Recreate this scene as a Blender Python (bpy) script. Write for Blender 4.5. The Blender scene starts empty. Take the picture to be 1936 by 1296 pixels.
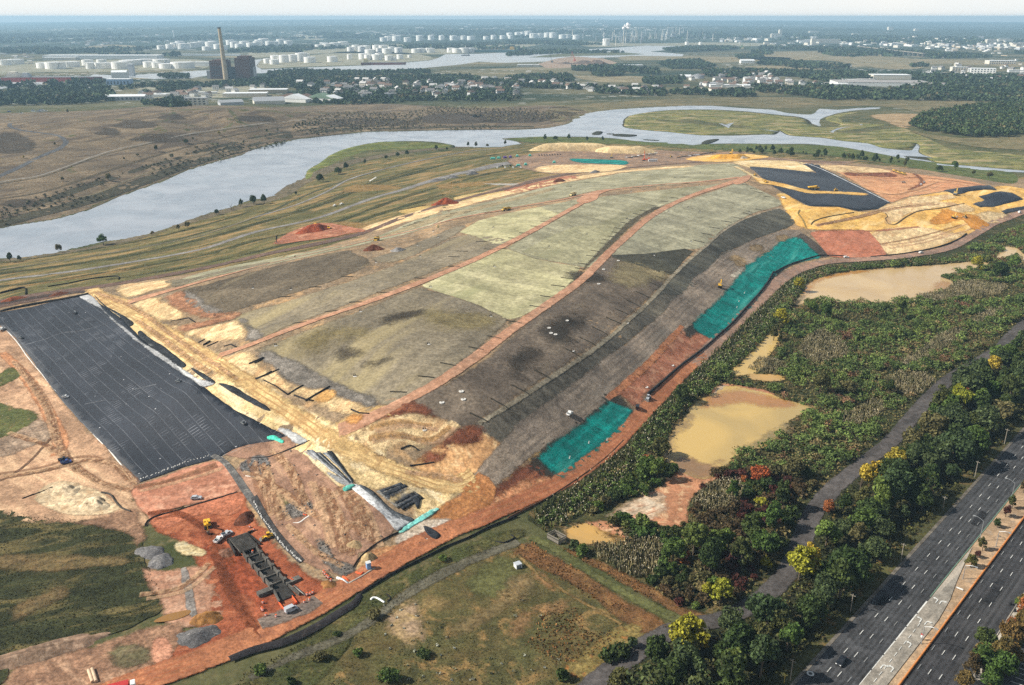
# aerial view of a landfill being capped beside a river and a highway
import bpy,math,random
import numpy as np
from mathutils import Vector
from mathutils. geometry import delaunay_2d_cdt
random. seed(7)
RNG=np. random. default_rng(11)
SC=bpy. context. scene
COL=SC. collection
W0,H0,F0,HZ=1936,1296,1650.0,32.0
CAMZ=196.0
PITCH=math. atan((H0/2-HZ)/F0)
CP,SP=math. cos(PITCH),math. sin(PITCH)
def rays(px,py):
 px=np. asarray(px,float); py=np. asarray(py,float)
 u=(px-W0/2)/F0; v=-(py-H0/2)/F0
 d=np. stack([u,CP+v*SP,-SP+v*CP],-1)
 return d
def on_plane(px,py,h):
 d=rays(px,py); t=(CAMZ-h)/(-d[...,2])
 return np. stack([d[...,0]*t,d[...,1]*t],-1)
class Z:
 """pixel window helper: turns points measured in an enlarged window back into photo pixels"""
 def __init__(s,x0,y0,k):s. x0,s. y0,s. k=x0,y0,k
 def __call__(s,*p):return [(s. x0+q[0]/s. k,s. y0+q[1]/s. k)+tuple(q[2:]) for q in p]
U1,U2,U3,U4=[Z(x,180,3.812) for x in (0,480,960,1436)]
M1,M2,M3,M4=[Z(x,500,3.812) for x in (0,480,960,1436)]
B1,B2,B3,B4=[Z(x,800,2.612) for x in (0,480,960,1436)]
T1,T2,T3,T4=[Z(x,0,3.872) for x in (0,480,960,1436)]
RIVER_NEAR=[(-140,512),(0,490),(45,488),(110,478),(150,468),(200,457),(240,452),(300,440),(350,420),(400,402),(440,392),(470,380),(522,371),(548,350),(578,337),(582,323),(603,310),(627,293),(661,280),(703,271),(742,268),(810,268),(847,273),(863,278),(926,279),(950,279),(968,275),(986,272),(972,267),(950,264),(958,262),(1012,260),(1065,259),(1144,261),(1212,268),(1304,275),(1327,273),(1406,272),(1460,273),(1528,273),(1593,280),(1646,288),(1698,299),(1751,306),(1774,314),(1806,316),(1856,323),(1936,327),(2080,338)]
RIVER_FAR=[(2080,333),(1936,323),(1829,314),(1777,309),(1748,302),(1766,301),(1738,290),(1738,277),(1732,272),(1727,281),(1718,285),(1672,281),(1641,272),(1593,267),(1554,261),(1494,257),(1475,248),(1465,255),(1443,255),(1380,257),(1322,256),(1262,250),(1222,247),(1182,242),(1180,234),(1184,225),(1199,218),(1249,210),(1301,208),(1353,208),(1406,211),(1436,214),(1475,218),(1517,223),(1533,234),(1551,239),(1549,230),(1557,223),(1586,214),(1620,209),(1662,206),(1662,203),(1620,205),(1583,208),(1551,206),(1533,217),(1488,214),(1460,208),(1406,205),(1353,201),(1301,200),(1222,204),(1157,208),(1112,213),(1083,226),(1075,234),(1039,242),(980,246),(900,246),(821,247),(690,250),(632,256),(559,264),(500,277),(462,288),(459,293),(380,314),(341,327),(302,345),(236,368),(184,391),(157,400),(105,415),(26,427),(-140,462)]
RIVER=RIVER_NEAR+RIVER_FAR
POND_TOP=M4((250,350),(240,270),(300,220),(330,160),(390,110),(560,65),(760,40),(1000,25),(1250,10),(1500,-12),(1640,-15),(1650,10),(1560,30),(1480,50),(1400,70),(1310,95),(1410,130),(1370,165),(1340,195),(1240,215),(1150,235),(1130,265),(960,285),(850,285),(700,285),(620,285),(480,275),(330,285),(270,320))
POND_MID=[(1262,885),(1250,862),(1255,840),(1270,815),(1285,795),(1300,775),(1330,752),(1380,733),(1440,745),(1480,758),(1530,770),(1545,778),(1520,785),(1490,800),(1488,815),(1470,830),(1440,848),(1400,862),(1370,885),(1345,905),(1310,905),(1282,893)]
POND_LOW=B3((295,535),(380,508),(470,530),(550,562),(600,592),(560,602),(450,598),(330,598))
POND_FAR=U4((1690,1190),(1780,1095),(1850,1110),(1906,1150),(1990,1180),(1990,1240),(1880,1200),(1850,1150),(1760,1180))
POND_SIDE=[(1470,622),(1450,634),(1424,664),(1400,686),(1378,702),(1386,713),(1420,710),(1442,697),(1448,680),(1458,664),(1470,650),(1476,636)]
POND_NOOK=M4((-90,808),(0,800),(170,815),(160,850),(40,855),(-60,845))
ROAD_BASE=[(150,1335),(270,1288),(360,1258),(450,1222),(540,1180),(620,1133),(700,1085),(760,1052),(830,1015),(900,985),(960,960),(1020,932),(1075,905),(1120,872),(1160,838),(1200,795),(1245,748),(1290,702),(1340,655),(1400,598),(1440,560),(1475,527),(1515,505),(1560,494),(1630,489),(1700,484),(1760,475),(1800,465),(1840,443),(1880,420),(1936,398),(2060,345)]
CTRL=[]
def ctl(h,pts):
 """control points at height h (or at their own third value); photo pixels"""
 n=1
 if isinstance(pts,tuple):pts,n=pts
 P=[(p[0],p[1],p[2] if len(p)>2 else h) for p in pts]
 if n>1:
  Q=[]
  for a,b in zip(P[:-1],P[1:]):
   Q +=[tuple(a[i]+(b[i]-a[i])*k/n for i in range(3)) for k in range(n)]
  P=Q+[P[-1]]
 for x,y,hh in P:
  q=on_plane(x,y,hh); CTRL. append((float(q[0]),float(q[1]),hh))
def dens(pts,n=3):return (pts,n)
ctl(0.4,RIVER)
ctl(5,dens(ROAD_BASE,2))
ctl(3,[(x+26,y+14) for x,y in ROAD_BASE[3:-1]])
ctl(15,dens([(905,962,9),(950,885,13),(1010,838),(1080,785),(1180,703),(1280,615),(1400,520),(1470,462),(1505,445)],2))
ctl(28,dens([(780,775,28),(850,808,25),(900,800,26),(1000,742),(1130,650),(1250,550),(1330,468),(1400,420),(1470,392),(1500,415,24)],2))
ctl(17,dens([(950,852),(1080,750),(1200,655),(1300,560),(1380,492),(1450,455)],2))
ctl(35,dens([(665,800,29),(760,758),(900,670),(1050,570),(1110,515),(1180,447),(1250,395),(1370,350),(1420,335)],2))
ctl(41,dens([(430,668,34),(600,600),(780,535),(900,490),(1000,440),(1100,385),(1130,370)],2))
ctl(37,dens([(340,545,30),(540,492),(700,460),(880,410),(1000,390),(1110,368),(1250,355)],2))
ctl(20,dens([(-150,598,12),(0,572,14),(200,545),(400,516),(620,470),(750,420),(870,380),(1000,345),(1130,325),(1300,312),(1420,307)],2))
ctl(9,dens([(-150,560),(0,535),(300,492),(600,420),(800,345),(900,312),(960,303),(1060,306)],2))
ctl(4,dens([(-150,520),(0,508),(250,470),(480,412),(640,350),(760,315),(980,280)],2))
ctl(24,dens([(170,552,20),(330,640,24),(480,740,25),(600,830,22),(760,880,15),(880,922,9)],2))
ctl(22,dens([(400,640,28),(470,720,27),(640,770,27)],2))
ctl(7,dens([(-150,500,5),(0,625,8),(80,690,9),(150,765,8),(262,912,6)],2))
ctl(10,[(420,865,11),(540,812,17),(480,840,14),(100,570,15),(560,850,17),(700,930,14),(790,985,8),(640,1095,5),(450,905,8),(530,1010,6),(250,935,5),(440,925,6),(680,1010,8),(565,922,15),(600,905,16),(520,900,12),(548,972,7),(600,950,9),(650,968,14),(700,985,12),(610,1005,10),(628,1045,5.5),(670,1040,6),(480,880,9),(505,960,8),(480,1050,3.2),(520,1110,3.4),(430,1010,4)])
ctl(3.5,[(0,760),(100,860),(0,900),(200,1000),(0,1000),(100,1150),(250,1100),(350,1150),(430,1060),(0,1296),(-200,900),(-200,1200),(300,1000),(550,1120)])
ctl(3,[(700,1200),(900,1100),(1100,1040),(800,1296),(1050,1180),(1200,1296),(1250,1180),(1180,960),(1300,1000),(1400,950),(1450,1000),(1600,750),(1560,620),(1700,640),(1850,560),(1650,560),(1750,700),(1500,900),(1350,1100)])
ctl(2,[(1380,800),(1300,850),(1450,780),(1600,530),(1700,520),(1130,1005),(1420,670),(1440,715)])
ctl(4,[(1300,1296),(1500,1150),(1700,950),(1936,700),(1600,1296),(1936,1000),(1936,850),(1800,1296),(2100,800),(2100,1296),(1936,560),(2050,420),(2200,600)])
ctl(20,[(1420,340,34),(1470,370,31),(1540,312,25),(1600,345,20),(1680,388,19),(1600,398,24),(1500,395,30),(1540,430,19),(1535,470,10),(1650,430,15),(1670,485,6),(1800,390,18),(1860,355,20),(1800,440,9),(1880,395,13),(1936,370,13),(1700,350,16),(1750,330,13),(1650,318,14),(1850,338,12),(1936,348,10),(2060,345,8),(1800,360,18)])
ctl(7,[(1000,318),(1030,300),(1150,310),(1250,300),(1400,297),(1500,298,8),(1600,305,9),(1750,318,7),(1860,330,6),(1300,288,5),(1100,290,5),(1500,285,3),(1650,300,3)])
ctl(38,[(-300,262,34),(0,250,31),(100,228,36),(200,214),(330,208),(430,207,37),(520,210,30),(620,212,18)])
ctl(28,[(0,292,24),(120,262,28),(300,245,30),(450,228,28),(560,224,18),(-200,330,22)])
ctl(14,[(0,345,13),(130,322),(260,285),(400,256),(520,236,12),(640,228,8),(-200,380,14)])
ctl(5,[(0,395,4),(120,372),(240,332),(350,297),(460,268,4),(560,252,3),(700,240,3),(-150,440,3)])
ctl(3,[(800,235),(900,225),(1000,228,2),(700,215,4),(800,200),(1000,205),(60,200),(300,196),(500,196),(700,195),(-200,210)])
ctl(1.0,[(1300,230),(1400,240),(1250,228),(1600,250),(1700,235),(1800,280),(1936,290),(1600,230),(700,285),(640,305),(1100,264),(1400,285),(1600,290)])
ctl(4,[(1750,225),(1850,230),(1936,240),(1500,190,2),(1300,190,2),(1100,195,2),(1750,195,2),(1936,200,3),(2200,260,3),(2200,330,5)])
for X in (-16000,-6000,-2500,2500,6000,16000):
 for Y in (2400,4000,7000,26000):CTRL. append((X,Y,3.0))
for X in (-900,0,900):CTRL. append((X,2500,3.0)); CTRL. append((X,4200,3.0))
for X in (-16000,-3000,-1200,-400,0,400,1200,3000,16000):
 CTRL. append((X,60,4.0)); CTRL. append((X,-600,4.0))
for Y in (300,700,1200,1800):CTRL +=[(1700,Y,4.0),(3000,Y,4.0),(-1900,Y,6.0),(-3200,Y,5.0)]
def axis(lo,hi,st,far,g):
 a=list(np. arange(lo,hi+st/2,st)); s=st
 while a[-1]<far:s *= g; a. append(a[-1]+s)
 return a
ax=axis(0,1000,5,16000,1.09)
XS=np. array([-v for v in ax[:0:-1]]+ax)
YS=np. array([-600,-400,-250,-100,0,60,100,120]+axis(130,1900,5,27000,1.045))
GX,GY=np. meshgrid(XS,YS)
def box(A,m,n):
 for _ in range(n):
  B=A. copy()
  B[1:-1,1:-1]=(A[1:-1,1:-1]*2+A[:-2,1:-1]+A[2:,1:-1]+A[1:-1,:-2]+A[1:-1,2:])/6
  A=np. where(m,B,A)
 return A
def vnoise(x,y,s,seed):
 """smooth value noise, feature size s metres"""
 x=np. asarray(x)/s; y=np. asarray(y)/s
 xi=np. floor(x). astype(np. int64); yi=np. floor(y). astype(np. int64)
 fx=x-xi; fy=y-yi; fx=fx*fx*(3-2*fx); fy=fy*fy*(3-2*fy)
 def h(a,b):
  n=(a*374761393+b*668265263+seed*974634777)& 0x7fffffff
  n=((n ^(n >> 13))*1274126177)& 0x7fffffff
  return ((n ^(n >> 16))& 0xffff)/65535.0
 return (h(xi,yi)*(1-fx)+h(xi+1,yi)*fx)*(1-fy)+(h(xi,yi+1)*(1-fx)+h(xi+1,yi+1)*fx)*fy
def inside(px,py,poly):
 poly=np. asarray(poly); x1,y1=poly[:,0],poly[:,1]; x2,y2=np. roll(x1,-1),np. roll(y1,-1)
 r=np. zeros(px. shape,bool)
 for a,b,c,d in zip(x1,y1,x2,y2):
  if b==d:continue
  m=((b>py)!=(d>py))&(px<(c-a)*(py-b)/(d-b)+a)
  r ^= m
 return r
def build_height():
 P={}
 for x,y,h in CTRL:P[(round(x,1),round(y,1))]=h
 keys=list(P); hs=[P[k] for k in keys]
 vo,eo,fo,ov,oe,of=delaunay_2d_cdt([Vector(k) for k in keys],[],[],0,1e-4)
 hv=[hs[o[0]] for o in ov]
 G=np. full(GX. shape,3.0)
 for f in fo:
  (xa,ya),(xb,yb),(xc,yc)=[tuple(vo[i]) for i in f]
  i0,i1=np. searchsorted(XS,[min(xa,xb,xc)-.01,max(xa,xb,xc)+.01])
  j0,j1=np. searchsorted(YS,[min(ya,yb,yc)-.01,max(ya,yb,yc)+.01])
  if i0 >= i1 or j0 >= j1:continue
  X=GX[j0:j1,i0:i1]; Y=GY[j0:j1,i0:i1]
  D=(yb-yc)*(xa-xc)+(xc-xb)*(ya-yc)
  if abs(D)<1e-9:continue
  l1=((yb-yc)*(X-xc)+(xc-xb)*(Y-yc))/D; l2=((yc-ya)*(X-xc)+(xa-xc)*(Y-yc))/D; l3=1-l1-l2
  m=(l1>-1e-6)&(l2>-1e-6)&(l3>-1e-6)
  G[j0:j1,i0:i1][m]=(l1*hv[f[0]]+l2*hv[f[1]]+l3*hv[f[2]])[m]
 fine=(np. abs(GX)<1000)&(GY>130)&(GY<1500)
 G=box(G,fine,7)
 am=np. clip((G-2.2)/6,0,1)*fine
 G += am*((vnoise(GX,GY,60,1)-.5)*1.6+(vnoise(GX,GY,22,2)-.5)*.7)
 hill=np. clip((G-6)/10,0,1)*(GX<-60)*(GY>650)
 G += hill*((vnoise(GX,GY,90,5)-.5)*5+(vnoise(GX,GY,35,6)-.5)*2.4)
 az=GX/np. maximum(GY,1)
 D=np. hypot(GX,GY)
 edge=27*az**2*0+0
 top1=62+16*vnoise(az*1000,0*az,140,3)+6*vnoise(az*1000,0*az,30,4)-165*az**2
 top2=100+30*vnoise(az*1000,0*az,200,8)+8*vnoise(az*1000,0*az,50,4)-290*az**2
 s=np. clip((D-8500)/5000,0,1); s=s*s*(3-2*s)
 G=np. where(D>8500,np. maximum(G,3+(np. maximum(top1,8)-3)*s),G)
 s2=np. clip((D-16000)/7000,0,1)
 G=np. where(D>14500,np. maximum(6,top1*.55*(1-s2)+top2*s2),G)
 for poly,zw in ((RIVER,0.25),(POND_TOP,2.3),(POND_MID,2.3),(POND_LOW,2.5),(POND_SIDE,2.3),(POND_FAR,3)):
  wp=on_plane([p[0] for p in poly],[p[1] for p in poly],zw)
  m=inside(GX,GY,wp)
  G[m]=np. minimum(G[m],zw-.35)
 return G
HG=build_height()
def Hh(x,y):
 """ground height on the terrain's own triangles"""
 x=np. asarray(x,float); y=np. asarray(y,float)
 i=np. clip(np. searchsorted(XS,x)-1,0,len(XS)-2); j=np. clip(np. searchsorted(YS,y)-1,0,len(YS)-2)
 fx=np. clip((x-XS[i])/(XS[i+1]-XS[i]),0,1); fy=np. clip((y-YS[j])/(YS[j+1]-YS[j]),0,1)
 a,b,c,d=HG[j,i],HG[j,i+1],HG[j+1,i],HG[j+1,i+1]
 return np. where(fx+fy <= 1,a+(b-a)*fx+(c-a)*fy,d+(c-d)*(1-fx)+(b-d)*(1-fy))
TS=np. concatenate([np. arange(150,1800,6.0),1800*1.02**np. arange(0,145)])
def ground_at(px,py):
 """photo pixels -> points on the terrain"""
 px=np. atleast_1d(np. asarray(px,float)); py=np. atleast_1d(np. asarray(py,float))
 d=rays(px,py); d=d/np. hypot(d[:,0],d[:,1])[:,None]
 lo=np. full(len(px),100.0); hi=np. full(len(px),30000.0); done=np. zeros(len(px),bool); prev=np. full(len(px),100.0)
 for t in TS:
  q=d*t; below=(CAMZ+q[:,2])<Hh(q[:,0],q[:,1])
  new=below & ~done
  lo[new]=prev[new]; hi[new]=t; done |= below; prev[:]=t
  if done. all():break
 for _ in range(24):
  m=(lo+hi)/2; q=d*m[:,None]; b=(CAMZ+q[:,2])<Hh(q[:,0],q[:,1])
  hi=np. where(b,m,hi); lo=np. where(b,lo,m)
 q=d*((lo+hi)/2)[:,None]
 return q[:,:2]
def at(px,py):
 q=ground_at([px],[py])[0]; return float(q[0]),float(q[1]),float(Hh(q[0],q[1]))
def dist(x,y):return math. hypot(x,y)
def mesh_np(name,V,F,mat=None,parent=None,attrs=None,smooth=False,mats=None,midx=None):
 V=np. asarray(V,np. float32); F=np. asarray(F,np. int32)
 me=bpy. data. meshes. new(name)
 k=F. shape[1]
 me. vertices. add(len(V)); me. vertices. foreach_set('co',V. ravel())
 me. loops. add(F. size); me. loops. foreach_set('vertex_index',F. ravel())
 me. polygons. add(len(F)); me. polygons. foreach_set('loop_start',np. arange(0,F. size,k,dtype=np. int32))
 if smooth:me. polygons. foreach_set('use_smooth',np. ones(len(F),bool))
 for n,a in (attrs or{}). items():
  at_=me. attributes. new(n,'FLOAT','POINT'); at_. data. foreach_set('value',np. asarray(a,np. float32))
 for m in (mats or ([mat] if mat else [])):me. materials. append(m)
 if midx is not None:me. polygons. foreach_set('material_index',np. asarray(midx,np. int32))
 me. update(calc_edges=True); me. validate()
 o=bpy. data. objects. new(name,me); COL. objects. link(o)
 if parent:o. parent=parent
 return o
def tag(o,label=None,cat=None,group=None,kind=None):
 if label:o['label']=label
 if cat:o['category']=cat
 if group:o['group']=group
 if kind:o['kind']=kind
 return o
def empty(name,loc,rz=0,label=None,cat=None,group=None):
 o=bpy. data. objects. new(name,None); COL. objects. link(o); o. location=loc; o. rotation_euler=(0,0,rz)
 o. empty_display_size=.5
 return tag(o,label,cat,group)
def copy_tree(o,parent=None,loc=None,rz=None,sc=None,label=None,group=None):
 c=o. copy(); COL. objects. link(c)
 if parent:c. parent=parent
 if loc is not None:c. location=loc
 if rz is not None:c. rotation_euler=(0,0,rz)
 if sc is not None:c. scale=(sc,sc,sc) if not hasattr(sc,'__len__') else sc
 if label:c['label']=label
 if group:c['group']=group
 for ch in o. children:copy_tree(ch,c)
 return c
class MB:
 """collects boxes, tubes and prisms, linked as ONE mesh"""
 def __init__(s):s. V=[]; s. F=[]
 def add(s,v,f):
  n=len(s. V); s. V +=[tuple(p) for p in v]; s. F +=[tuple(i+n for i in q) for q in f]; return s
 def box(s,x0,x1,y0,y1,z0,z1,tx=0,ty=0):
  v=[(x0,y0,z0),(x1,y0,z0),(x1,y1,z0),(x0,y1,z0),(x0+tx,y0+ty,z1),(x1-tx,y0+ty,z1),(x1-tx,y1-ty,z1),(x0+tx,y1-ty,z1)]
  return s. add(v,[(0,3,2,1),(4,5,6,7),(0,1,5,4),(1,2,6,5),(2,3,7,6),(3,0,4,7)])
 def tube(s,a,b,r0,r1=None,n=8,cap=True):
  r1=r0 if r1 is None else r1
  a=Vector(a); b=Vector(b); d=(b-a). normalized()
  u=d. orthogonal(). normalized(); w=d. cross(u)
  v=[a+(u*math. cos(t)+w*math. sin(t))*r0 for t in [2*math. pi*k/n for k in range(n)]]
  v +=[b+(u*math. cos(t)+w*math. sin(t))*r1 for t in [2*math. pi*k/n for k in range(n)]]
  f=[(k,(k+1)%n,n+(k+1)%n,n+k) for k in range(n)]
  if cap:f +=[tuple(range(n-1,-1,-1)),tuple(range(n,2*n))]
  return s. add(v,f)
 def bar(s,a,b,w,h):
  """box-section beam from a to b"""
  a=Vector(a); b=Vector(b); d=(b-a). normalized()
  u=d. cross(Vector((0,0,1)))
  u=u. normalized() if u. length>1e-4 else Vector((1,0,0))
  t=u. cross(d)
  v=[p+u*sx*w/2+t*sz*h/2 for p in (a,b) for sx,sz in ((-1,-1),(1,-1),(1,1),(-1,1))]
  return s. add(v,[(0,3,2,1),(4,5,6,7),(0,1,5,4),(1,2,6,5),(2,3,7,6),(3,0,4,7)])
 def prism(s,poly,z0,z1):
  n=len(poly); v=[(x,y,z0) for x,y in poly]+[(x,y,z1) for x,y in poly]
  return s. add(v,[tuple(range(n-1,-1,-1)),tuple(range(n,2*n))]+[(k,(k+1)%n,n+(k+1)%n,n+k) for k in range(n)])
 def side(s,poly,y0,y1):
  """outline in x,z swept along y"""
  n=len(poly); v=[(x,y0,z) for x,z in poly]+[(x,y1,z) for x,z in poly]
  return s. add(v,[tuple(range(n)),tuple(range(2*n-1,n-1,-1))]+[(k,n+k,n+(k+1)%n,(k+1)%n) for k in range(n)])
 def gable(s,x0,x1,y0,y1,z0,z1):
  ym=(y0+y1)/2
  v=[(x0,y0,z0),(x1,y0,z0),(x1,y1,z0),(x0,y1,z0),(x0,ym,z1),(x1,ym,z1)]
  return s. add(v,[(0,3,2,1),(0,1,5,4),(2,3,4,5),(0,4,3),(1,2,5)])
 def cone(s,x,y,z0,r0,z1,r1,n=12):
  return s. tube((x,y,z0),(x,y,z1),r0,r1,n)
 def build(s,name,mat,parent=None,smooth=False):
  me=bpy. data. meshes. new(name); me. from_pydata(s. V,[],s. F); me. update()
  if smooth:me. polygons. foreach_set('use_smooth',[True]*len(me. polygons))
  me. materials. append(mat)
  o=bpy. data. objects. new(name,me); COL. objects. link(o)
  if parent:o. parent=parent
  return o
def lin(c):
 return tuple((v/255/12.92) if v/255 <= .04045 else ((v/255+.055)/1.055)**2.4 for v in c)
def newmat(name):
 m=bpy. data. materials. new(name); m. use_nodes=True
 nt=m. node_tree; nt. nodes. clear()
 out=nt. nodes. new('ShaderNodeOutputMaterial'); b=nt. nodes. new('ShaderNodeBsdfPrincipled')
 nt. links. new(b. outputs[0],out. inputs[0])
 return m,nt,b,out
class NT:
 def __init__(s,nt):s. nt=nt
 def n(s,t,**k):
  o=s. nt. nodes. new('ShaderNode'+t)
  for a,v in k. items():setattr(o,a,v)
  return o
 def l(s,a,b):s. nt. links. new(a,b)
 def pos(s):
  return s. n('NewGeometry'). outputs['Position']
 def mapped(s,vec,ang=0,sc=(1,1,1)):
  m=s. n('Mapping'); s. l(vec,m. inputs['Vector'])
  m. vector_type='TEXTURE'
  m. inputs['Rotation']. default_value=(0,0,ang); m. inputs['Scale']. default_value=tuple(1/v for v in sc)
  return m. outputs[0]
 def noise(s,vec,scale,detail=4,rough=.55,dist=0):
  t=s. n('TexNoise'); s. l(vec,t. inputs['Vector'])
  t. inputs['Scale']. default_value=scale; t. inputs['Detail']. default_value=detail
  t. inputs['Roughness']. default_value=rough; t. inputs['Distortion']. default_value=dist
  return t. outputs['Fac']
 def ramp(s,fac,lo,hi,a=0,b=1):
  m=s. n('MapRange'); m. clamp=True; m. interpolation_type='SMOOTHSTEP'
  s. l(fac,m. inputs[0])
  for i,v in enumerate((lo,hi,a,b)):m. inputs[1+i]. default_value=v
  return m. outputs[0]
 def mix(s,fac,A,B,mode='MIX'):
  m=s. n('Mix',data_type='RGBA',blend_type=mode)
  if hasattr(fac,'links'):s. l(fac,m. inputs[0])
  else:m. inputs[0]. default_value=fac
  for k,v in ((6,A),(7,B)):
   if hasattr(v,'links'):s. l(v,m. inputs[k])
   else:m. inputs[k]. default_value=(*v,1)
  return m. outputs[2]
 def math(s,op,a,b=0.0,clamp=False):
  m=s. n('Math',operation=op,use_clamp=clamp)
  for k,v in ((0,a),(1,b)):
   if hasattr(v,'links'):s. l(v,m. inputs[k])
   else:m. inputs[k]. default_value=v
  return m. outputs[0]
 def gray(s,v):
  c=s. n('CombineColor');[s. l(v,c. inputs[i]) for i in range(3)]
  return c. outputs[0]
 def attr(s,name):
  a=s. n('Attribute',attribute_name=name); return a. outputs['Fac']
_soil={}
def dull(c,k=-.05):
 m=.35*c[0]+.45*c[1]+.2*c[2]
 return tuple(min(252,max(2,v+(m-v)*k)) for v in c)
def soil(name,c1,c2,big=35.,c3=None,t3=.6,w3=14.,streak=None,grain=.5,gs=1.2,soft=0.,jag=1.,rough=.95,bump=.4,spec=.15,mid=8.,lo=.35,hi=.65,ruts=None,alpha=1.0,sc_=0.6,seams=None,mot=.7):
 """weathered ground: two tones by large patches, a third by smaller ones or streaks, fine grain and bump"""
 c1,c2,c3=dull(c1),dull(c2),c3 and dull(c3)
 m,nt,b,out=newmat(name); N=NT(nt); P=N. pos()
 if streak:
  sv=N. mapped(P,streak[0],(1/streak[1],1,1))
 f=N. noise(P,1/big,6,.6,.6)
 col=N. mix(N. ramp(f,lo,hi),lin(c1),lin(c2))
 f2=N. noise(P,1/mid,7,.7,.3)
 col=N. mix(N. ramp(f2,.38,.62,0,.7),col,lin(c2) if (sum(c1)>sum(c2)) else lin(c1))
 col=N. mix(1,col,N. gray(N. ramp(N. noise(P,1/(mid*2.7),6,.66,.8),.32,.68,1-.34*mot,1+.3*mot)),'MULTIPLY')
 col=N. mix(1,col,N. gray(N. ramp(N. noise(P,1/3.3,4,.7),.34,.66,1-.3*mot,1+.3*mot)),'MULTIPLY')
 if c3:
  f3=N. noise(sv if streak else P,1/w3,6,.62,.5)
  col=N. mix(N. ramp(f3,t3-.08,t3+.1),col,lin(c3))
 if streak:
  f4=N. noise(N. mapped(P,streak[0],(1/(streak[1]*3),1,1)),1/streak[2],5,.6)
  col=N. mix(1,col,N. gray(N. ramp(f4,.25,.75,1-streak[3],1+streak[3])),'MULTIPLY')
 if seams:
  w=N. n('TexWhiteNoise',noise_dimensions='1D')
  sx=N. n('SeparateXYZ'); N. l(N. mapped(P,seams[0],(1,1,1)),sx. inputs[0])
  q=N. math('FLOOR',N. math('DIVIDE',sx. outputs[1],seams[1]))
  N. l(q,w. inputs['W'])
  col=N. mix(1,col,N. gray(N. ramp(w. outputs['Value'],0,1,1-seams[2],1+seams[2])),'MULTIPLY')
  q2=N. math('FRACT',N. math('DIVIDE',sx. outputs[1],seams[1]))
  col=N. mix(N. math('LESS_THAN',q2,seams[3]),col,N. mix(1,col,(seams[4],)*3,'MULTIPLY'))
 g=N. noise(P,1/gs,3,.7)
 col=N. mix(1,col,N. gray(N. ramp(g,.3,.7,1-grain*.75,1+grain*.75)),'MULTIPLY')
 if ruts:
  cr=N. attr('cross')
  wv=N. math('ADD',cr,N. math('MULTIPLY',N. math('SUBTRACT',N. noise(P,1/18.,3),.5),3.2))
  sn=N. math('SINE',N. math('MULTIPLY',wv,2*math. pi/ruts[0]))
  rr=N. math('MULTIPLY',N. ramp(sn,.1,.95),N. ramp(N. noise(P,1/25.,3),.35,.6))
  col=N. mix(N. math('MULTIPLY',rr,ruts[2]),col,lin(ruts[1]))
 nt. links. new(col,b. inputs['Base Color'])
 b. inputs['Roughness']. default_value=rough; b. inputs['Specular IOR Level']. default_value=spec
 if bump:
  bm=N. n('Bump'); bm. inputs['Strength']. default_value=bump; bm. inputs['Distance']. default_value=sc_
  hgt=N. math('ADD',N. math('MULTIPLY',g,.4),f2)
  N. l(hgt,bm. inputs['Height']); N. l(bm. outputs[0],b. inputs['Normal'])
 if soft:
  e=N. attr('edge')
  n1=N. math('SUBTRACT',N. noise(P,1/(jag*5+2),8,.72,.4),.5)
  n2=N. math('SUBTRACT',N. noise(P,1/1.6,4,.7),.5)
  fac=N. math('ADD',N. math('DIVIDE',e,soft),N. math('ADD',N. math('MULTIPLY',n1,2.6),N. math('MULTIPLY',n2,1.1)))
  fac=N. ramp(fac,.05,.95,0,alpha)
  m['soft']=soft
  tr=N. n('BsdfTransparent'); mx=N. n('MixShader')
  N. l(fac,mx. inputs[0]); N. l(tr. outputs[0],mx. inputs[1]); N. l(b. outputs[0],mx. inputs[2]); N. l(mx. outputs[0],out. inputs[0])
 return m
def plain(name,c,rough=.6,var=.12,spec=.3,metal=0,sc=.5,c2=None):
 m,nt,b,out=newmat(name); N=NT(nt); P=N. n('TexCoord'). outputs['Object']
 f=N. noise(P,sc,4,.6)
 col=N. mix(N. ramp(f,.3,.7),tuple(v*(1-var) for v in lin(c)),tuple(min(1,v*(1+var)) for v in lin(c2 or c)))
 N. l(col,b. inputs['Base Color']); b. inputs['Roughness']. default_value=rough
 b. inputs['Specular IOR Level']. default_value=spec; b. inputs['Metallic']. default_value=metal
 return m
def water(name,c,rough=.12,bs=.25,bsc=.6,c2=None,spec=.5,patch=60.,soft=0):
 m,nt,b,out=newmat(name); N=NT(nt); P=N. pos()
 f=N. noise(P,1/patch,4,.55,.8)
 N. l(N. mix(N. ramp(f,.35,.65),lin(c),lin(c2 or c)),b. inputs['Base Color'])
 ro=N. ramp(N. noise(P,1/45.,4,.6,1.2),.4,.62,rough,rough*2.2); N. l(ro,b. inputs['Roughness'])
 b. inputs['Specular IOR Level']. default_value=spec; b. inputs['IOR']. default_value=1.33
 bm=N. n('Bump'); bm. inputs['Strength']. default_value=bs; bm. inputs['Distance']. default_value=.3
 N. l(N. noise(P,bsc,4,.6),bm. inputs['Height']); N. l(bm. outputs[0],b. inputs['Normal'])
 if soft:
  m['soft']=soft*.8
  e=N. attr('edge')
  fac=N. math('ADD',N. math('DIVIDE',e,soft),N. math('ADD',N. math('MULTIPLY',N. math('SUBTRACT',N. noise(P,1/3.,5,.65),.5),1.6),N. math('MULTIPLY',N. math('SUBTRACT',N. noise(P,1/14.,4,.6),.5),3.0)))
  fac=N. ramp(fac,.0,.5)
  tr=N. n('BsdfTransparent'); mx=N. n('MixShader')
  N. l(fac,mx. inputs[0]); N. l(tr. outputs[0],mx. inputs[1]); N. l(b. outputs[0],mx. inputs[2]); N. l(mx. outputs[0],out. inputs[0])
 return m
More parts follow.
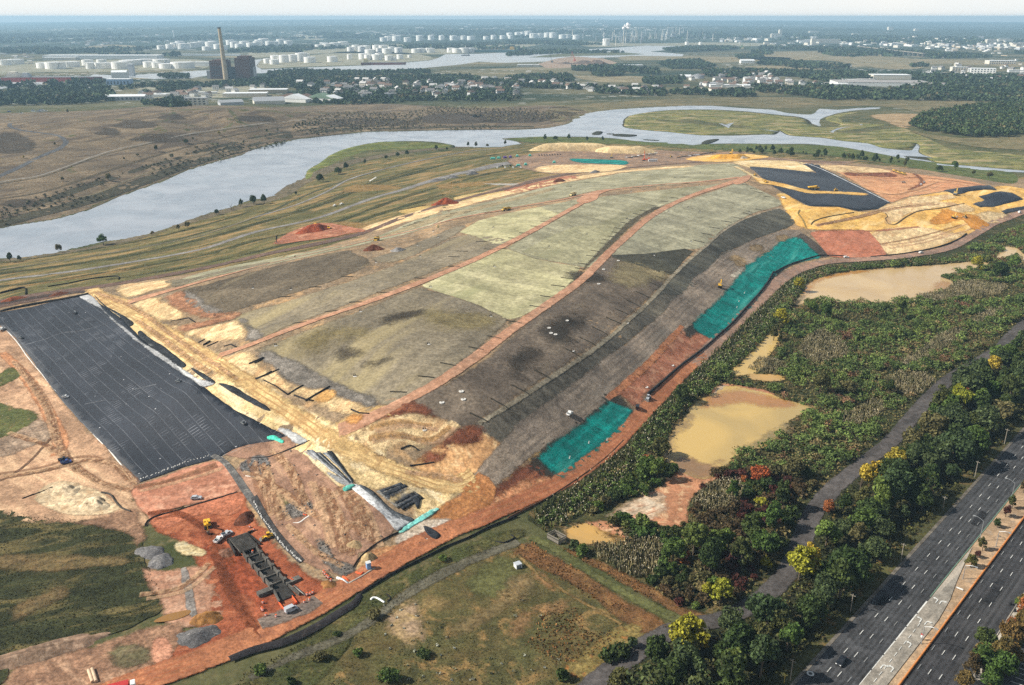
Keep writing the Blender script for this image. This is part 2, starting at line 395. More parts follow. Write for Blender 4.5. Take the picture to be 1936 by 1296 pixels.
def leafmat(name,c1,c2,c3=None,transl=.24):
 """foliage: tone differs from tree to tree and from leaf clump to leaf clump"""
 m,nt,b,out=newmat(name); N=NT(nt)
 oi=N. n('ObjectInfo'). outputs['Random']; ri=N. n('NewGeometry'). outputs['Random Per Island']
 col=N. mix(oi,lin(c1),lin(c2))
 if c3:col=N. mix(N. ramp(oi,.72,.95,0,.8),col,lin(c3))
 col=N. mix(1,col,N. gray(N. ramp(ri,0,1,.62,1.45)),'MULTIPLY')
 nz=N. noise(N. n('TexCoord'). outputs['Object'],.45,3)
 col=N. mix(1,col,N. gray(N. ramp(nz,.3,.7,.72,1.3)),'MULTIPLY')
 N. l(col,b. inputs['Base Color']); b. inputs['Roughness']. default_value=.75; b. inputs['Specular IOR Level']. default_value=.15
 if transl:
  t=N. n('BsdfTranslucent'); N. l(col,t. inputs[0]); mx=N. n('MixShader'); mx. inputs[0]. default_value=transl
  N. l(b. outputs[0],mx. inputs[1]); N. l(t. outputs[0],mx. inputs[2]); N. l(mx. outputs[0],out. inputs[0])
 return m
def stuffleaf(name,cols,big=25.,transl=.08,var=(.74,1.3),cl=5.):
 """a mass of plants: tone by place and by clump"""
 m,nt,b,out=newmat(name); N=NT(nt); P=N. pos()
 ri=N. n('NewGeometry'). outputs['Random Per Island']
 col=N. mix(N. ramp(N. noise(P,1/big,4,.6),.35,.65),lin(cols[0]),lin(cols[1]))
 for k,c in enumerate(cols[2:]):
  col=N. mix(N. ramp(N. noise(N. mapped(P,.5*k+.3,(1.1+.2*k,1,1)),1/(big*.45),4,.65),.56,.66),col,lin(c))
 col=N. mix(1,col,N. gray(N. ramp(ri,0,1,*var)),'MULTIPLY')
 col=N. mix(1,col,N. gray(N. ramp(N. noise(P,1/cl,3,.6),.32,.68,.6,1.42)),'MULTIPLY')
 N. l(col,b. inputs['Base Color']); b. inputs['Roughness']. default_value=.8; b. inputs['Specular IOR Level']. default_value=.1
 return m
def spline(pts,n=6,closed=True):
 P=np. asarray(pts,float); N=len(P); out=[]
 rng=range(N) if closed else range(N-1)
 for i in rng:
  p0=P[(i-1)%N] if closed or i>0 else P[0]; p1=P[i]; p2=P[(i+1)%N]; p3=P[(i+2)%N] if closed or i+2<N else P[-1]
  for k in range(n):
   t=k/n
   out. append(.5*((2*p1)+(-p0+p2)*t+(2*p0-5*p1+4*p2-p3)*t*t+(-p0+3*p1-3*p2+p3)*t**3))
 if not closed:out. append(P[-1])
 return np. array(out)
def resample(wp,st,closed=True):
 out=[]
 n=len(wp)
 for i in range(n if closed else n-1):
  a=wp[i]; b=wp[(i+1)%n]; L=np. hypot(*(b-a)); k=max(1,int(L/st(a) if callable(st) else L/st))
  for j in range(k):out. append(a+(b-a)*j/k)
 if not closed:out. append(wp[-1])
 return np. array(out)
def fract1d(n,seed):
 t=np. arange(n); r=np. zeros(n)
 for o,a in ((1,.35),(2.3,.3),(5,.4),(11,.5)):
  r += a*(vnoise(t/o*7.0+seed*131.7,t*0+seed*17.3,7.,seed)-.5)*2
 return r
def seg_dist(q,poly):
 """distance of points q to the outline"""
 A=poly; B=np. roll(poly,-1,0); D=B-A; L2=(D**2). sum(1)+1e-9
 out=np. full(len(q),1e9)
 for s in range(0,len(q),1500):
  Q=q[s:s+1500]
  t=np. clip(((Q[:,None]-A[None])*D[None]). sum(2)/L2,0,1)
  d=((A[None]+t[...,None]*D[None]-Q[:,None])**2). sum(2). min(1)
  out[s:s+1500]=np. sqrt(d)
 return out
LAYER=0.085
_seed=[1]
def world_outline(pts,smooth=True,jag=0,step=None,world=False,grow=0):
 _seed[0]+= 1
 P=spline(pts,5) if smooth else np. asarray(pts,float)
 if world:w=P
 else:
  if not smooth:P=resample(P,14.0)
  w=ground_at(P[:,0],P[:,1])
 st=step or (lambda a:max(1.2,np. hypot(*a)/260))
 w=resample(w,st)
 if jag or grow:
  n=np. roll(w,-1,0)-np. roll(w,1,0); n /=(np. hypot(n[:,0],n[:,1])[:,None]+1e-9); nn=np. stack([n[:,1],-n[:,0]],1)
  ar=(w[:,0]*np. roll(w[:,1],-1)-np. roll(w[:,0],-1)*w[:,1]). sum()
  g=grow*(1 if ar>0 else -1)
  for _ in range(4):nn=nn+np. roll(nn,1,0)+np. roll(nn,-1,0)
  nn /= np. hypot(nn[:,0],nn[:,1])[:,None]+1e-9
  w2=w+nn*(fract1d(len(w),_seed[0])*jag+g)[:,None]
  w=w2
 return w
def fill(w,step):
 """interior points of an outline, roughly step apart"""
 lo=w. min(0); hi=w. max(0)
 gx,gy=np. meshgrid(np. arange(lo[0],hi[0],step),np. arange(lo[1],hi[1],step))
 gx=gx. ravel()+RNG. uniform(-.3,.3,gx. size)*step; gy=gy. ravel()+RNG. uniform(-.3,.3,gy. size)*step
 m=inside(gx,gy,w); q=np. stack([gx[m],gy[m]],1)
 if not len(q):return q,np. zeros(0)
 d=seg_dist(q,w); k=d>.45*step
 return q[k],d[k]
def sheet(name,pts,mat,layer=1,smooth=True,jag=0,step=None,flat=None,raise_=0,world=False,hfun=None,kind='structure',label=None,cat=None,group=None,skirt=0,parent=None):
 w=world_outline(pts,smooth,jag,world=world,grow=.42*mat. get('soft',0))
 c=w. mean(0); st=step or max(2.6,np. hypot(*c)/150)
 ar=abs((w[:,0]*np. roll(w[:,1],-1)-np. roll(w[:,0],-1)*w[:,1]). sum())/2; pe=np. hypot(*(w-np. roll(w,-1,0)). T). sum()
 if step is None:st=min(st,max(.9,2*ar/pe/3.2))
 q,d=fill(w,st)
 nb=len(w); allp=np. concatenate([w,q]) if len(q) else w
 vo,eo,fo,ov,oe,of=delaunay_2d_cdt([Vector(p) for p in allp],[],[list(range(nb))],1,1e-5)
 V2=np. array([tuple(v) for v in vo])
 ed0=np. concatenate([np. zeros(nb),d]); ed=np. array([ed0[o[0]] if o else 0 for o in ov])
 if flat is not None:z=np. full(len(V2),flat+layer*.02)
 else:z=Hh(V2[:,0],V2[:,1])+.06+layer*LAYER
 if hfun is not None:z=z+hfun(V2[:,0],V2[:,1],ed)
 z=z+raise_
 V=np. column_stack([V2,z]); F=np. array([f for f in fo if len(f)==3])
 a,b_,c_=V2[F[:,0]],V2[F[:,1]],V2[F[:,2]]
 sg=(b_[:,0]-a[:,0])*(c_[:,1]-a[:,1])-(b_[:,1]-a[:,1])*(c_[:,0]-a[:,0])
 F[sg<0]=F[sg<0][:,::-1]
 if raise_ or skirt:
  idx={}
  for f in F:
   for i in range(3):
    e=(int(f[i]),int(f[(i+1)%3])); idx[e]=idx. get(e,0)+1
  bd=[e for e in idx if (e[1],e[0]) not in idx]
  vb=sorted({i for e in bd for i in e}); mp={v:len(V)+k for k,v in enumerate(vb)}
  low=V[vb]. copy(); low[:,2]-=(raise_+.4 if raise_ else skirt)
  V=np. concatenate([V,low]); ed=np. concatenate([ed,np. zeros(len(vb))])
  S=[(e[1],e[0],mp[e[0]]) for e in bd]+[(e[1],mp[e[0]],mp[e[1]]) for e in bd]
  F=np. concatenate([F,np. array(S)])
 o=mesh_np(name,V,F,mat,parent,{'edge':ed},smooth=True)
 tag(o,label,cat,group,None if label else kind)
 return o
def strip(name,pts,width,mat,layer=2,smooth=True,step=3.0,cols=7,jag=0,label=None,cat=None,group=None,kind='structure',world=False,hfun=None,crown=0):
 P=spline(pts,6,False) if smooth else np. asarray(pts,float)
 wd=None
 if P. shape[1]>2:wd=P[:,2]; P=P[:,:2]
 w=P if world else ground_at(P[:,0],P[:,1])
 if wd is not None:
  w=np. column_stack([w,wd])
 out=[w[0]]
 for a,b in zip(w[:-1],w[1:]):
  k=max(1,int(np. hypot(*(b-a)[:2])/step))
  out +=[a+(b-a)*j/k for j in range(1,k+1)]
 w=np. array(out)
 wdt=w[:,2] if wd is not None else np. full(len(w),width)
 w=w[:,:2]
 t=np. gradient(w,axis=0); t /= np. hypot(t[:,0],t[:,1])[:,None]+1e-9
 for _ in range(2):
  t[1:-1]=(t[:-2]+2*t[1:-1]+t[2:])/4
 n=np. stack([t[:,1],-t[:,0]],1)
 _seed[0]+= 1
 wdt=wdt+.8*mat. get('soft',0)
 l=wdt/2+fract1d(len(w),_seed[0])*jag; r=wdt/2+fract1d(len(w),_seed[0]+500)*jag
 s=np. linspace(-1,1,cols)
 off=np. where(s[None]<0,s[None]*l[:,None],s[None]*r[:,None])
 X=w[:,None,:]+n[:,None,:]*off[...,None]
 z=Hh(X[...,0],X[...,1])+layer*LAYER+crown*(1-s[None]**2)
 V=np. concatenate([X,z[...,None]],2). reshape(-1,3)
 ed=np. minimum(off+l[:,None],r[:,None]-off). ravel()
 nr=len(w); I=np. arange(nr*cols). reshape(nr,cols)
 Fq=np. stack([I[:-1,:-1],I[:-1,1:],I[1:,1:],I[1:,:-1]],-1). reshape(-1,4)
 al=np. concatenate([[0],np. cumsum(np. hypot(*np. diff(w,axis=0). T))])
 o=mesh_np(name,V,Fq,mat,None,{'edge':ed,'cross':off. ravel(),'along':np. repeat(al,cols)},smooth=True)
 tag(o,label,cat,group,None if label else kind)
 return o
def wall_line(name,pts,h,mat,thick=.25,step=4.,label=None,cat='silt fence',group=None,world=False,smooth=True,wob=.0,sink=.4):
 """a low upright fabric fence following the ground"""
 P=spline(pts,6,False) if smooth else np. asarray(pts,float)
 w=P if world else ground_at(P[:,0],P[:,1])
 w=resample(w,step,False)
 t=np. gradient(w,axis=0); t /= np. hypot(t[:,0],t[:,1])[:,None]+1e-9; n=np. stack([t[:,1],-t[:,0]],1)
 _seed[0]+= 1
 wv=fract1d(len(w),_seed[0])*wob
 w=w+n*wv[:,None]
 z=Hh(w[:,0],w[:,1]); hh=h*(1+.25*fract1d(len(w),_seed[0]+3))
 L=w-n*thick/2; R=w+n*thick/2
 V=np. concatenate([np. column_stack([L,z-sink]),np. column_stack([R,z-sink]),np. column_stack([R,z+hh]),np. column_stack([L,z+hh])])
 k=len(w); F=[]
 for i in range(k-1):
  for a,b in ((0,1),(1,2),(2,3),(3,0)):
   F. append((a*k+i,b*k+i,b*k+i+1,a*k+i+1))
 F +=[(0,3*k,2*k,k),(k-1,2*k-1,3*k-1,4*k-1)]
 o=mesh_np(name,V,np. array(F),mat)
 tag(o,label,cat,group)
 return o
def heap(name,px,py,rx,ry,h,mat,label,cat='stockpile',rz=0,group=None,sharp=1.0,top=.15,loc=None,n=36,rings=9,rough=.12):
 """a tipped pile: irregular cone with slumped sides, its foot sunk in the ground"""
 x,y,z=loc or at(px,py)
 _seed[0]+= 1
 V=[]; c,s=math. cos(rz),math. sin(rz)
 ph=_seed[0]*1.7
 for j in range(rings+1):
  t=j/rings
  for k in range(n):
   a=2*math. pi*k/n
   wob=1+.13*math. sin(2*a+ph)+.08*math. sin(3*a+ph*2)+.05*math. sin(7*a+ph)
   r=t*wob
   u,v=rx*r*math. cos(a),ry*r*math. sin(a)
   hgt=(1-max(0,(t-top)/(1-top))**sharp)*(1+rough*math. sin(5*a+ph+3*t)*t)
   if t==1:hgt=0
   wx,wy=x+u*c-v*s,y+u*s+v*c
   zz=float(Hh(wx,wy))
   V. append((wx-x,wy-y,zz-z+hgt*h+(vnoise(wx,wy,h*.5+.5,_seed[0])-.5)*h*rough*1.6*(t<1)-(.5 if t==1 else 0)))
 F=[]
 for j in range(rings):
  for k in range(n):
   a,b=j*n+k,j*n+(k+1)%n
   F. append((a,a+n,b+n,b))
 o=mesh_np(name,V,np. array(F),mat,smooth=True)
 o. location=(x,y,z)
 return tag(o,label,cat,group)
SC. render. resolution_x,SC. render. resolution_y=1024,685
SC. view_settings. view_transform='Standard'; SC. view_settings. look='None'
SC. view_settings. exposure=0.53; SC. view_settings. gamma=1
cam=bpy. data. cameras. new('camera'); cam. sensor_width=36; cam. lens=F0/W0*36; cam. clip_start=1; cam. clip_end=120000
co=bpy. data. objects. new('camera',cam); COL. objects. link(co); co. location=(0,0,CAMZ); co. rotation_euler=(math. pi/2-PITCH,0,0)
SC. camera=co
SUN_AZ,SUN_EL=math. radians(-93),math. radians(39)
sd=Vector((math. sin(SUN_AZ)*math. cos(SUN_EL),math. cos(SUN_AZ)*math. cos(SUN_EL),math. sin(SUN_EL)))
sl=bpy. data. lights. new('sun','SUN'); sl. energy=5.0; sl. angle=math. radians(.6); sl. color=(1,.945,.85)
so=bpy. data. objects. new('sun',sl); COL. objects. link(so); so. rotation_euler=(-sd). to_track_quat('-Z','Y'). to_euler()
wd=bpy. data. worlds. new('World'); SC. world=wd; wd. use_nodes=True
wn=wd. node_tree; bg=wn. nodes['Background']
sk=wn. nodes. new('ShaderNodeTexSky'); sk. sky_type='NISHITA'; sk. sun_disc=False
sk. sun_elevation=SUN_EL; sk. sun_rotation=SUN_AZ; sk. altitude=100; sk. air_density=1.0; sk. dust_density=.6; sk. ozone_density=1.0
N=NT(wn)
tc=wn. nodes. new('ShaderNodeTexCoord'); sx=N. n('SeparateXYZ'); N. l(tc. outputs['Generated'],sx. inputs[0])
hzf=N. ramp(sx. outputs[2],0,.6,.93,.5)
cl=N. noise(N. mapped(tc. outputs['Generated'],0,(1,1,4)),2.2,5)
veil=N. mix(N. ramp(sx. outputs[2],.03,.5),N. mix(N. ramp(cl,.35,.7),(8.9,9.2,9.2),(9.8,9.7,9.3)),(3.0,3.3,3.6))
N. l(N. mix(hzf,sk. outputs[0],veil),bg. inputs[0]); bg. inputs[1]. default_value=.074
cy=SC. cycles
cy. max_bounces=6; cy. diffuse_bounces=2; cy. glossy_bounces=2; cy. transmission_bounces=2; cy. transparent_max_bounces=12; cy. volume_bounces=0
cy. use_denoising=False; cy. use_adaptive_sampling=True; cy. adaptive_threshold=.02
try:cy. denoiser='OPENIMAGEDENOISE'
except Exception:pass
hz,nt,b,out=newmat('haze_air')
nt. nodes. remove(b); pv=nt. nodes. new('ShaderNodeVolumePrincipled')
pv. inputs['Color']. default_value=(.50,.78,1.0,1); pv. inputs['Density']. default_value=HAZE=7.5e-5; pv. inputs['Anisotropy']. default_value=.1
nt. links. new(pv. outputs[0],out. inputs['Volume'])
mb=MB(); mb. box(-17500,17500,-700,27800,-3,CAMZ+14); tag(mb. build('haze',hz),kind='stuff')
def ang(p,q):
 a,b=ground_at([p[0],q[0]],[p[1],q[1]]); return math. atan2(b[1]-a[1],b[0]-a[0])
A_ROAD=ang((760,760),(1100,525)); A_HW=math. pi/2-.757; A_UP=ang((1240,395),(1390,343)); A_LIN=ang((480,800),(180,575))
A_RUST=ang((1000,950),(960,880)); A_LEFT=ang((200,560),(700,440))
gm,nt,b,out=newmat('ground_land'); N=NT(nt); P=N. pos()
near=N. mix(N. ramp(N. noise(P,1/45.,6,.62,.5),.35,.65),lin((96,92,62)),lin((62,68,40)))
near=N. mix(N. ramp(N. noise(P,1/16.,5,.65),.52,.7),near,lin((122,106,76)))
sx=N. n('SeparateXYZ'); N. l(P,sx. inputs[0])
farc=N. mix(N. ramp(N. noise(N. mapped(P,.1,(.4,1,1)),1/420.,6,.65,.4),.40,.60),lin((40,54,38)),lin((104,98,72)))
farc=N. mix(N. ramp(N. noise(N. mapped(P,.1,(.35,1,1)),1/260.,5,.6),.56,.66),farc,lin((138,126,98)))
vo=N. n('TexVoronoi'); vo. inputs['Scale']. default_value=1/45.; N. l(P,vo. inputs['Vector'])
twn=N. ramp(N. noise(P,1/900.,4,.6),.46,.6)
farc=N. mix(N. math('MULTIPLY',N. math('LESS_THAN',vo. outputs['Distance'],.26),N. math('MULTIPLY',twn,.8)),farc,lin((190,186,180)))
fw=N. mix(N. ramp(N. noise(P,1/700.,5,.6),.3,.7),lin((34,48,34)),lin((64,72,56)))
v2=N. n('TexVoronoi'); v2. inputs['Scale']. default_value=1/120.; N. l(P,v2. inputs['Vector'])
tw2=N. ramp(N. noise(N. mapped(P,0,(.4,1,1)),1/1500.,4,.6),.5,.62)
fw=N. mix(N. math('MULTIPLY',N. math('LESS_THAN',v2. outputs['Distance'],.27),N. math('MULTIPLY',tw2,.95)),fw,lin((236,230,222)))
farc=N. mix(N. ramp(sx. outputs[1],4500,6500),farc,fw)
col=N. mix(N. ramp(sx. outputs[1],1700,2500),near,farc)
gr=N. noise(P,.6,4,.7)
col=N. mix(1,col,N. gray(N. ramp(gr,.2,.8,.7,1.3)),'MULTIPLY')
N. l(col,b. inputs['Base Color']); b. inputs['Roughness']. default_value=.95; b. inputs['Specular IOR Level']. default_value=.1
bm=N. n('Bump'); bm. inputs['Strength']. default_value=.4; bm. inputs['Distance']. default_value=.6; N. l(gr,bm. inputs['Height']); N. l(bm. outputs[0],b. inputs['Normal'])
nx,ny=len(XS),len(YS)
I=np. arange(nx*ny). reshape(ny,nx)
mesh_np('ground',np. column_stack([GX. ravel(),GY. ravel(),HG. ravel()]),np. concatenate([np. stack([I[:-1,:-1],I[:-1,1:],I[1:,:-1]],-1). reshape(-1,3),np. stack([I[:-1,1:],I[1:,1:],I[1:,:-1]],-1). reshape(-1,3)]),gm,smooth=True)['kind']='structure'
mw=water('river_surface',(130,138,147),.13,.06,.35,(148,153,160),.5)
sheet('river',RIVER,mw,0,True,.8,flat=.25)
mwf=water('far_water',(160,164,166),.3,.1,.05,(172,174,174))
KILL=[(-60,176),(0,169),(21,165),(60,161),(145,156),(185,153),(248,147),(292,150),(362,148),(395,143),(440,140),(495,139),(560,135),(635,133),(700,133),(764,134),(811,128),(867,123),(906,117),(940,119),(960,119),(999,118),(1079,115),(1130,110),(1174,108),(1290,107),(1293,103),(1260,100),(1229,98),(1283,93),(1347,90),(1347,87),(1218,87),(1141,92),(1063,96),(980,99),(971,99),(906,102),(842,103),(829,110),(811,115),(754,120),(697,124),(557,129),(495,132),(484,124),(500,115),(511,111),(475,114),(430,131),(395,133),(330,137),(260,142),(215,143),(178,141),(160,149),(80,154),(0,156),(-60,158)]
sheet('estuary_water',KILL,mwf,1,False,0,step=60)
sheet('estuary_island',[(1000,109),(1030,105),(1063,102),(1140,99),(1185,100),(1218,103),(1180,105),(1100,106),(1040,109)],soil('island_scrub',(78,84,56),(112,104,76),60,bump=0),6,False,0,step=60)
FT=soil('far_meadow',(136,122,96),(114,106,80),160,(152,138,108),.58,70,grain=.3,soft=14,jag=9,bump=0,mot=.4); FG=soil('far_yard',(146,140,122),(122,120,98),120,(164,158,142),.58,50,grain=.3,soft=10,jag=8,bump=0,mot=.4)
for p_,m_ in ((T4((-150,400),(300,378),(700,378),(1100,430),(1500,438),(1936,458),(2300,470),(2300,505),(1700,485),(1300,470),(1150,505),(900,505),(600,455),(300,440),(0,442)),FT),(T3((860,412),(1290,415),(2000,420),(2000,445),(1500,462),(1200,442),(850,442)),FT),(T3((480,560),(860,558),(1150,572),(1100,602),(700,602)),FT),(T4((-100,488),(200,485),(520,515),(400,530),(0,520)),FT),(T2((0,362),(450,350),(900,330),(2000,318),(2000,345),(1700,380),(1300,400),(700,390),(300,402),(0,425)),FG),(T2((30,470),(100,430),(400,408),(700,378),(1100,388),(1300,420),(1280,440),(1060,460),(840,474),(300,494),(60,504)),FG),(T1((-60,470),(300,448),(700,440),(1450,438),(1500,500),(1000,520),(640,530),(300,530),(-60,545)),FG),(T1((640,348),(800,328),(1000,338),(1080,358),(900,368)),FT),(T2((300,268),(420,258),(540,272),(500,292),(350,290)),FG),(T3((480,300),(900,320),(1500,312),(1900,320),(1900,338),(1300,340),(1000,336),(600,345)),FG),(T1((1020,640),(1400,620),(1800,600),(1936,610),(1936,700),(1500,720),(1100,730)),FG)):sheet('far_field',p_,m_,2,True,0,step=45)
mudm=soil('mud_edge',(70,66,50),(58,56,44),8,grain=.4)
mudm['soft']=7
mm=soil('marsh_grass',(128,122,72),(86,90,52),30,(152,136,102),.56,22,lo=.42,hi=.58,streak=(.15,3,9,.18),grain=.5,gs=1.5,mid=9)
sheet('marsh',[(1180,234),(1184,225),(1199,218),(1249,211),(1301,209),(1353,209),(1406,212),(1436,215),(1475,219),(1517,224),(1533,235),(1560,242),(1590,236),(1560,226),(1590,216),(1640,212),(1700,218),(1760,222),(1720,235),(1760,262),(1850,278),(1936,284),(2080,290),(2080,332),(1936,322),(1829,313),(1777,308),(1752,300),(1766,300),(1740,289),(1740,277),(1732,271),(1724,280),(1672,280),(1641,271),(1593,266),(1554,260),(1494,256),(1475,247),(1465,254),(1443,254),(1380,256),(1322,255),(1262,249),(1222,246),(1184,241)],mm,3,True,1.0,flat=.35,raise_=.5)
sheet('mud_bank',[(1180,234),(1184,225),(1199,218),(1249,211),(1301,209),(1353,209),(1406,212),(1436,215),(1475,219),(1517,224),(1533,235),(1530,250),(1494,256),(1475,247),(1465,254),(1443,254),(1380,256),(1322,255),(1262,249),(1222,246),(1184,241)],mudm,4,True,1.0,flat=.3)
sheet('marsh',U2((380,610),(392,545),(470,498),(560,432),(690,383),(850,351),(1000,338),(1260,343),(1400,358),(1450,375),(1400,400),(1280,400),(1150,425),(1000,455),(850,500),(700,530),(600,590),(480,610)),soil('marsh_grass_green',(100,106,54),(82,88,46),22,(132,118,70),.62,14,grain=.5,streak=(.5,3,8,.15)),4,True,.8,flat=.45,raise_=.4)
sheet('marsh',U3((0,318),(200,302),(400,305),(700,313),(850,325),(960,338),(1200,345),(1320,362),(1400,358),(1700,352),(1906,358),(2200,362),(2400,375),(2600,410),(2820,450),(3000,478),(3200,500),(3400,530),(3640,565),(3640,640),(3300,590),(3000,540),(2700,490),(2400,450),(2150,420),(1900,415),(1600,400),(1300,385),(1000,362),(700,352),(400,345),(200,345),(60,332)),soil('marsh_shore',(92,100,52),(70,80,42),20,(120,110,72),.6,12),3,True,.8)
for p in (((605,285),(640,265),(682,268),(670,285),(640,290)),((755,292),(800,283),(930,292),(880,303),(800,300)),((1395,350),(1430,330),(1500,320),(1520,326),(1460,350),(1420,356)),((985,323),(1080,328),(1078,332),(990,327)),((715,281),(765,281),(760,285),(720,285)),((2430,445),(2600,452),(2620,466),(2560,466))):
 q=U3(*p) if p[0][0]<2000 else [(x-480+0,y) for x,y in U3(*p)]
 if p[0][0]>2000:q=U4(*[(a-1390+0,b) for a,b in p])
 sheet('mud_bank',q,soil('mud',(62,62,46),(50,50,40),6,grain=.4),5,True,.4,flat=.3,raise_=.35)
cr=water('creek',(130,134,138),.2,.1,.5)
for p in (((1520,205),(1560,222),(1590,240),(1610,215),(1630,200),(1600,205),(1570,215),(1540,205)),((1800,243),(1906,262),(1990,275),(1906,258))):
 sheet('tidal_pool',U3(*p),cr,7,False,.3,flat=.9)
for p in (((510,265),(560,240),(660,228),(600,240),(545,258),(530,275)),((720,215),(735,208),(745,212),(728,218))):
 sheet('tidal_pool',U4(*p),cr,7,False,.3,flat=.9)
flat1=soil('dry_flat',(128,112,84),(104,96,70),60,(150,130,98),.58,25,streak=(.1,4,12,.12),soft=6,jag=3)
sheet('dry_meadow',U4((800,150),(1000,135),(1200,150),(1100,215),(1050,245),(900,190)),soil('dry_patch',(158,136,104),(146,124,94),40,soft=8,jag=4),5,True,0)
sheet('dry_meadow',[(1080,232),(1130,212),(1220,203),(1350,200),(1460,205),(1560,203),(1640,200),(1700,205),(1760,215),(1850,205),(1936,205),(2080,207),(2080,188),(1936,190),(1760,190),(1600,188),(1450,184),(1330,186),(1220,190),(1120,196),(1040,205),(1040,230)],soil('meadow_brown',(116,104,76),(92,88,62),70,(138,120,90),.6,30,streak=(.05,4,14,.15),soft=6,jag=3),1)
sheet('dry_meadow',[(1700,240),(1760,262),(1850,279),(1936,284),(2080,290),(2080,262),(1936,258),(1830,262),(1760,255)],soil('meadow_brown2',(126,112,82),(100,94,66),40,(84,84,56),.6,20,soft=5,jag=3),5)
hill=soil('hill_grass',(126,110,88),(104,91,73),70,(84,73,61),.54,26,streak=(A_LEFT+.1,3,12,.16),grain=.5,gs=1.6,mid=14,bump=.5)
sheet('hill',[(-160,470),(0,432),(26,426),(105,414),(157,399),(184,390),(236,367),(302,344),(341,326),(380,313),(459,292),(500,276),(559,263),(632,255),(690,249),(821,246),(900,245),(1000,244),(1060,238),(1080,226),(1110,212),(1040,200),(900,205),(800,200),(700,196),(600,200),(520,203),(400,200),(280,202),(200,208),(100,212),(0,214),(-160,216)],hill,1,True,2)
hs=soil('scrub_bank',(70,66,50),(58,55,42),16,(100,90,70),.64,8,soft=4,jag=2,grain=.6)
strip('scrub_bank',[(-120,452,26),(0,424,26),(60,408,24),(150,385,24),(240,355,24),(340,318,24),(440,283,22),(540,259,18),(640,246,18),(760,243,18),(900,240,20),(1010,240,20)],22,hs,2,cols=7)
strip('scrub_bank',[(-100,402,14),(60,386,14),(150,358,14),(240,328,12),(330,302,10),(420,276,10),(520,254,8),(640,239,8)],12,hs,2,cols=7)
strip('bank_dark',[(-100,446,5),(0,428,5),(60,413,5),(150,391,5),(240,362,5),(340,322,5),(450,290,4),(500,279,4),(559,266,4),(640,255,4),(760,249,4),(900,246,4),(1030,243,4)],5,soil('shore_dark',(56,52,42),(66,62,48),8,soft=1.5,jag=1.2,grain=.5),4)
strip('bank_dark',[(-100,388,5),(60,368,5),(150,342,6),(240,312,6),(330,285,5),(420,261,5),(520,243,5),(620,232,5)],5,soil('bank_fold',(82,73,58),(92,82,64),12,soft=3,jag=2.5,alpha=.8),4)
for px,py,w,h_ in ((20,272,45,20),(255,236,40,8),(205,250,22,7),(40,385,40,8),(300,262,50,8),(700,232,90,8),(860,225,80,10),(960,222,80,12),(330,222,30,5),(480,225,40,6)):
 sheet('scrub_patch',[(px+w*math. cos(a)*(1+.2*math. sin(3*a)),py+h_*math. sin(a)) for a in np. linspace(0,5.6,9)],soil('dark_scrub',(80,70,58),(70,62,52),14,soft=10,jag=5,alpha=.85),3)
asph=soil('asphalt_track',(92,92,92),(80,80,82),20,(104,100,94),.62,6,grain=.3,soft=.8,jag=.5,streak=(0,1,5,.05))
grav=soil('gravel_track',(150,144,134),(128,122,112),18,(110,104,96),.6,6,grain=.4,soft=1.2,jag=.8,ruts=(3.6,(120,112,104),.5))
strip('hill_road',U1((75,205,6),(70,225,6),(110,245,6),(200,262,6),(300,275,6),(400,290,6),(450,310,6),(475,340,7),(450,370,7),(400,400,7),(300,440,7),(200,490,7),(100,540,7),(-40,600,7)),6,asph,3,jag=.3)
strip('hill_path',U1((-60,640,3.6),(0,630,3.6),(100,610,3.6),(250,590,3.6),(400,545,3.6),(550,490,3.6),(700,435,3.6),(850,390,3.6),(1000,360,3.6),(1200,315,3.6),(1400,275,3.6),(1600,245,3.6),(1906,205,3.6),(2300,170,3),(2700,140,3)),3.6,grav,3,jag=.4)
strip('ditch',U1((-60,648,2.5),(0,640,2.5),(250,602,2.5),(400,560,2.5),(700,448,2.5),(1000,370,2.5),(1400,285,2.5),(1906,214,2.5)),2.2,soil('ditch_dark',(62,58,44),(76,70,52),8,soft=1,jag=.7),3)
strip('hill_path',U1((600,360,2),(800,335,2),(1000,310,2),(1200,270,2),(1400,230,2),(1600,200,2),(1906,165,2)),2,soil('worn_path',(142,124,98),(120,106,84),10,soft=1,jag=.7),3)
strip('ditch',U1((900,185,2),(1100,165,2),(1300,140,2),(1450,120,2),(1600,112,2)),2.5,soil('ditch_dark',(72,66,50),(84,76,58),8,soft=1,jag=.7),3)
strip('hill_path',U1((0,870,4),(100,850,4),(250,815,4),(400,770,4),(600,735,4),(750,690,4),(900,625,4),(1100,550,4),(1300,480,4),(1500,420,4),(1700,355,4),(1906,305,4)),3,soil('worn_path',(118,106,84),(100,92,72),10,soft=1,jag=.7),4)
strip('hill_path',U2((0,218,2),(180,205,2),(330,175,2),(400,140,2),(460,120,2),(560,108,2),(740,100,2)),2.5,soil('worn_path',(146,130,104),(120,106,84),10,soft=1,jag=.7),3)
grass_belt=soil('grass_belt',(84,82,50),(106,96,62),24,(140,116,78),.55,12,streak=(A_LEFT,5,8,.2),grain=.5,gs=1.2,mid=7)
sheet('grass_belt',[(-160,520),(0,492),(110,480),(240,453),(350,421),(440,393),(522,372),(580,338),(640,322),(720,300),(800,292),(870,284),(960,276),(1060,268),(1150,268),(1250,274),(1400,284),(1500,292),(1640,303),(1750,318),(1860,330),(2060,345),(2060,360),(1936,352),(1800,338),(1650,320),(1500,308),(1300,314),(1000,347),(870,382),(750,422),(620,472),(400,520),(200,548),(0,575),(-160,600)],grass_belt,1,True,1)
bank=soil('bank_scrub',(114,101,82),(90,82,64),14,(64,64,44),.6,7,soft=3,jag=2,grain=.6)
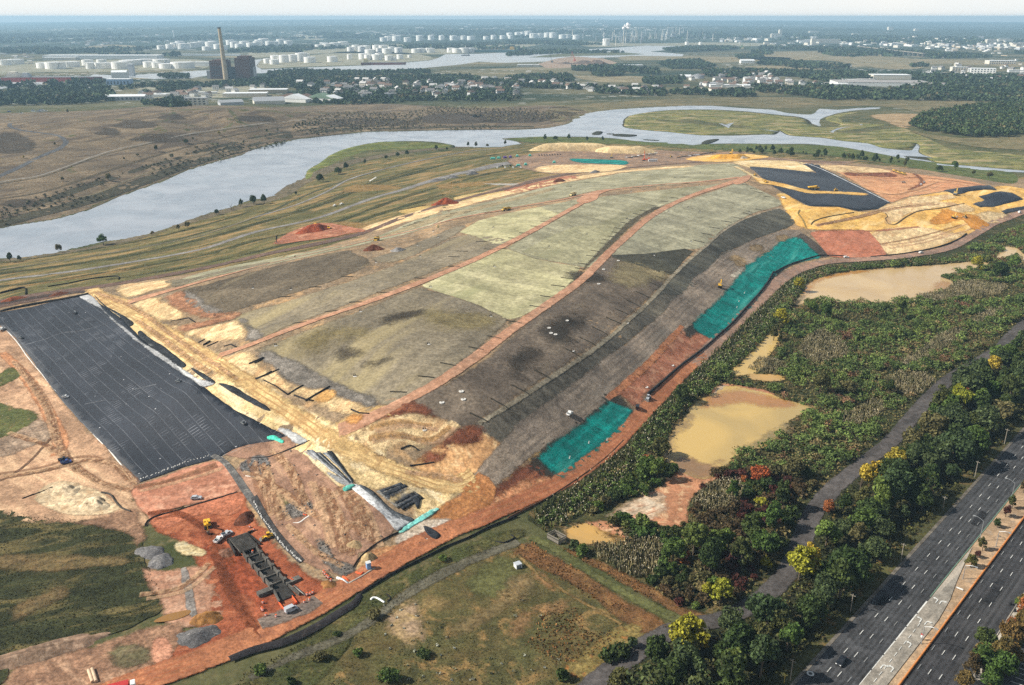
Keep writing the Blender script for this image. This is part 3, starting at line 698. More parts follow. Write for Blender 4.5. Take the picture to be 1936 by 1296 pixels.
strip('bank_scrub',[(-120,508,12),(0,494,12),(110,480,14),(240,455,16),(350,422,18),(440,396,20),(522,374,22),(560,350,24),(600,330,26),(660,308,28),(740,292,26),(820,282,22),(900,277,16),(990,270,14)],18,bank,2,cols=7)
strip('bank_scrub',[(0,512,5),(250,472,5),(400,436,5),(480,413,5),(600,361,5),(700,328,5),(800,303,5),(900,284,5)],6,soil('bank_dark',(64,66,44),(78,76,54),10,soft=2,jag=1.5),3)
gtrack=soil('grey_track',(142,138,134),(118,114,110),16,(100,92,84),.62,7,soft=1.2,jag=1,grain=.45,ruts=(3.4,(112,104,98),.5))
strip('gravel_track',[(-120,556,7),(0,531,7),(120,516,7),(250,496,7),(380,472,7),(480,440,7),(600,413,7),(700,377,8),(760,360,10),(830,338,14),(900,322,16),(960,309,18),(1030,304,18),(1090,305,14)],8,gtrack,3,jag=.7)
strip('gravel_track',[(480,412,4),(560,388,4),(620,362,4),(660,340,4),(720,322,4),(800,303,4),(880,288,4),(960,280,3.5)],4,gtrack,4,jag=.4)
strip('gravel_track',[(0,510,3),(120,494,3),(260,470,3),(380,446,3),(480,412,3.5)],3,soil('faint_track',(138,128,110),(116,108,92),10,soft=1.5,jag=1,alpha=.8),4)
for pts in ([(20,545),(120,532),(200,520),(260,506),(200,516),(100,532)],[(560,440),(640,420),(700,425),(740,432),(690,440),(640,446)],[(660,352),(720,350),(760,356),(700,362),(650,364)],[(830,350),(900,345),(960,340),(900,352),(840,358)]):
 sheet('bare_earth',pts,soil('bare_ochre',(150,120,76),(128,106,68),12,soft=4,jag=2.5,alpha=.8),2)
for pts,c in ((U2((830,620),(880,590),(885,596),(835,626)),(190,186,176)),(U2((1650,640),(1906,640),(1906,655),(1750,652)),(150,144,134))):
 sheet('concrete_slab',pts,soil('slab',c,c,8,grain=.2),4,False)
RV=soil('rough_verge',(68,70,43),(56,60,38),12,(98,90,58),.58,7,alpha=.8,soft=5,jag=4.5,grain=.6,streak=(A_LEFT,5,4,.25),bump=.8)
for p_ in ([(-60,526,9),(120,503,9),(250,483,9),(400,448,9),(480,425,9),(600,390,10),(700,352,10),(840,312,10),(940,292,8)],[(-60,550,9),(100,531,9),(250,508,8),(400,480,8),(480,456,9),(620,425,9),(760,375,10),(900,335,10),(960,322,7)],[(200,530,7),(340,508,8),(480,478,9),(600,447,10),(720,405,10),(840,368,9)],[(560,398,4),(640,368,5),(720,340,5),(800,318,5)],[(0,499,5),(140,478,6),(260,457,6),(380,428,6),(470,402,6)]):strip('rough_verge',p_,8,RV,2,cols=7,jag=1.2)
base=soil('landfill_soil',(150,126,98),(122,106,86),40,(172,140,102),.6,14,grain=.5)
sheet('landfill_soil',[(-160,592),(0,567),(200,541),(400,512),(620,466),(750,416),(870,376),(1000,341),(1130,321),(1300,308),(1420,300),(1500,305),(1600,308),(1750,322),(1860,335),(2060,345),(2060,349),(1936,402),(1880,424),(1840,447),(1800,469),(1700,488),(1560,498),(1515,509),(1475,531),(1440,564),(1400,602),(1340,659),(1290,706),(1245,752),(1200,799),(1160,842),(1120,876),(1075,909),(1020,936),(960,964),(900,989),(830,1019),(760,1056),(700,1089),(640,1118),(600,1100),(300,935),(180,935),(60,870),(-160,700)],base,2,True,.5)
st_r=(A_ROAD,6,9,.16)
DARK=soil('dark_topsoil',(108,97,80),(89,80,67),45,(130,118,92),.6,26,streak=st_r,grain=.35,gs=1.5,mid=18,soft=3,jag=1.2,bump=.3)
GREYF=soil('grey_topsoil',(130,119,98),(115,106,90),50,(146,133,102),.56,34,streak=st_r,grain=.3,gs=1.5,mid=22,soft=3,jag=1.2,bump=.3)
DARK2=soil('wet_topsoil',(114,102,88),(94,84,74),40,(138,126,106),.62,24,streak=st_r,grain=.35,gs=1.5,mid=16,soft=3,jag=1.2,bump=.3)
TURF=soil('pale_turf',(176,168,134),(162,156,120),60,(142,140,104),.6,22,streak=(A_ROAD,7,7,.08),grain=.22,gs=1.0,mid=12,soft=.8,jag=.6,bump=.15,seams=(A_ROAD+math. pi/2,9.,.1,.07,.86))
TURFG=soil('green_turf',(142,137,112),(154,149,124),55,(126,122,96),.58,20,streak=(A_ROAD,7,7,.12),grain=.25,gs=1.0,mid=12,soft=1.2,jag=.8,bump=.15,seams=(A_ROAD+math. pi/2,9.,.12,.07,.86))
TURFU=soil('grey_turf',(154,149,126),(138,134,112),55,(166,160,134),.58,20,streak=(A_UP,7,7,.1),grain=.25,gs=1.0,mid=12,soft=1.2,jag=.8,bump=.15,seams=(A_UP+math. pi/2,8.,.1,.07,.86))
SLOPE=soil('slope_mulch',(99,93,82),(83,78,69),50,(114,107,93),.6,20,streak=(A_ROAD+math. pi/2+.1,9,4,.3),grain=.4,gs=1.2,mid=10,soft=2,jag=1,bump=.4)
SLOPED=soil('slope_mulch_dark',(86,83,74),(74,72,64),50,(98,95,82),.6,18,streak=(A_ROAD+math. pi/2+.1,9,4,.22),grain=.35,gs=1.2,mid=10,soft=1.5,jag=.8,bump=.3,seams=(A_ROAD+math. pi/2+.1,5.,.12,.12,.85))
SAND=soil('sand_yellow',(211,187,142),(193,167,120),26,(220,201,164),.55,9,streak=(A_LIN,3,3,.2),grain=.4,gs=.9,mid=6,soft=4.5,jag=3,bump=.8)
SANDY=soil('sand_golden',(216,176,104),(200,156,86),26,(224,192,134),.56,12,streak=(A_UP,4,4,.15),grain=.35,gs=.9,mid=8,soft=4,jag=2.5,bump=.5)
CREAM=soil('sand_cream',(218,194,152),(200,172,128),18,(182,148,108),.56,7,streak=(A_ROAD,3,3,.2),grain=.45,gs=.9,mid=5,soft=5,jag=3,bump=.8)
RUST=soil('rust_soil',(160,108,84),(142,93,71),22,(178,132,104),.58,9,grain=.4,gs=.9,mid=6,soft=3.5,jag=2.5,bump=.4)
RUSTD=soil('rust_soil_dark',(122,74,54),(104,64,48),14,(150,98,70),.58,6,streak=(A_ROAD,4,3,.25),grain=.45,gs=.9,mid=5,soft=5,jag=3,bump=.5)
GREYS=soil('grey_crushed',(132,124,114),(108,102,94),12,(92,86,78),.6,5,streak=(A_LIN,4,4,.25),grain=.5,gs=.8,mid=5,soft=3.5,jag=3,bump=.6)
BRN=soil('brown_pad',(158,118,90),(140,104,80),22,(172,134,104),.6,9,streak=(A_LIN,4,4,.15),grain=.35,gs=.9,mid=6,soft=2,jag=1.2,bump=.4)
sheet('turf',[(330,538),(345,528),(400,512),(500,492),(600,474),(700,452),(800,412),(880,392),(960,374),(1040,352),(1120,338),(1220,322),(1320,313),(1390,311),(1412,333),(1380,338),(1250,352),(1130,361),(1080,372),(990,389),(880,410),(780,440),(700,460),(600,482),(480,508),(400,524),(345,540)],TURFG,3,True,0)
sheet('turf',[(720,450),(800,418),(880,397),(960,378),(1040,357),(1040,362),(960,384),(880,404),(800,428)],soil('worn_turf',(150,134,104),(170,156,124),16,soft=4,jag=2,alpha=.8),4)
sheet('cream_strip',[(690,430),(800,397),(880,380),(960,362),(1030,345),(1120,330),(1200,321),(1300,314),(1300,317),(1180,327),(1100,340),(1020,357),(940,375),(860,396),(780,418),(700,440)],CREAM,4)
sheet('topsoil_field',M1((1200,120),(1380,105),(1550,62),(1906,-12),(1906,12),(1650,55),(1400,120),(1290,165),(1220,150)),soil('greyshoulder',(112,104,86),(126,114,92),20,(92,88,74),.6,9,soft=2,jag=1.5),4)
sheet('topsoil_field',[(345,550),(400,536),(500,510),(600,485),(660,474),(668,480),(695,492),(692,505),(640,528),(590,545),(540,560),(480,578),(440,590),(400,590),(372,580),(352,562)],DARK,3,True,.5)
sheet('topsoil_field',[(445,600),(540,572),(640,540),(740,505),(800,480),(860,450),(905,446),(960,456),(945,470),(900,486),(850,503),(780,530),(700,560),(620,590),(550,616),(490,640),(462,622)],GREYF,3,True,.4)
sheet('topsoil_field',[(705,490),(760,472),(800,455),(860,430),(880,428),(858,446),(800,476),(740,497)],GREYF,3,True,.4)
sheet('turf',[(868,440),(905,418),(960,404),(1030,390),(1092,378),(1118,374),(1095,388),(1050,412),(1000,440),(955,462),(930,462),(900,448)],TURF,3,False,0)
sheet('turf',[(1020,392),(1092,378),(1118,374),(1095,388),(1060,406),(1040,400)],TURFG,4,False,0)
sheet('topsoil_field',[(478,664),(540,642),(640,604),(720,574),(790,544),(850,560),(905,578),(962,606),(905,660),(840,712),(785,748),(735,770),(690,752),(640,732),(580,712),(530,695),(500,672)],GREYF,3,False,0)
sheet('dark_soil_patch',M2((900,420),(1000,370),(1150,330),(1230,340),(1150,390),(1050,410),(950,440)),soil('dark_stain',(78,70,58),(66,60,52),9,soft=9,jag=4,alpha=.75,streak=(A_ROAD+.9,3,5,.2)),4)
sheet('dark_soil_patch',M2((570,640),(650,600),(770,630),(790,660),(680,690),(600,670)),soil('dark_stain',(84,76,64),(72,66,58),9,soft=9,jag=4,alpha=.75),4)
sheet('dark_soil_patch',M2((800,720),(900,700),(960,680),(900,740),(830,750)),soil('dark_stain',(90,82,70),(80,74,64),9,soft=8,jag=3,alpha=.7),4)
sheet('dark_soil_patch',M2((1180,360),(1300,330),(1700,380),(1760,420),(1640,470),(1400,480),(1250,420)),soil('yellow_stain',(142,128,84),(128,116,80),9,soft=14,jag=5,alpha=.45,streak=(A_ROAD+.9,5,5,.25)),4)
sheet('dark_soil_patch',M2((330,560),(430,500),(600,440),(800,470),(820,520),(640,560),(520,640),(380,640)),soil('yellow_stain2',(146,130,84),(130,118,80),12,soft=16,jag=5,alpha=.5),4)
sheet('turf',[(795,542),(850,516),(900,493),(955,470),(1010,490),(1060,500),(1098,505),(1078,545),(1040,572),(985,600),(960,607),(905,578),(850,560)],TURF,3,False,0)
sheet('turf',[(957,470),(1000,446),(1050,418),(1100,390),(1128,374),(1145,372),(1250,360),(1385,346),(1330,362),(1240,394),(1200,420),(1175,445),(1140,480),(1115,510),(1098,505),(1060,498),(1010,490)],TURFG,3,False,0)
sheet('turf',[(985,478),(1040,448),(1085,430),(1165,425),(1150,455),(1110,500),(1060,498)],soil('mid_turf',(160,154,122),(148,143,114),40,(134,131,102),.58,16,streak=(A_ROAD,7,6,.1),grain=.22,soft=.8,jag=.6,bump=.1,seams=(A_ROAD+math. pi/2,9.,.06,.05,.94)),4,False,0)
sheet('dark_soil_patch',[(1110,505),(1140,480),(1175,445),(1212,412),(1250,392),(1236,392),(1190,418),(1160,448),(1120,488),(1085,530),(1040,572),(985,604),(958,618),(905,662),(840,714),(812,733),(812,726),(900,655),(955,610),(985,598),(1040,566),(1078,540)],soil('ditch_soil',(80,74,60),(92,84,66),10,soft=2,jag=1,alpha=.9),4,False,0)
sheet('topsoil_field',[(780,762),(850,725),(905,690),(960,645),(1010,605),(1055,570),(1100,540),(1145,490),(1180,496),(1225,508),(1262,522),(1225,565),(1180,605),(1130,648),(1060,695),(1000,735),(930,782),(898,802),(862,806),(820,790)],DARK2,3,True,.4)
sheet('dark_soil_patch',M3((820,0),(1100,60),(1130,90),(1060,130),(900,170),(760,120)),soil('pale_stain',(146,134,100),(132,120,92),12,soft=14,jag=5,alpha=.8,streak=(A_ROAD+.9,5,5,.2)),4)
for p in (M3((300,420),(500,380),(560,420),(480,520),(330,560)),M3((0,700),(120,620),(260,640),(200,760),(60,820)),M3((420,60),(600,60),(700,110),(560,150))):
 sheet('dark_soil_patch',p,soil('dark_stain3',(64,57,50),(56,52,46),9,soft=14,jag=5,alpha=.75),4)
sheet('turf',[(1150,482),(1180,452),(1215,422),(1250,399),(1310,376),(1375,354),(1402,346),(1440,362),(1468,376),(1478,388),(1430,402),(1400,416),(1360,440),(1330,468),(1280,474),(1220,482)],TURFU,3,True,0)
sheet('mulch_field',[(1146,484),(1220,481),(1280,473),(1326,468),(1308,478),(1290,496),(1268,524),(1225,508),(1180,496)],soil('dark_mulch',(74,72,60),(64,62,53),30,streak=(A_UP,5,5,.15),grain=.3,soft=.6,jag=.5,seams=(A_UP,5.,.06,.06,.9)),4,False,0)
sheet('mulch_slope',[(896,806),(950,774),(1000,742),(1066,698),(1130,655),(1195,600),(1240,556),(1265,545),(1296,552),(1290,562),(1258,592),(1216,624),(1150,680),(1080,740),(1000,800),(950,850)],SLOPE,3,True,.3)
sheet('mulch_slope',[(1240,556),(1268,527),(1300,495),(1330,470),(1362,442),(1400,418),(1440,404),(1474,396),(1502,422),(1470,438),(1430,452),(1400,466),(1362,480),(1352,502),(1328,520),(1300,554)],SLOPED,4,True,.2)
sheet('mulch_slope',[(1250,542),(1240,556),(1300,554),(1328,520),(1362,480),(1400,470),(1420,470),(1392,492),(1350,525),(1300,575),(1280,572)],soil('bench_soil',(112,104,92),(98,92,82),14,(128,118,104),.6,6,soft=2,jag=1.5,streak=(A_ROAD,5,4,.15)),3)
BENCH=soil('bench_track',(146,131,114),(124,111,98),14,(136,124,110),.6,6,streak=(A_ROAD,6,3,.2),grain=.45,gs=.8,soft=1.5,jag=1,ruts=(3.2,(92,84,76),.5))
strip('bench_road',[(880,955,12),(915,912,11),(950,872,12),(1000,828,14),(1060,786,16),(1120,740,16),(1180,692,16),(1240,640,16),(1290,592,18),(1330,556,22),(1370,522,26),(1410,492,26),(1450,466,22),(1490,444,14),(1515,440,8)],14,BENCH,5,jag=.8,cols=9)
for px,py in ((1430,470),(1450,482),(1400,500),(1390,490),(1480,452)):
 sheet('rubble',[(px+14*math. cos(a)*(1+.3*math. sin(4*a+px)),py+6*math. sin(a)) for a in np. linspace(0,5.6,8)],soil('rubble_dirt',(150,126,92),(120,104,82),5,soft=4,jag=2),6)
sheet('pale_apron',M3((1620,70),(1700,20),(1720,10),(1660,90),(1610,95)),soil('apron',(176,166,148),(150,140,124),8,soft=2,jag=1),6)
strip('crest_berm',[(905,803,2),(950,776,2.4),(1000,744,2.4),(1066,700,2.4),(1130,657,2.4),(1195,602,2.4),(1245,554,2.6),(1268,527,2.4),(1300,496,2.2),(1332,469,2),(1364,441,1.8),(1400,419,1.8),(1440,404,1.6),(1474,395,1.6)],2.4,soil('crest_soil',(150,140,120),(132,122,104),10,(112,104,86),.6,5,soft=.9,jag=.8),6)
A_T1=ang((1290,640),(1500,450))
TEAL=soil('teal_mulch',(10,124,114),(18,104,98),26,(64,142,130),.58,9,seams=(A_T1+math. pi/2,4.5,.09,.05,.84),streak=(A_T1,8,3,.28),grain=.35,gs=.8,mid=6,soft=3.5,jag=1.6,bump=.3)
HALO=soil('blown_mulch',(54,52,46),(66,60,52),12,soft=5,jag=2.5,grain=.4)
sheet('mulch_edge',M3((1240,470),(1290,430),(1400,350),(1560,220),(1620,150),(1780,-20),(1860,-40),(1960,-30),(1980,60),(1600,440),(1500,560),(1400,540),(1330,560),(1260,500)),HALO,4)
sheet('mulch_edge',U4((230,1050),(290,1000),(330,1010),(400,1060),(510,1165),(430,1180),(250,1060)),soil('dark_mulch_slope',(82,74,66),(70,64,58),12,soft=1.5,jag=1,grain=.35),5,False)
sheet('seeded_slope',[(1309,620),(1330,598),(1362,562),(1392,530),(1412,506),(1440,484),(1468,464),(1500,450),(1512,452),(1530,468),(1549,488),(1500,500),(1470,517),(1455,530),(1432,570),(1392,606),(1370,626),(1348,642),(1330,634)],TEAL,6,True,1.0)
sheet('mulch_edge',[(1002,882),(1018,858),(1045,832),(1085,805),(1120,775),(1150,748),(1175,752),(1192,768),(1202,785),(1180,800),(1060,900),(1060,912),(1030,905)],HALO,4)
sheet('seeded_slope',[(1018,864),(1045,842),(1088,812),(1128,782),(1152,762),(1175,770),(1194,780),(1186,800),(1168,822),(1140,846),(1108,874),(1080,894),(1062,907),(1045,894),(1030,880)],TEAL,6,True,1.0)
sheet('rust_slope',[(1156,750),(1190,724),(1222,698),(1255,664),(1288,626),(1300,640),(1320,632),(1344,642),(1322,664),(1290,692),(1258,718),(1225,745),(1202,776),(1190,764),(1172,750)],RUST,5)
strip('ochre_berm',[(1148,756,3),(1190,722,4),(1225,690,4),(1262,650,4),(1290,618,3)],4,soil('ochre',(176,122,86),(160,106,76),8,soft=1,jag=.8),6)
strip('ochre_berm',M3((1900,200,4),(1740,330,4),(1560,480,5),(1400,640,5),(1250,770,5),(1050,960,4),(950,1060,3)),4,soil('ochre2',(196,146,92),(178,126,80),8,soft=1,jag=.8),4)
strip('ochre_berm',[(1000,872,3),(1040,838,4),(1090,800,4),(1140,764,4),(1200,712,4),(1250,664,3)],4,soil('ochre3',(176,146,96),(150,122,84),6,(190,180,160),.6,4,soft=1.2,jag=1.2),4)
sheet('rust_slope',[(905,975),(905,955),(925,930),(960,905),(1005,872),(1018,880),(1042,905),(1052,914),(1010,932),(960,954)],RUSTD,4)
sheet('rust_slope',B3((-150,440),(-60,370),(60,300),(170,270),(230,290),(140,350),(40,400),(-80,455)),soil('washed_rust',(206,164,124),(182,128,92),14,(160,96,66),.6,6,streak=(A_RUST,4,3,.3),soft=3,jag=1.5),5)
ROADM=soil('red_track',(182,144,118),(168,127,101),22,(156,115,91),.6,9,grain=.3,gs=.8,soft=.9,jag=.7,ruts=(2.6,(156,110,84),.4))
strip('dirt_road',[(412,676,8),(470,655,5.6),(520,635,5.6),(600,605,5.6),(700,571,5.6),(800,533,5.6),(880,500,5.6),(940,472,5.6),(1000,441,5.6),(1050,413,5.6),(1100,385,5.6),(1122,372,8)],7,ROADM,6,jag=.4)
strip('dirt_road',[(640,815,9),(700,790,8),(760,762,6.2),(830,724,6.2),(900,676,6.2),(960,630,6.2),(1010,595,6.2),(1060,560,6.2),(1105,526,6.2),(1150,480,6.2),(1190,444,6.2),(1220,418,6.2),(1260,393,6.2),(1310,370,6.2),(1370,350,8),(1410,337,9)],7.5,ROADM,6,jag=.4)
strip('dirt_road',[(235,575,8),(280,562,8),(330,548,5.6),(420,523,4.8),(520,497,4.8),(620,474,4.8),(700,455,4.8),(780,437,4.8),(860,415,4.8),(930,402,4.8),(1000,389,4.8),(1060,379,4.8),(1110,368,5.6),(1170,358,5.6),(1250,350,5.6),(1330,344,5.6),(1400,336,9)],6,ROADM,6,jag=.4)
sheet('dirt_road',[(1090,380),(1120,364),(1160,358),(1135,368),(1128,378),(1105,386)],ROADM,6)
sheet('dirt_road',[(1385,346),(1400,336),(1420,333),(1412,344),(1395,350)],ROADM,6)
HAUL=soil('haul_road',(106,84,72),(92,76,68),16,(128,98,80),.6,7,grain=.4,gs=.9,soft=1.6,jag=1.2,ruts=(3.4,(92,76,68),.5))
strip('haul_road',[(-120,598,20),(0,574,20),(60,563,20),(130,552,18),(200,541,15),(300,524,13),(400,505,12),(500,482,12),(600,462,12),(690,440,12),(760,413,12),(830,390,12),(900,371,12),(960,357,13),(1030,338,13),(1100,327,13),(1180,319,13),(1260,312,13),(1350,306,12),(1420,303,12),(1500,306,12),(1600,308,10)],13,HAUL,5,jag=1)
strip('dark_bank',M1((-200,300,6),(0,285,6),(150,262,6),(400,222,6),(620,200,5)),6,soil('wet_bank',(60,52,48),(78,66,58),8,soft=1.5,jag=1),6)
LINER=soil('black_liner_far',(34,36,42),(42,44,50),40,(50,52,58),.62,12,streak=(A_UP,6,6,.15),grain=.25,gs=1.2,rough=.5,spec=.3,bump=.15)
def liner(pts,mat,layer,label,**k):
 return sheet('liner_sheet',pts,mat,layer,False,k. pop('jag',.4),raise_=.05,label=label,cat='liner',**k)
sheet('sand_slope',U4((-200,480),(0,490),(270,480),(330,500),(420,555),(300,550),(150,545),(-60,530)),SAND,4)
liner([(1417,316),(1448,318),(1490,322),(1545,328),(1530,318),(1518,312),(1535,310),(1570,326),(1615,348),(1650,366),(1682,384),(1660,396),(1622,400),(1585,392),(1530,391),(1500,376),(1475,362),(1450,346)],LINER,6,'large black liner sheet crossed by a yellow sand haul strip beyond the mound')
sheet('sand_haul_strip',U4((-40,590),(60,620),(200,650),(330,685),(420,695),(560,700),(700,708),(770,715),(760,728),(640,722),(480,715),(370,715),(250,690),(100,655),(0,640)),SANDY,8)
strip('sand_haul_strip',[(1390,316,6),(1410,326,6),(1430,338,6),(1446,346,6)],6,SAND,8)
strip('white_ballast',U4((330,495,1.6),(430,530,1.6),(560,590,1.6),(700,660,1.6),(800,710,1.6),(930,775,1.6)),1.6,soil('ballast',(206,206,204),(160,160,160),3,grain=.5),8,jag=.3)
strip('liner_trench',U4((280,490,3),(400,530,3),(530,590,3.5),(680,660,3.5),(800,715,3.5),(940,785,3)),3,soil('trench_dark',(44,46,50),(80,80,82),4),7,jag=.3)
sheet('red_basin',U4((400,500),(600,508),(850,530),(1050,560),(1200,580),(1500,620),(1750,680),(1900,700),(1960,760),(1900,740),(1700,660),(1500,670),(1350,690),(1200,715),(1050,740),(950,775),(860,725),(760,670),(640,600),(520,540)),soil('basin_soil',(192,146,108),(176,126,92),40,(204,164,124),.6,16,grain=.35,soft=3,jag=2),3)
sheet('tan_bench',U4((380,498),(600,510),(800,525),(930,545),(920,560),(700,562),(540,552),(430,520)),CREAM,4)
sheet('rust_bank',U4((610,562),(750,565),(930,562),(1000,590),(900,592),(760,585),(650,585)),RUSTD,5)
sheet('rust_slope',U4((1100,560),(1170,600),(1180,640),(1120,680),(1060,690),(1150,640),(1140,600)),RUSTD,5)
sheet('sand_slope',[(1470,362),(1500,376),(1530,391),(1585,393),(1625,402),(1665,397),(1690,385),(1735,372),(1790,364),(1850,358),(1900,352),(1936,358),(2000,365),(2000,380),(1936,390),(1880,415),(1842,440),(1790,462),(1740,478),(1690,486),(1640,440),(1600,438),(1545,436),(1515,432),(1500,420),(1480,392)],SANDY,4,True,.6)
sheet('sand_pale',U4((860,810),(1000,770),(1100,735),(1200,735),(1350,720),(1420,740),(1300,770),(1470,785),(1400,800),(1200,830),(1080,860),(1000,910),(930,935),(905,900),(920,870)),CREAM,5)
sheet('sand_pale',U4((1370,810),(1470,790),(1560,830),(1500,850),(1400,840)),CREAM,6)
sheet('sand_ochre',U4((1220,930),(1300,850),(1330,820),(1450,855),(1560,870),(1660,935),(1560,980),(1500,940),(1450,900),(1350,930)),soil('wet_sand',(178,122,56),(192,138,70),16,(164,108,48),.6,7,grain=.35,soft=3,jag=2),6)
sheet('sand_pale',U4((1560,870),(1640,840),(1760,860),(1790,890),(1660,930)),CREAM,6)
sheet('sand_pale',[(1648,442),(1736,430),(1790,440),(1830,442),(1790,460),(1740,476),(1682,483)],CREAM,5)
sheet('rust_pad',[(1528,440),(1570,438),(1640,436),(1662,460),(1678,485),(1620,489),(1568,488),(1548,462)],soil('rust_pad_soil',(172,114,90),(160,102,78),18,(182,130,104),.62,7,grain=.25,gs=.8,soft=1,jag=.8,streak=(A_UP,4,4,.1)),6,False)
strip('rust_edge',U4((400,985,2),(600,975,2),(800,985,2.5),(1000,970,3),(1150,955,2)),2.5,RUST,7)
for p,lb in ((U4((1330,690),(1450,670),(1600,655),(1660,655),(1710,690),(1620,685),(1500,700),(1430,720),(1390,715)),'narrow black liner sheet beside an excavator on the far yellow slope'),(U4((1580,735),(1640,720),(1740,698),(1820,710),(1900,755),(1850,770),(1760,790),(1700,805),(1590,812),(1535,790),(1620,760)),'black liner sheet draped over the far yellow sand slope'),(U4((1740,840),(1780,825),(1906,805),(1906,830),(1800,850),(1770,858)),'small black liner strip lowest on the far yellow sand slope')):
 liner(p,LINER,7,lb)
strip('swale',U4((370,940,1.2),(400,910,1.2),(500,880,1.2),(680,850,1.2)),1.2,soil('swale_dark',(70,60,40),(84,72,48),5),8,jag=.2)
strip('swale',U4((905,855,.8),(922,880,.8),(908,895,.8),(930,930,1),(980,935,1.4),(1060,880,1.4),(1150,840,1.4),(1300,820,1.4),(1400,800,1.4),(1475,785,1.2)),1.4,soil('swale_dark2',(64,50,34),(80,66,44),5),8,jag=.2)
strip('rut',U4((290,830,1.6),(280,860,1.6),(310,900,1.6),(340,965,1.6)),1.6,soil('wet_rut',(150,120,70),(120,108,70),4,soft=.8,jag=.5),6)
YARD=soil('yard_dirt',(142,116,94),(118,100,86),24,(166,134,104),.58,10,grain=.45,soft=4,jag=3)
sheet('yard',[(960,305),(985,296),(1020,290),(1130,276),(1240,284),(1330,288),(1400,288),(1460,298),(1560,305),(1620,306),(1560,314),(1440,303),(1300,309),(1180,318),(1060,330),(990,320)],YARD,4)
sheet('sand_pile_apron',U3((190,540),(260,515),(420,505),(700,505),(860,515),(780,545),(640,560),(560,560),(400,565),(250,560)),CREAM,6)
sheet('seeded_slope',U3((440,465),(520,462),(700,468),(850,478),(850,505),(700,500),(520,490)),TEAL,7)
sheet('sand_slope',U3((1280,465),(1400,440),(1600,428),(1750,430),(1880,450),(1700,475),(1560,485),(1380,480)),SANDY,7)
sheet('sand_slope',[(1390,306),(1440,304),(1500,306),(1520,312),(1440,316),(1405,312)],SAND,6)
sheet('tan_bench',U2((1040,840),(1240,800),(1420,815),(1330,850),(1190,868)),soil('dry_straw',(186,158,98),(164,140,92),10,soft=2,jag=1.5),3)
sheet('tan_bench',U2((1440,745),(1620,705),(1800,690),(1830,705),(1540,785)),soil('dry_straw2',(190,166,110),(170,146,100),10,soft=2,jag=1.5),3)
sheet('rust_bank',U2((1780,680),(1906,660),(2250,585),(2340,600),(2200,640),(1906,705)),RUST,4)
sheet('rust_bank',U2((150,1060),(250,1000),(380,945),(520,925),(700,955),(800,975),(830,985),(700,1000),(560,1030),(330,1060),(180,1080)),RUST,6)
mem,nt,b,out=newmat('membrane'); N=NT(nt); P=N. pos()
mp=N. mapped(P,A_LIN,(1,1,1)); sx=N. n('SeparateXYZ'); N. l(mp,sx. inputs[0])
c=N. mix(N. ramp(N. noise(P,1/45.,5,.6),.3,.7),lin((38,41,47)),lin((49,52,59)))
wob=N. math('ADD',sx. outputs[1],N. math('MULTIPLY',N. noise(P,1/60.,2),2.0))
q=N. math('DIVIDE',wob,5.2)
wn_=N. n('TexWhiteNoise',noise_dimensions='1D'); N. l(N. math('FLOOR',q),wn_. inputs['W'])
c=N. mix(1,c,N. gray(N. ramp(wn_. outputs['Value'],0,1,.86,1.14)),'MULTIPLY')
fr=N. math('FRACT',q)
seam=N. math('MULTIPLY',N. math('LESS_THAN',fr,.05),N. ramp(N. noise(P,1/6.,4,.7),.35,.65,.25,1))
c=N. mix(N. math('MULTIPLY',seam,.3),c,lin((150,152,156)))
fl=N. math('FRACT',N. math('DIVIDE',sx. outputs[0],2.2))
wr=N. math('MULTIPLY',N. math('LESS_THAN',fl,.2),N. math('MULTIPLY',N. ramp(N. noise(P,1/22.,3),.54,.66),N. math('GREATER_THAN',fr,.25)))
c=N. mix(N. math('MULTIPLY',wr,.5),c,lin((150,152,158)))
sp=N. n('TexVoronoi'); sp. inputs['Scale']. default_value=.16; N. l(P,sp. inputs['Vector'])
c=N. mix(N. math('MULTIPLY',N. math('LESS_THAN',sp. outputs['Distance'],.055),N. ramp(N. noise(P,1/30.,3),.5,.6)),c,lin((190,190,190)))
N. l(c,b. inputs['Base Color']); b. inputs['Roughness']. default_value=.6; b. inputs['Specular IOR Level']. default_value=.25
bm=N. n('Bump'); bm. inputs['Strength']. default_value=.5; bm. inputs['Distance']. default_value=.4
N. l(N. noise(N. mapped(P,A_LIN,(1,.25,1)),.5,4),bm. inputs['Height']); N. l(bm. outputs[0],b. inputs['Normal'])
mem_o=sheet('liner_sheet',[(-140,614),(0,592),(60,582),(120,567),(162,559),(175,566),(205,586),(240,612),(265,640),(300,668),(350,706),(400,745),(450,780),(500,806),(543,826),(515,836),(470,842),(440,852),(418,865),(390,874),(350,884),(300,902),(264,914),(235,882),(200,846),(160,806),(120,762),(95,730),(70,695),(50,668),(30,640),(0,616),(-140,650)],mem,4,False,.3,raise_=.06,label='huge black membrane with pale seams between bare dirt and the sand road',cat='liner')
GEO=soil('pale_geotextile',(176,176,174),(142,142,142),14,(196,196,192),.6,5,streak=(A_LIN,5,3,.2),grain=.35,gs=.8,soft=1,jag=1)
BLKF=soil('black_fabric',(40,42,46),(56,58,60),6,(110,112,112),.66,3,grain=.5,streak=(A_LIN,4,3,.3))
def cloth(pts,mat,layer,label,hf=None):
 return sheet('fabric_sheet',pts,mat,layer,True,.4,raise_=.03,hfun=hf,label=label,cat='fabric sheet')
cloth(M1((570,240),(640,225),(700,270),(760,350),(830,410),(920,480),(1010,560),(1110,620),(1220,690),(1330,770),(1450,840),(1550,860),(1480,890),(1400,850),(1280,770),(1150,680),(1040,600),(960,540),(880,470),(790,390),(720,320),(640,280)),GEO,6,'long grey fabric strip along the uphill edge of the huge black membrane')
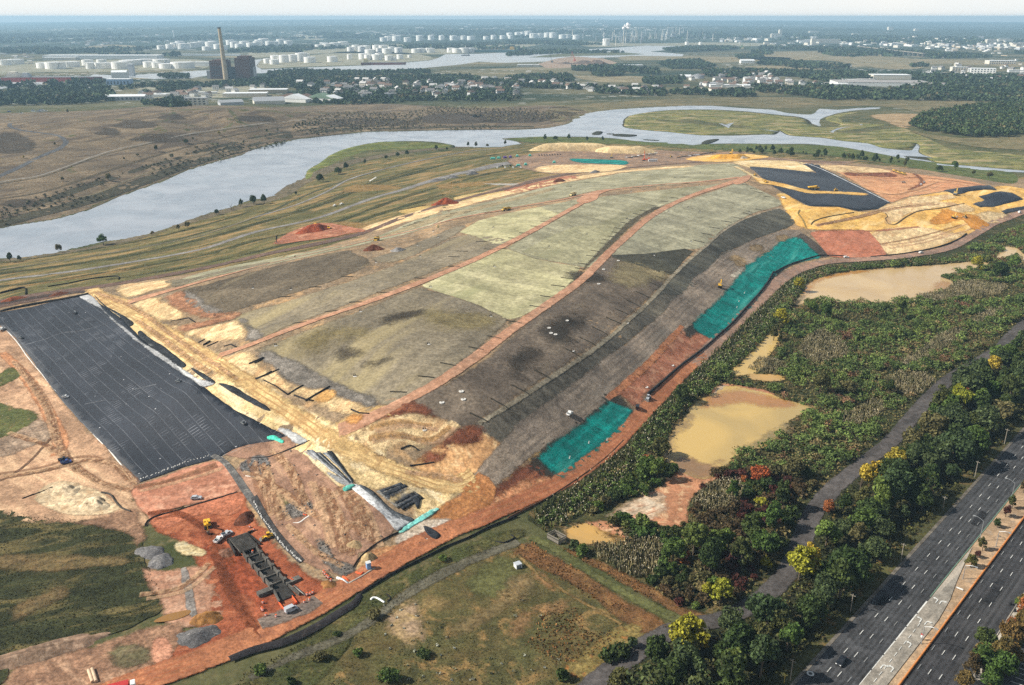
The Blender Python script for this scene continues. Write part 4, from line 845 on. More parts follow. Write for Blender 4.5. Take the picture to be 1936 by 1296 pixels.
cloth(M1((680,225),(760,300),(850,350),(960,420),(930,450),(860,380),(760,310),(710,270)),BLKF,6,'black fabric strip at the top end of the sand road')
cloth(M1((1010,485),(1080,540),(1180,600),(1300,690),(1340,735),(1290,745),(1180,665),(1080,590),(1000,520)),BLKF,6,'long black fabric strip between the grey strip and the sand road')
cloth(M1((1380,755),(1460,790),(1550,850),(1520,862),(1430,805)),BLKF,6,'short black fabric strip beside the middle of the sand road')
cloth(M1((1580,870),(1680,890),(1800,960),(1906,1020),(1950,1060),(1880,1040),(1760,980),(1650,915)),BLKF,6,'black fabric strip beside the lower end of the sand road')
cloth(B2((150,30),(230,70),(265,95),(210,110),(150,60),(120,40)),GEO,6,'grey fabric patch at the near right corner of the huge black membrane')
YROAD=soil('yellow_road',(204,177,128),(184,154,106),16,(166,134,92),.56,6,grain=.4,gs=.8,soft=2.5,jag=2,ruts=(2.4,(156,120,78),.8))
strip('sand_slope',[(168,550,10),(200,575,14),(250,608,16),(300,640,18),(350,672,20),(400,705,22),(450,742,24),(500,780,24),(550,812,22),(600,836,22),(640,860,26),(690,895,28)],20,SAND,3,jag=2)
strip('sand_road',[(170,548,9),(205,570,9),(250,595,8),(300,622,8),(350,650,8),(400,683,8),(450,715,8),(500,750,8),(560,790,8),(610,822,8),(650,846,8),(700,872,8),(760,895,8),(820,915,9),(865,920,10),(900,905,11)],8,YROAD,6,jag=.7)
strip('sand_road',[(182,552,6),(215,566,6),(245,572,6)],6,YROAD,6)
strip('sand_road',M2((1000,1060,9),(850,1060,10),(700,1150,12),(620,1200,12)),9,YROAD,5)
cream=CREAM
for p in (M1((830,190),(900,150),(1050,135),(1190,115),(1220,160),(1100,190),(1000,225),(900,235)),M1((960,300),(1060,255),(1140,250),(1290,340),(1330,390),(1220,410),(1120,390)),M1((1230,440),(1380,470),(1500,455),(1640,425),(1700,410),(1780,490),(1740,540),(1600,560),(1480,560),(1380,520),(1260,470)),M1((1580,700),(1650,670),(1780,640),(1906,740),(1990,830),(2100,900),(2000,900),(1880,860),(1760,800),(1640,730)),M2((60,830),(160,770),(280,880),(350,880),(400,890),(500,900),(600,960),(780,1030),(760,1080),(600,1060),(440,1000),(250,940),(120,880)),M2((740,1200),(800,1150),(900,1120),(1040,1090),(1160,1085),(1300,1110),(1460,1180),(1400,1230),(1280,1296),(1100,1330),(900,1330),(770,1290))):
 sheet('sand_pad',p,CREAM,4)
for p in (M1((1190,250),(1330,200),(1420,300),(1500,350),(1700,350),(1640,380),(1500,390),(1400,380),(1310,330)),M1((1280,460),(1400,430),(1560,395),(1700,350),(1720,380),(1600,420),(1450,460),(1330,490)),M2((840,1130),(960,1060),(1130,985),(1200,1020),(1320,1110),(1240,1100),(1150,1075),(1000,1095),(900,1130),(800,1180)),M2((1280,1290),(1400,1230),(1560,1190),(1650,1205),(1600,1290),(1400,1330))):
 sheet('rust_patch',p,soil('brown_patch',(158,116,88),(140,100,76),14,(176,134,102),.58,7,grain=.4,soft=5,jag=3) if p[0][0]<470 else RUSTD,5)
sheet('tan_slope',B2((790,210),(850,150),(930,100),(1050,40),(1100,35),(1180,80),(1235,130),(1180,190),(1110,240),(1000,275),(900,280),(830,250)),soil('tan_slope_soil',(194,156,110),(174,132,92),12,(206,176,134),.58,5,streak=(A_RUST,4,3,.25),grain=.4,soft=2,jag=1.5),4)
sheet('rust_patch',B2((830,165),(900,130),(1000,60),(1060,35),(1110,50),(1090,85),(1000,110),(960,130),(940,180),(900,205),(850,200)),RUSTD,5)
sheet('crushed_stone',M1((1310,215),(1350,195),(1420,230),(1480,290),(1560,320),(1640,350),(1500,355),(1400,310),(1340,260)),GREYS,5)
sheet('crushed_stone',M1((1710,385),(1760,400),(1820,450),(1890,510),(1860,550),(1780,555),(1785,490),(1740,430)),GREYS,5)
sheet('crushed_stone',M2((20,660),(120,625),(200,670),(330,720),(480,800),(620,870),(740,920),(880,970),(830,1030),(760,1000),(600,950),(520,900),(420,910),(330,880),(220,840),(160,760),(70,710)),GREYS,5)
sheet('crushed_stone',M2((820,1060),(900,1000),(960,960),(900,1000),(850,1040)),GREYS,5)
sheet('sand_stain',M2((480,930),(560,910),(590,940),(540,985),(470,1000),(420,990)),soil('orange_sand',(202,160,104),(184,142,88),6,soft=2.5,jag=1.5),5)
sheet('sand_stain',M2((650,1130),(720,1090),(790,1110),(740,1150),(680,1150)),soil('orange_sand2',(196,148,92),(174,124,74),6,soft=2.5,jag=1.5),6)
sheet('sand_slope',B2((260,95),(340,60),(400,90),(470,150),(560,215),(700,270),(800,330),(860,370),(880,400),(830,450),(800,420),(780,350),(700,320),(600,330),(520,300),(490,250),(440,190),(390,140),(320,115)),SAND,5)
sheet('sand_slope',B2((860,300),(960,330),(1050,310),(1070,330),(960,390),(900,440),(830,480),(790,470),(850,400)),SAND,4)
PADM=soil('brown_works',(152,120,98),(134,104,86),16,(168,136,110),.6,7,streak=(A_LIN,4,3,.14),grain=.35,gs=.7,mid=5,soft=1,jag=.8,bump=.35)
sheet('works_pad',B2((-140,300),(-60,200),(0,180),(100,150),(200,130),(260,170),(330,240),(420,320),(500,340),(560,380),(640,450),(700,530),(660,570),(590,620),(520,650),(500,720),(440,770),(380,740),(300,720),(240,690),(200,640),(140,570),(90,510),(0,400)),PADM,4,False)
sheet('works_pad',B2((-160,150),(-60,100),(20,80),(150,50),(210,110),(150,140),(60,165),(-40,180)),PADM,4)
sheet('works_gully',B2((60,190),(110,310),(160,360),(190,420),(140,470),(100,400),(90,330)),soil('gully',(104,96,66),(122,102,76),5,soft=2.5,jag=1.5),5)
sheet('stone_rubble',B2((140,440),(180,400),(270,390),(290,430),(230,470),(160,470)),soil('wet_rubble',(84,78,72),(110,104,98),3,(150,150,150),.66,1.6,soft=2,jag=1.2,grain=.7),6)
sheet('stone_rubble',B2((300,580),(360,600),(400,680),(440,690),(500,720),(460,760),(400,740),(340,680)),soil('wet_rubble2',(92,88,82),(118,110,102),3,(176,176,176),.66,1.6,soft=2,jag=1.2,grain=.7),6)
sheet('stone_rubble',B2((-60,200),(20,165),(75,185),(60,240),(0,262),(-60,240)),soil('wet_rubble3',(88,86,84),(116,112,108),3,(160,160,160),.66,1.6,soft=2,jag=1.2,grain=.7),6)
strip('works_track',B2((290,425,4),(360,390,4),(440,335,4),(500,305,4)),4,soil('plain_track',(170,140,110),(150,120,96),8,soft=1,jag=.6),6)
def fold(x,y,e):return .12*np. sin(x*1.9+y*1.1)*np. clip(e/2,0,1)+.1
def strips_between(A,B,n,mats,labels,layer,gap=.12):
 A=np. array(A,float); B=np. array(B,float)
 for k in range(n):
  t0,t1=k/n,(k+1-gap)/n; r=random. uniform
  p0,p1=A[0]+(A[1]-A[0])*t0,A[0]+(A[1]-A[0])*t1; q0,q1=B[0]+(B[1]-B[0])*t0,B[0]+(B[1]-B[0])*t1
  d=(q0-p0)*r(-.06,.1); e=(q0-p0)*r(-.1,.08)
  m0,m1=(p0+q0)/2+np. array([r(-2,2),r(-1.5,1.5)]),(p1+q1)/2+np. array([r(-2,2),r(-1.5,1.5)])
  sheet('fabric_sheet',[tuple(v) for v in (p0+d,p1+d,m1,q1+e,q0+e,m0)],mats[k%len(mats)],layer+k%2,False,.35,raise_=.05,hfun=fold,label=labels[k],cat='fabric sheet')
G1=soil('worn_liner_a',(104,108,112),(72,76,80),5,(160,162,164),.58,3,streak=(A_LIN,5,2,.3),rough=.45,spec=.4); G2=soil('worn_liner_b',(48,50,54),(70,72,74),5,(120,122,122),.62,3,streak=(A_LIN,5,2,.35),rough=.45,spec=.4)
O=['first','second','third','fourth','fifth','sixth','seventh']
strips_between([B2((243,150))[0],B2((395,150))[0]],[B2((470,312))[0],B2((502,300))[0]],5,[GEO,G1,G2,G1,BLKF],['pale grey liner strip on the outer side of the crumpled run below the road bend','mid grey liner strip, second from outside in the crumpled run','dark grey liner strip in the middle of the crumpled run','grey liner strip, second from the sand in the crumpled run','black liner strip nearest the sand in the crumpled run'],7)
cloth(B2((350,240),(420,270),(500,310),(490,330),(430,310),(370,270)),GEO,9,'pale fabric strip under the crumpled liner sheet',None)
cloth(B2((480,320),(520,315),(600,370),(660,430),(720,480),(780,490),(730,520),(700,530),(640,460),(560,390)),soil('white_liner',(186,186,184),(120,122,124),9,(206,206,204),.58,5,streak=(A_LIN,6,3,.3)),7,'pale shiny liner ramp running down to the teal strip',None)
cloth(B2((520,315),(580,340),(660,420),(720,455),(790,485),(760,492),(690,455),(610,385)),soil('dark_liner_b',(62,66,70),(88,92,94),8,(150,152,152),.64,4,streak=(A_LIN,6,3,.35)),8,'dark liner strip along the edge of the pale liner ramp',fold)
strips_between([B2((735,305))[0],B2((845,370))[0]],[B2((600,345))[0],B2((720,440))[0]],1,[soil('mat_base',(120,116,108),(96,94,90),5)],['pale worn underlay beneath the dark drainage mats'],6)
strips_between([B2((610,345))[0],B2((735,445))[0]],[B2((728,300))[0],B2((835,385))[0]],7,[G2,BLKF,G2,SAND,BLKF,G2,BLKF],[O[k]+' mat from the pale ramp in the fan of dark drainage mats' for k in range(7)],8,.2)
cloth(B2((760,350),(800,360),(825,390),(810,430),(790,400)),BLKF,9,'narrow black fabric roll end beside the drainage mats',fold)
cloth(B2((720,540),(770,500),(840,455),(900,425),(915,435),(860,475),(790,515),(730,552)),soil('teal_fabric',(128,196,184),(106,174,164),4,(170,206,196),.6,2,soft=.6,jag=.6),8,'pale teal fabric strip beside the white trench by the road',None)
cloth(B2((440,330),(480,312),(500,318),(455,345)),soil('teal_fabric2',(110,186,168),(86,160,146),4),10,'small teal fabric scrap at the top of the pale liner ramp',None)
cloth(B2((70,75),(100,70),(140,92),(140,103),(100,88),(75,84)),soil('teal_fabric3',(70,176,150),(96,190,168),3),8,'small teal fabric scrap by the near corner of the huge membrane',None)
sheet('sand_stain',B2((700,580),(800,500),(870,480),(960,480),(990,510),(960,550),(880,580),(800,600),(740,610)),soil('white_trench',(206,196,182),(176,158,136),6,(80,80,80),.68,2.5,soft=2,jag=1.2),6)
cloth(B2((840,520),(880,530),(920,560),(900,580),(860,560)),BLKF,8,'torn black fabric in the white trench by the road',fold)
sheet('sand_stain',B2((520,680),(560,650),(640,620),(760,600),(800,605),(700,660),(600,690)),soil('tan_verge',(186,142,102),(164,116,80),6,soft=2,jag=1.5),5)
sheet('rust_pad',[(250,928),(300,906),(400,874),(432,888),(448,905),(450,930),(410,945),(350,958),(300,972),(285,985),(262,960)],soil('rose_pad',(180,130,106),(166,114,90),12,(194,150,124),.6,6,grain=.3,soft=1.5,jag=1),5)
REDD=soil('red_pit',(146,84,58),(124,70,48),16,(164,104,74),.58,7,grain=.4,gs=.7,mid=5,soft=2.5,jag=1.8,ruts=None)
sheet('red_pit',[(285,988),(310,972),(360,960),(450,932),(470,960),(490,990),(530,1040),(565,1075),(600,1098),(640,1110),(620,1130),(540,1175),(450,1215),(380,1240),(330,1262),(320,1210),(390,1180),(400,1140),(380,1080),(360,1040),(330,1020),(300,1005)],REDD,4)
sheet('rust_pad',[(285,985),(330,968),(450,932),(462,952),(440,975),(380,975),(340,990),(310,1005)],soil('rose_pad2',(168,108,82),(156,98,72),12,soft=2,jag=1.5),5)
sheet('red_pit',B1((1000,620),(1150,800),(1290,900),(1330,950),(1280,800),(1200,700),(1120,620)),soil('dark_red',(124,64,42),(144,78,52),8,soft=3,jag=2),5)
for p in (B1((860,610),(890,585),(960,610),(1020,640),(990,665),(900,655)),):
 sheet('sand_stain',p,soil('pale_spill',(176,166,138),(164,144,104),5,soft=1.5,jag=1.2),6)
sheet('bare_earth',B1((700,720),(800,740),(900,720),(1000,710),(1060,820),(1090,920),(1060,1000),(960,1010),(820,1000),(800,900),(760,830)),soil('pink_earth',(168,132,108),(150,112,90),12,(182,148,124),.6,5,grain=.35,soft=3,jag=2),4)
strip('silt_berm',B1((905,720,2),(920,780,3),(935,850,3),(945,920,3),(960,960,2)),3,soil('grey_silt',(136,132,126),(112,104,98),4,soft=.8,jag=.5),6)
sheet('puddle',B1((760,990),(820,955),(930,930),(935,950),(860,980)),water('puddle_water',(150,112,62),.2,.05,c2=(132,96,56)),6)
TERR=soil('left_terrace',(182,148,118),(158,126,100),26,(200,168,134),.58,11,streak=(A_LIN+.15,4,5,.18),grain=.4,gs=.9,mid=7,soft=3,jag=2)
sheet('left_terrace',[(-160,640),(0,618),(30,642),(70,697),(120,764),(160,808),(200,848),(264,914),(250,930),(262,960),(285,990),(240,1000),(190,985),(120,990),(40,985),(0,970),(-160,950)],TERR,3)
for p in (M1((-60,770),(0,790),(60,750),(150,770),(160,800),(60,860),(-60,900)),M1((-60,1010),(30,1010),(100,1040),(220,1060),(280,1110),(150,1200),(0,1260),(-60,1260))):
 sheet('grass_mound',p,soil('mound_grass',(70,76,42),(92,92,54),9,(150,116,84),.64,5,soft=2.5,jag=1.5),4)
sheet('bare_earth',M1((-40,1296),(150,1200),(280,1120),(360,1180),(380,1260),(200,1330),(0,1400)),soil('grey_brown_earth',(150,130,110),(130,110,92),8,streak=(A_LIN,4,3,.3),soft=3,jag=2),4)
strip('dirt_track',M1((20,640,5),(120,740,5),(220,860,6),(330,1040,6),(400,1180,7),(440,1300,7),(420,1380,7)),6,soil('worn_red',(184,136,100),(170,120,86),8,soft=1.5,jag=1,ruts=(2.2,(160,112,80),.5)),4)
strip('swale',B1((-20,295,1.5),(60,260,1.5),(150,190,1.5),(260,70,1.5)),1.5,soil('cut_dark',(96,74,58),(120,92,72),4,soft=.6,jag=.5),5)
sheet('sand_heap_apron',B1((170,380),(230,310),(320,290),(400,310),(490,340),(550,390),(590,430),(520,455),(440,460),(330,455),(250,430)),soil('white_sand',(208,188,156),(186,164,132),6,(168,140,108),.6,4,grain=.4,soft=1.5,jag=1.2,bump=.8),5)
MEADOW=soil('rough_grass',(57,58,35),(46,49,29),18,(98,88,56),.58,8,streak=(A_LIN+1.2,3,5,.2),grain=.6,gs=.9,mid=5,bump=.8)
sheet('rough_grass',[(-160,1310),(-160,985),(0,965),(40,975),(100,988),(180,985),(240,1000),(270,1020),(275,1060),(300,1110),(310,1150),(270,1175),(210,1200),(120,1225),(60,1245),(20,1262),(0,1296)],MEADOW,3,True,1)
sheet('bare_earth',B1((380,500),(500,470),(650,430),(690,480),(720,560),(680,620),(640,560),(560,530)),soil('earth_strip',(146,116,92),(126,98,78),8,soft=3,jag=2),5)
sheet('bare_earth',B1((60,1220),(160,1170),(300,1140),(480,1100),(560,1070),(700,1030),(880,990),(900,1060),(860,1130),(760,1200),(700,1296),(640,1320),(60,1340)),soil('mud_earth',(148,116,92),(128,98,78),10,(170,138,112),.6,5,streak=(A_LIN,4,3,.2),soft=3,jag=2),5)
sheet('rough_grass',B1((540,1120),(640,1095),(740,1130),(740,1190),(640,1220),(560,1200)),soil('thin_grass',(92,86,62),(110,96,74),5,soft=3,jag=2),6)
sheet('rose_pad',B1((760,1085),(820,1070),(850,1120),(830,1190),(760,1200)),soil('rose_clay',(184,136,110),(170,122,98),6,soft=1.5,jag=1),6)
sheet('rough_grass',B1((0,660),(200,655),(400,660),(620,680),(620,700),(400,720),(200,740),(0,720)),soil('dry_strip',(112,92,62),(96,84,56),7,soft=4,jag=2),5)
sheet('rough_grass',B1((60,930),(160,870),(300,820),(330,860),(200,920),(80,980)),soil('dry_strip2',(110,88,60),(92,80,54),7,soft=4,jag=2),5)
PER=soil('perimeter_road',(172,116,82),(154,102,73),18,(138,90,66),.58,8,grain=.35,gs=.8,soft=1.2,jag=.9,ruts=(2.7,(148,86,58),.6))
PERF=soil('perimeter_road_far',(156,124,104),(140,114,98),18,(128,110,98),.58,8,grain=.35,gs=.8,soft=1.2,jag=.9,ruts=(2.7,(120,104,94),.5))
strip('perimeter_road',[(120,1345,11),(210,1310,11),(290,1280,11),(370,1252,11),(460,1216,11),(550,1173,10),(620,1135,10),(700,1086,9),(770,1046,9),(840,1010,9),(900,985,8),(960,960,8),(1020,933,8),(1075,906,8),(1125,871,8),(1165,838,8),(1200,800,8),(1245,753,8),(1290,707,8),(1330,670,8)],9,PER,7,jag=.5)
strip('perimeter_road',[(1310,690,8),(1350,652,8),(1400,605,8),(1440,566,8),(1475,532,9),(1515,509,9),(1560,497,8),(1630,492,8),(1700,487,8),(1760,478,8),(1800,468,8),(1840,446,8),(1880,423,8),(1936,401,8),(2060,350,8)],8,PERF,7,jag=.5)
strip('sand_road',B2((1070,290,12),(1120,330,13),(1080,400,14),(1010,450,16),(980,510,18)),14,soil('tan_spill',(178,128,82),(160,108,68),10,soft=2,jag=1.2,ruts=(2.5,(140,94,62),.6)),6)
strip('grey_apron',B2((30,1000,6),(120,970,7),(230,930,7),(320,880,6)),7,soil('grey_gravel',(124,112,100),(104,92,84),6,soft=1.5,jag=1),8)
JM=soil('liner_seam',(116,118,122),(84,86,90),3,soft=.3,jag=.4,alpha=.8)
for p_ in (M1((165,590,.9),(330,545,.9),(450,500,.9),(560,490,.9),(700,455,.9),(800,425,.9)),M1((610,1015,.8),(760,985,.8)),M1((960,910,.8),(1130,870,.8))):strip('liner_seam',p_,1,JM,6,step=2,cols=5,jag=.3)
TRK=soil('wheel_mark_dark',(146,108,80),(130,94,70),8,soft=.9,jag=.8,alpha=.5,ruts=(2.0,(120,86,64),.6)); TRL=soil('wheel_mark_pale',(204,170,136),(190,156,122),8,soft=.9,jag=.8,alpha=.5,ruts=(2.0,(170,134,104),.6))
TRR=soil('wheel_mark_red',(136,80,54),(120,68,46),8,soft=.9,jag=.8,alpha=.5); TRS=soil('wheel_mark_sand',(186,150,104),(170,134,92),8,soft=.9,jag=.8,alpha=.5)
for k,(tr,n,w) in enumerate(((M1((120,720),(260,900),(360,1080),(430,1296),(560,1500)),7,30),(B1((0,260),(200,230),(420,180),(560,210),(640,290)),6,40),(B1((60,60),(240,120),(400,240),(500,300),(640,330)),5,40),(B1((680,330),(820,300),(980,250),(1080,220)),3,30),(B1((760,470),(900,460),(1050,560),(1150,700)),5,50),(B1((1060,620),(1130,800),(1220,960),(1290,1050)),6,40),(B1((700,860),(900,820),(1040,700)),3,40),(B2((-20,260),(120,330),(330,480),(560,520)),4,60),(B2((180,520),(300,640),(420,700)),3,40),(U4((560,520),(900,600),(1200,600),(1600,660)),4,60),(U4((700,660),(950,720),(1150,690),(1300,640)),3,40),(U4((430,960),(700,900),(1000,830),(1300,800)),4,60),(U4((900,1100),(1200,1050),(1500,950)),3,40),(M1((700,215),(980,330),(1300,560),(1700,830)),4,30),(B2((760,1250-1000),(900,270),(1020,290)),3,30),(B2((560,80),(700,60),(860,90),(960,20)),3,40),(M2((850,1200),(1050,1150),(1300,1180)),4,50),(B2((20,200),(60,330),(110,470)),8,70),(B2((330,320),(400,480),(440,640)),9,80),(B2((470,340),(540,470),(580,590)),8,80),(B2((120,160),(200,260),(260,400)),6,60),(M1((1000,420),(1250,600),(1500,780)),5,40))):
 for j in range(n):
  o_=random. uniform(-w,w)/3.8; s_=random. uniform(-.6,.6)
  strip('wheel_track',[(x+o_*(1+s_*i*.3)+random. uniform(-2,2),y+o_*.5+random. uniform(-2,2)) for i,(x,y) in enumerate(tr)],2.4,TRR if k in (4,5) else (TRS if 12<k<17 or k==21 else TRK) if (k+j)%2 else TRL,7,cols=5,step=2.5,jag=.25)
LOW=soil('thicket_floor',(66,64,38),(50,54,32),20,(104,88,58),.6,9,grain=.6,gs=1,mid=6,bump=.8)
sheet('thicket_floor',[(1000,985),(1030,945),(1080,912),(1125,880),(1165,846),(1206,802),(1250,757),(1296,710),(1345,663),(1405,606),(1444,568),(1478,535),(1518,514),(1562,503),(1630,497),(1700,492),(1762,483),(1805,472),(1845,450),(1885,427),(1940,405),(2060,352),(2200,560),(1936,640),(1860,680),(1790,720),(1740,790),(1690,830),(1610,890),(1560,920),(1510,1010),(1460,1100),(1380,1150),(1300,1180),(1260,1160),(1180,1100),(1100,1040)],LOW,2,True,1)
MUD=soil('wet_mud',(176,126,94),(158,112,84),12,(196,164,128),.58,6,grain=.3,gs=.8,soft=2,jag=1.4,bump=.15)
sheet('mud_flat',[(1262,905),(1300,890),(1352,905),(1320,930),(1300,960),(1300,990),(1270,1005),(1230,990),(1190,1000),(1178,985),(1160,970),(1190,960),(1230,935),(1258,915)],MUD,3)
WASH=soil('white_wash',(192,178,156),(176,152,126),6,(170,122,94),.55,4,streak=(A_ROAD-.5,5,2.5,.35),grain=.35,soft=5,jag=2.4,bump=.1)
sheet('mud_flat',B3((490,470),(560,420),(660,360),(720,340),(770,370),(780,430),(740,450),(700,480),(640,500),(580,505),(520,490)),WASH,4)
sheet('mud_flat',B3((300,530),(420,490),(500,490),(560,530),(590,585),(570,600),(460,590),(340,595)),MUD,3)
sheet('mud_flat',M3((1440,960),(1480,900),(1560,865),(1680,880),(1850,910),(1960,960),(1900,960),(1700,960),(1560,1015),(1470,1000)),MUD,4)
sheet('mud_flat',M3((1490,940),(1530,880),(1600,885),(1640,920),(1600,960),(1540,965)),soil('pale_crust',(190,174,150),(172,150,126),5,soft=2,jag=1.2),5)
POND=water('muddy_water',(188,158,96),.16,.05,.5,(166,142,92),.5,50,soft=3.5)
PONDT=water('muddy_water_tan',(190,162,118),.16,.05,.5,(178,150,108),.5,50,soft=3)
PONDO=water('orange_water',(186,146,82),.16,.05,.5,(168,136,84),.5,25,soft=2.5)
MARG=soil('pond_margin',(128,102,70),(104,88,60),8,(150,126,92),.6,4,soft=6,jag=2.5,grain=.4)
MARG['soft']=14
for p_ in (POND_TOP,POND_MID,POND_LOW,POND_SIDE):sheet('pond_margin',p_,MARG,2,True,.8)
sheet('pond',POND_TOP,PONDT,4,True,.5,flat=2.75)
sheet('pond',POND_MID,POND,4,True,.5,flat=2.75)
sheet('pond',POND_LOW,PONDO,6,True,.3,flat=3.0)
sheet('pond',POND_SIDE,POND,4,True,.3,flat=2.75)
sheet('pond',POND_NOOK,PONDO,4,True,.3,flat=3.1)
sheet('pond',POND_FAR,PONDT,4,True,.3,flat=3.5)
def shallow(pts,c1,c2,a,z,so=7):sheet('pond_shallow',pts,soil('silty_shallow',c1,c2,14,grain=.05,rough=.22,spec=.5,bump=0,mot=.25,soft=so,jag=2.5,alpha=a),6,True,.3,flat=z)
shallow(M4((300,235),(340,165),(400,118),(560,72),(760,48),(860,45),(700,75),(520,105),(400,150),(350,230)),(188,130,52),(176,128,66),.7,2.75)
shallow(M4((250,345),(245,275),(300,225),(330,240),(290,300),(275,330)),(168,152,128),(150,136,112),.6,2.75,4)
shallow(M4((1180,225),(1340,190),(1400,150),(1300,130),(1230,190)),(176,124,60),(164,124,74),.5,2.75)
shallow([(1262,885),(1290,868),(1340,880),(1372,872),(1362,892),(1340,906),(1300,900)],(150,112,80),(138,110,84),.75,2.75)
shallow([(1255,862),(1258,835),(1275,810),(1300,780),(1312,790),(1285,825),(1275,860),(1265,880)],(158,134,100),(142,122,94),.6,2.75)
shallow([(1400,860),(1440,845),(1485,818),(1492,800),(1470,812),(1425,838),(1385,858)],(134,120,86),(150,130,88),.7,2.75)
shallow([(1345,750),(1390,740),(1450,752),(1510,770),(1470,775),(1400,765),(1350,772),(1325,775)],(184,128,84),(172,122,84),.6,2.75)
shallow(B3((440,530),(520,555),(570,580),(540,588),(470,560)),(176,120,78),(168,118,80),.6,3.0,4)
sheet('concrete_slab',U4((1720,1160),(1785,1100),(1850,1150),(1800,1170)),soil('pale_slab',(176,172,164),(160,156,150),8),6,False)
FIELD=soil('seed_field',(92,80,50),(74,72,44),18,(140,112,72),.6,9,grain=.5,gs=.8,mid=5,bump=.6)
sheet('meadow',[(560,1330),(640,1250),(690,1180),(740,1130),(830,1080),(920,1050),(1000,1035),(1040,1060),(1100,1110),(1180,1170),(1260,1190),(1220,1230),(1150,1280),(1080,1330)],FIELD,3,True,.8)
sheet('rough_grass',[(420,1330),(500,1270),(600,1200),(660,1150),(700,1120),(780,1080),(880,1030),(960,1005),(1000,1005),(960,1030),(860,1068),(760,1120),(700,1170),(660,1220),(600,1300),(560,1330)],soil('verge_grass',(60,64,36),(78,74,44),12,(104,92,60),.6,6,grain=.6,soft=2,jag=1.5,bump=.8),4)
strip('ditch_trail',B2((-20,1270,3),(150,1180,3.5),(330,1110,4),(500,1030,4),(620,950,4),(700,890,4),(820,810,5),(950,740,5),(1080,680,5),(1180,640,5),(1306,590,5)),4,soil('grey_trail',(96,92,78),(82,78,64),7,soft=1.5,jag=1.2),5)
for p,c in ((B2((650,990),(700,920),(790,890),(830,950),(830,1040),(800,1100),(740,1100),(690,1060)),((170,136,100),(182,146,80))),(B2((830,900),(880,860),(960,880),(920,930),(850,920)),((174,142,76),(150,120,66))),(B2((960,1000),(1050,960),(1200,880),(1300,820),(1330,860),(1200,960),(1080,1040),(980,1060)),((132,104,58),(112,94,52))),(B3((0,1000),(60,930),(180,910),(290,880),(280,930),(150,960),(60,1060),(0,1060)),((160,112,60),(132,96,54))),(B3((-40,850),(60,830),(90,880),(0,900)),((156,118,64),(128,104,58))),(B3((130,740),(160,750),(230,810),(240,830),(200,815),(140,770)),((188,132,72),(170,116,62))),(B3((0,790),(100,760),(130,840),(40,850)),((140,106,60),(112,96,56)))):
 sheet('bare_earth',p,soil('bare_field',dull(c[0],.3),dull(c[1],.3),7,soft=5,jag=3,alpha=.8),5)
sheet('green_strip',B3((-60,640),(0,650),(40,700),(60,760),(130,830),(120,870),(40,900),(-100,880),(-200,800)),soil('low_grass',(82,82,50),(94,92,56),8,soft=5,jag=2.5,alpha=.9),4)
RED=soil('red_grass',(112,78,50),(96,72,46),10,(128,98,62),.58,5,grain=.6,gs=.7,mid=4,soft=2.5,jag=1.6,bump=.8)
sheet('meadow',B3((30,640),(110,590),(190,640),(330,720),(500,830),(640,910),(740,960),(780,1010),(700,1050),(560,980),(440,880),(320,800),(200,740),(100,690)),RED,5)
sheet('meadow',B3((250,610),(330,640),(430,680),(560,740),(680,800),(780,860),(880,920),(1000,960),(980,985),(880,980),(760,900),(600,810),(440,720),(320,660)),RED,5)
strip('mown_path',B3((110,570,4),(200,610,4),(330,690,4),(480,790,4),(640,880,4),(780,950,5),(880,990,5)),4,soil('mown_grass',(82,84,50),(94,92,58),6,soft=1.5,jag=1),7)
strip('footpath',B3((50,655,1.4),(160,760,1.4),(300,850,1.4),(440,930,1.4),(560,1000,1.4)),1.4,soil('worn_foot',(124,100,62),(104,88,56),4,soft=.8,jag=.6),6)
sheet('meadow',B3((300,1180),(450,1080),(600,1000),(700,1050),(640,1110),(560,1140),(470,1240),(420,1280),(330,1260),(250,1300)),soil('dry_gold',(124,108,66),(104,92,54),7,(140,96,54),.6,4,soft=3,jag=2,grain=.6),5)
PATH=soil('service_path',(86,81,78),(74,70,68),14,(64,60,57),.6,6,grain=.35,gs=.8,soft=1,jag=.7,streak=(A_HW,5,3,.12))
strip('service_path',[(1090,1330,8),(1130,1290,8),(1180,1250,8),(1240,1210,8),(1300,1185,8),(1370,1172,8),(1430,1140,8),(1480,1095,8),(1510,1040,8),(1525,1000,8),(1545,960,8),(1580,920,8),(1630,880,8),(1680,840,8),(1720,795,8),(1760,750,8),(1800,715,8),(1850,685,8),(1890,660,8),(1936,615,8),(2010,560,8)],8,PATH,6,jag=.5)
WOODF=soil('wood_floor',(52,52,32),(40,44,28),16,(78,68,44),.62,7,grain=.6,gs=1,bump=.8)
sheet('wood_floor',[(1110,1330),(1180,1275),(1300,1205),(1400,1180),(1480,1120),(1530,1020),(1590,930),(1690,850),(1770,760),(1860,695),(1950,625),(2080,560),(2150,640),(1936,800),(1820,930),(1700,1060),(1600,1170),(1500,1300),(1480,1340)],WOODF,3,True,1)
th=.757; HD=np. array([math. sin(th),math. cos(th)]); HN=np. array([math. cos(th),-math. sin(th)])
hp0=ground_at([1436+342/2.612],[800+1228/2.612])[0]
hp1=ground_at([1436+1258/2.612],[800+170/2.612])[0]
HD=(hp1-hp0)/np. hypot(*(hp1-hp0)); HN=np. array([HD[1],-HD[0]])
def hw(s,t):return hp0+HD*s+HN*t
def hwt(px,py):
 q=ground_at([px],[py])[0]-hp0; return float(q@HD),float(q@HN)
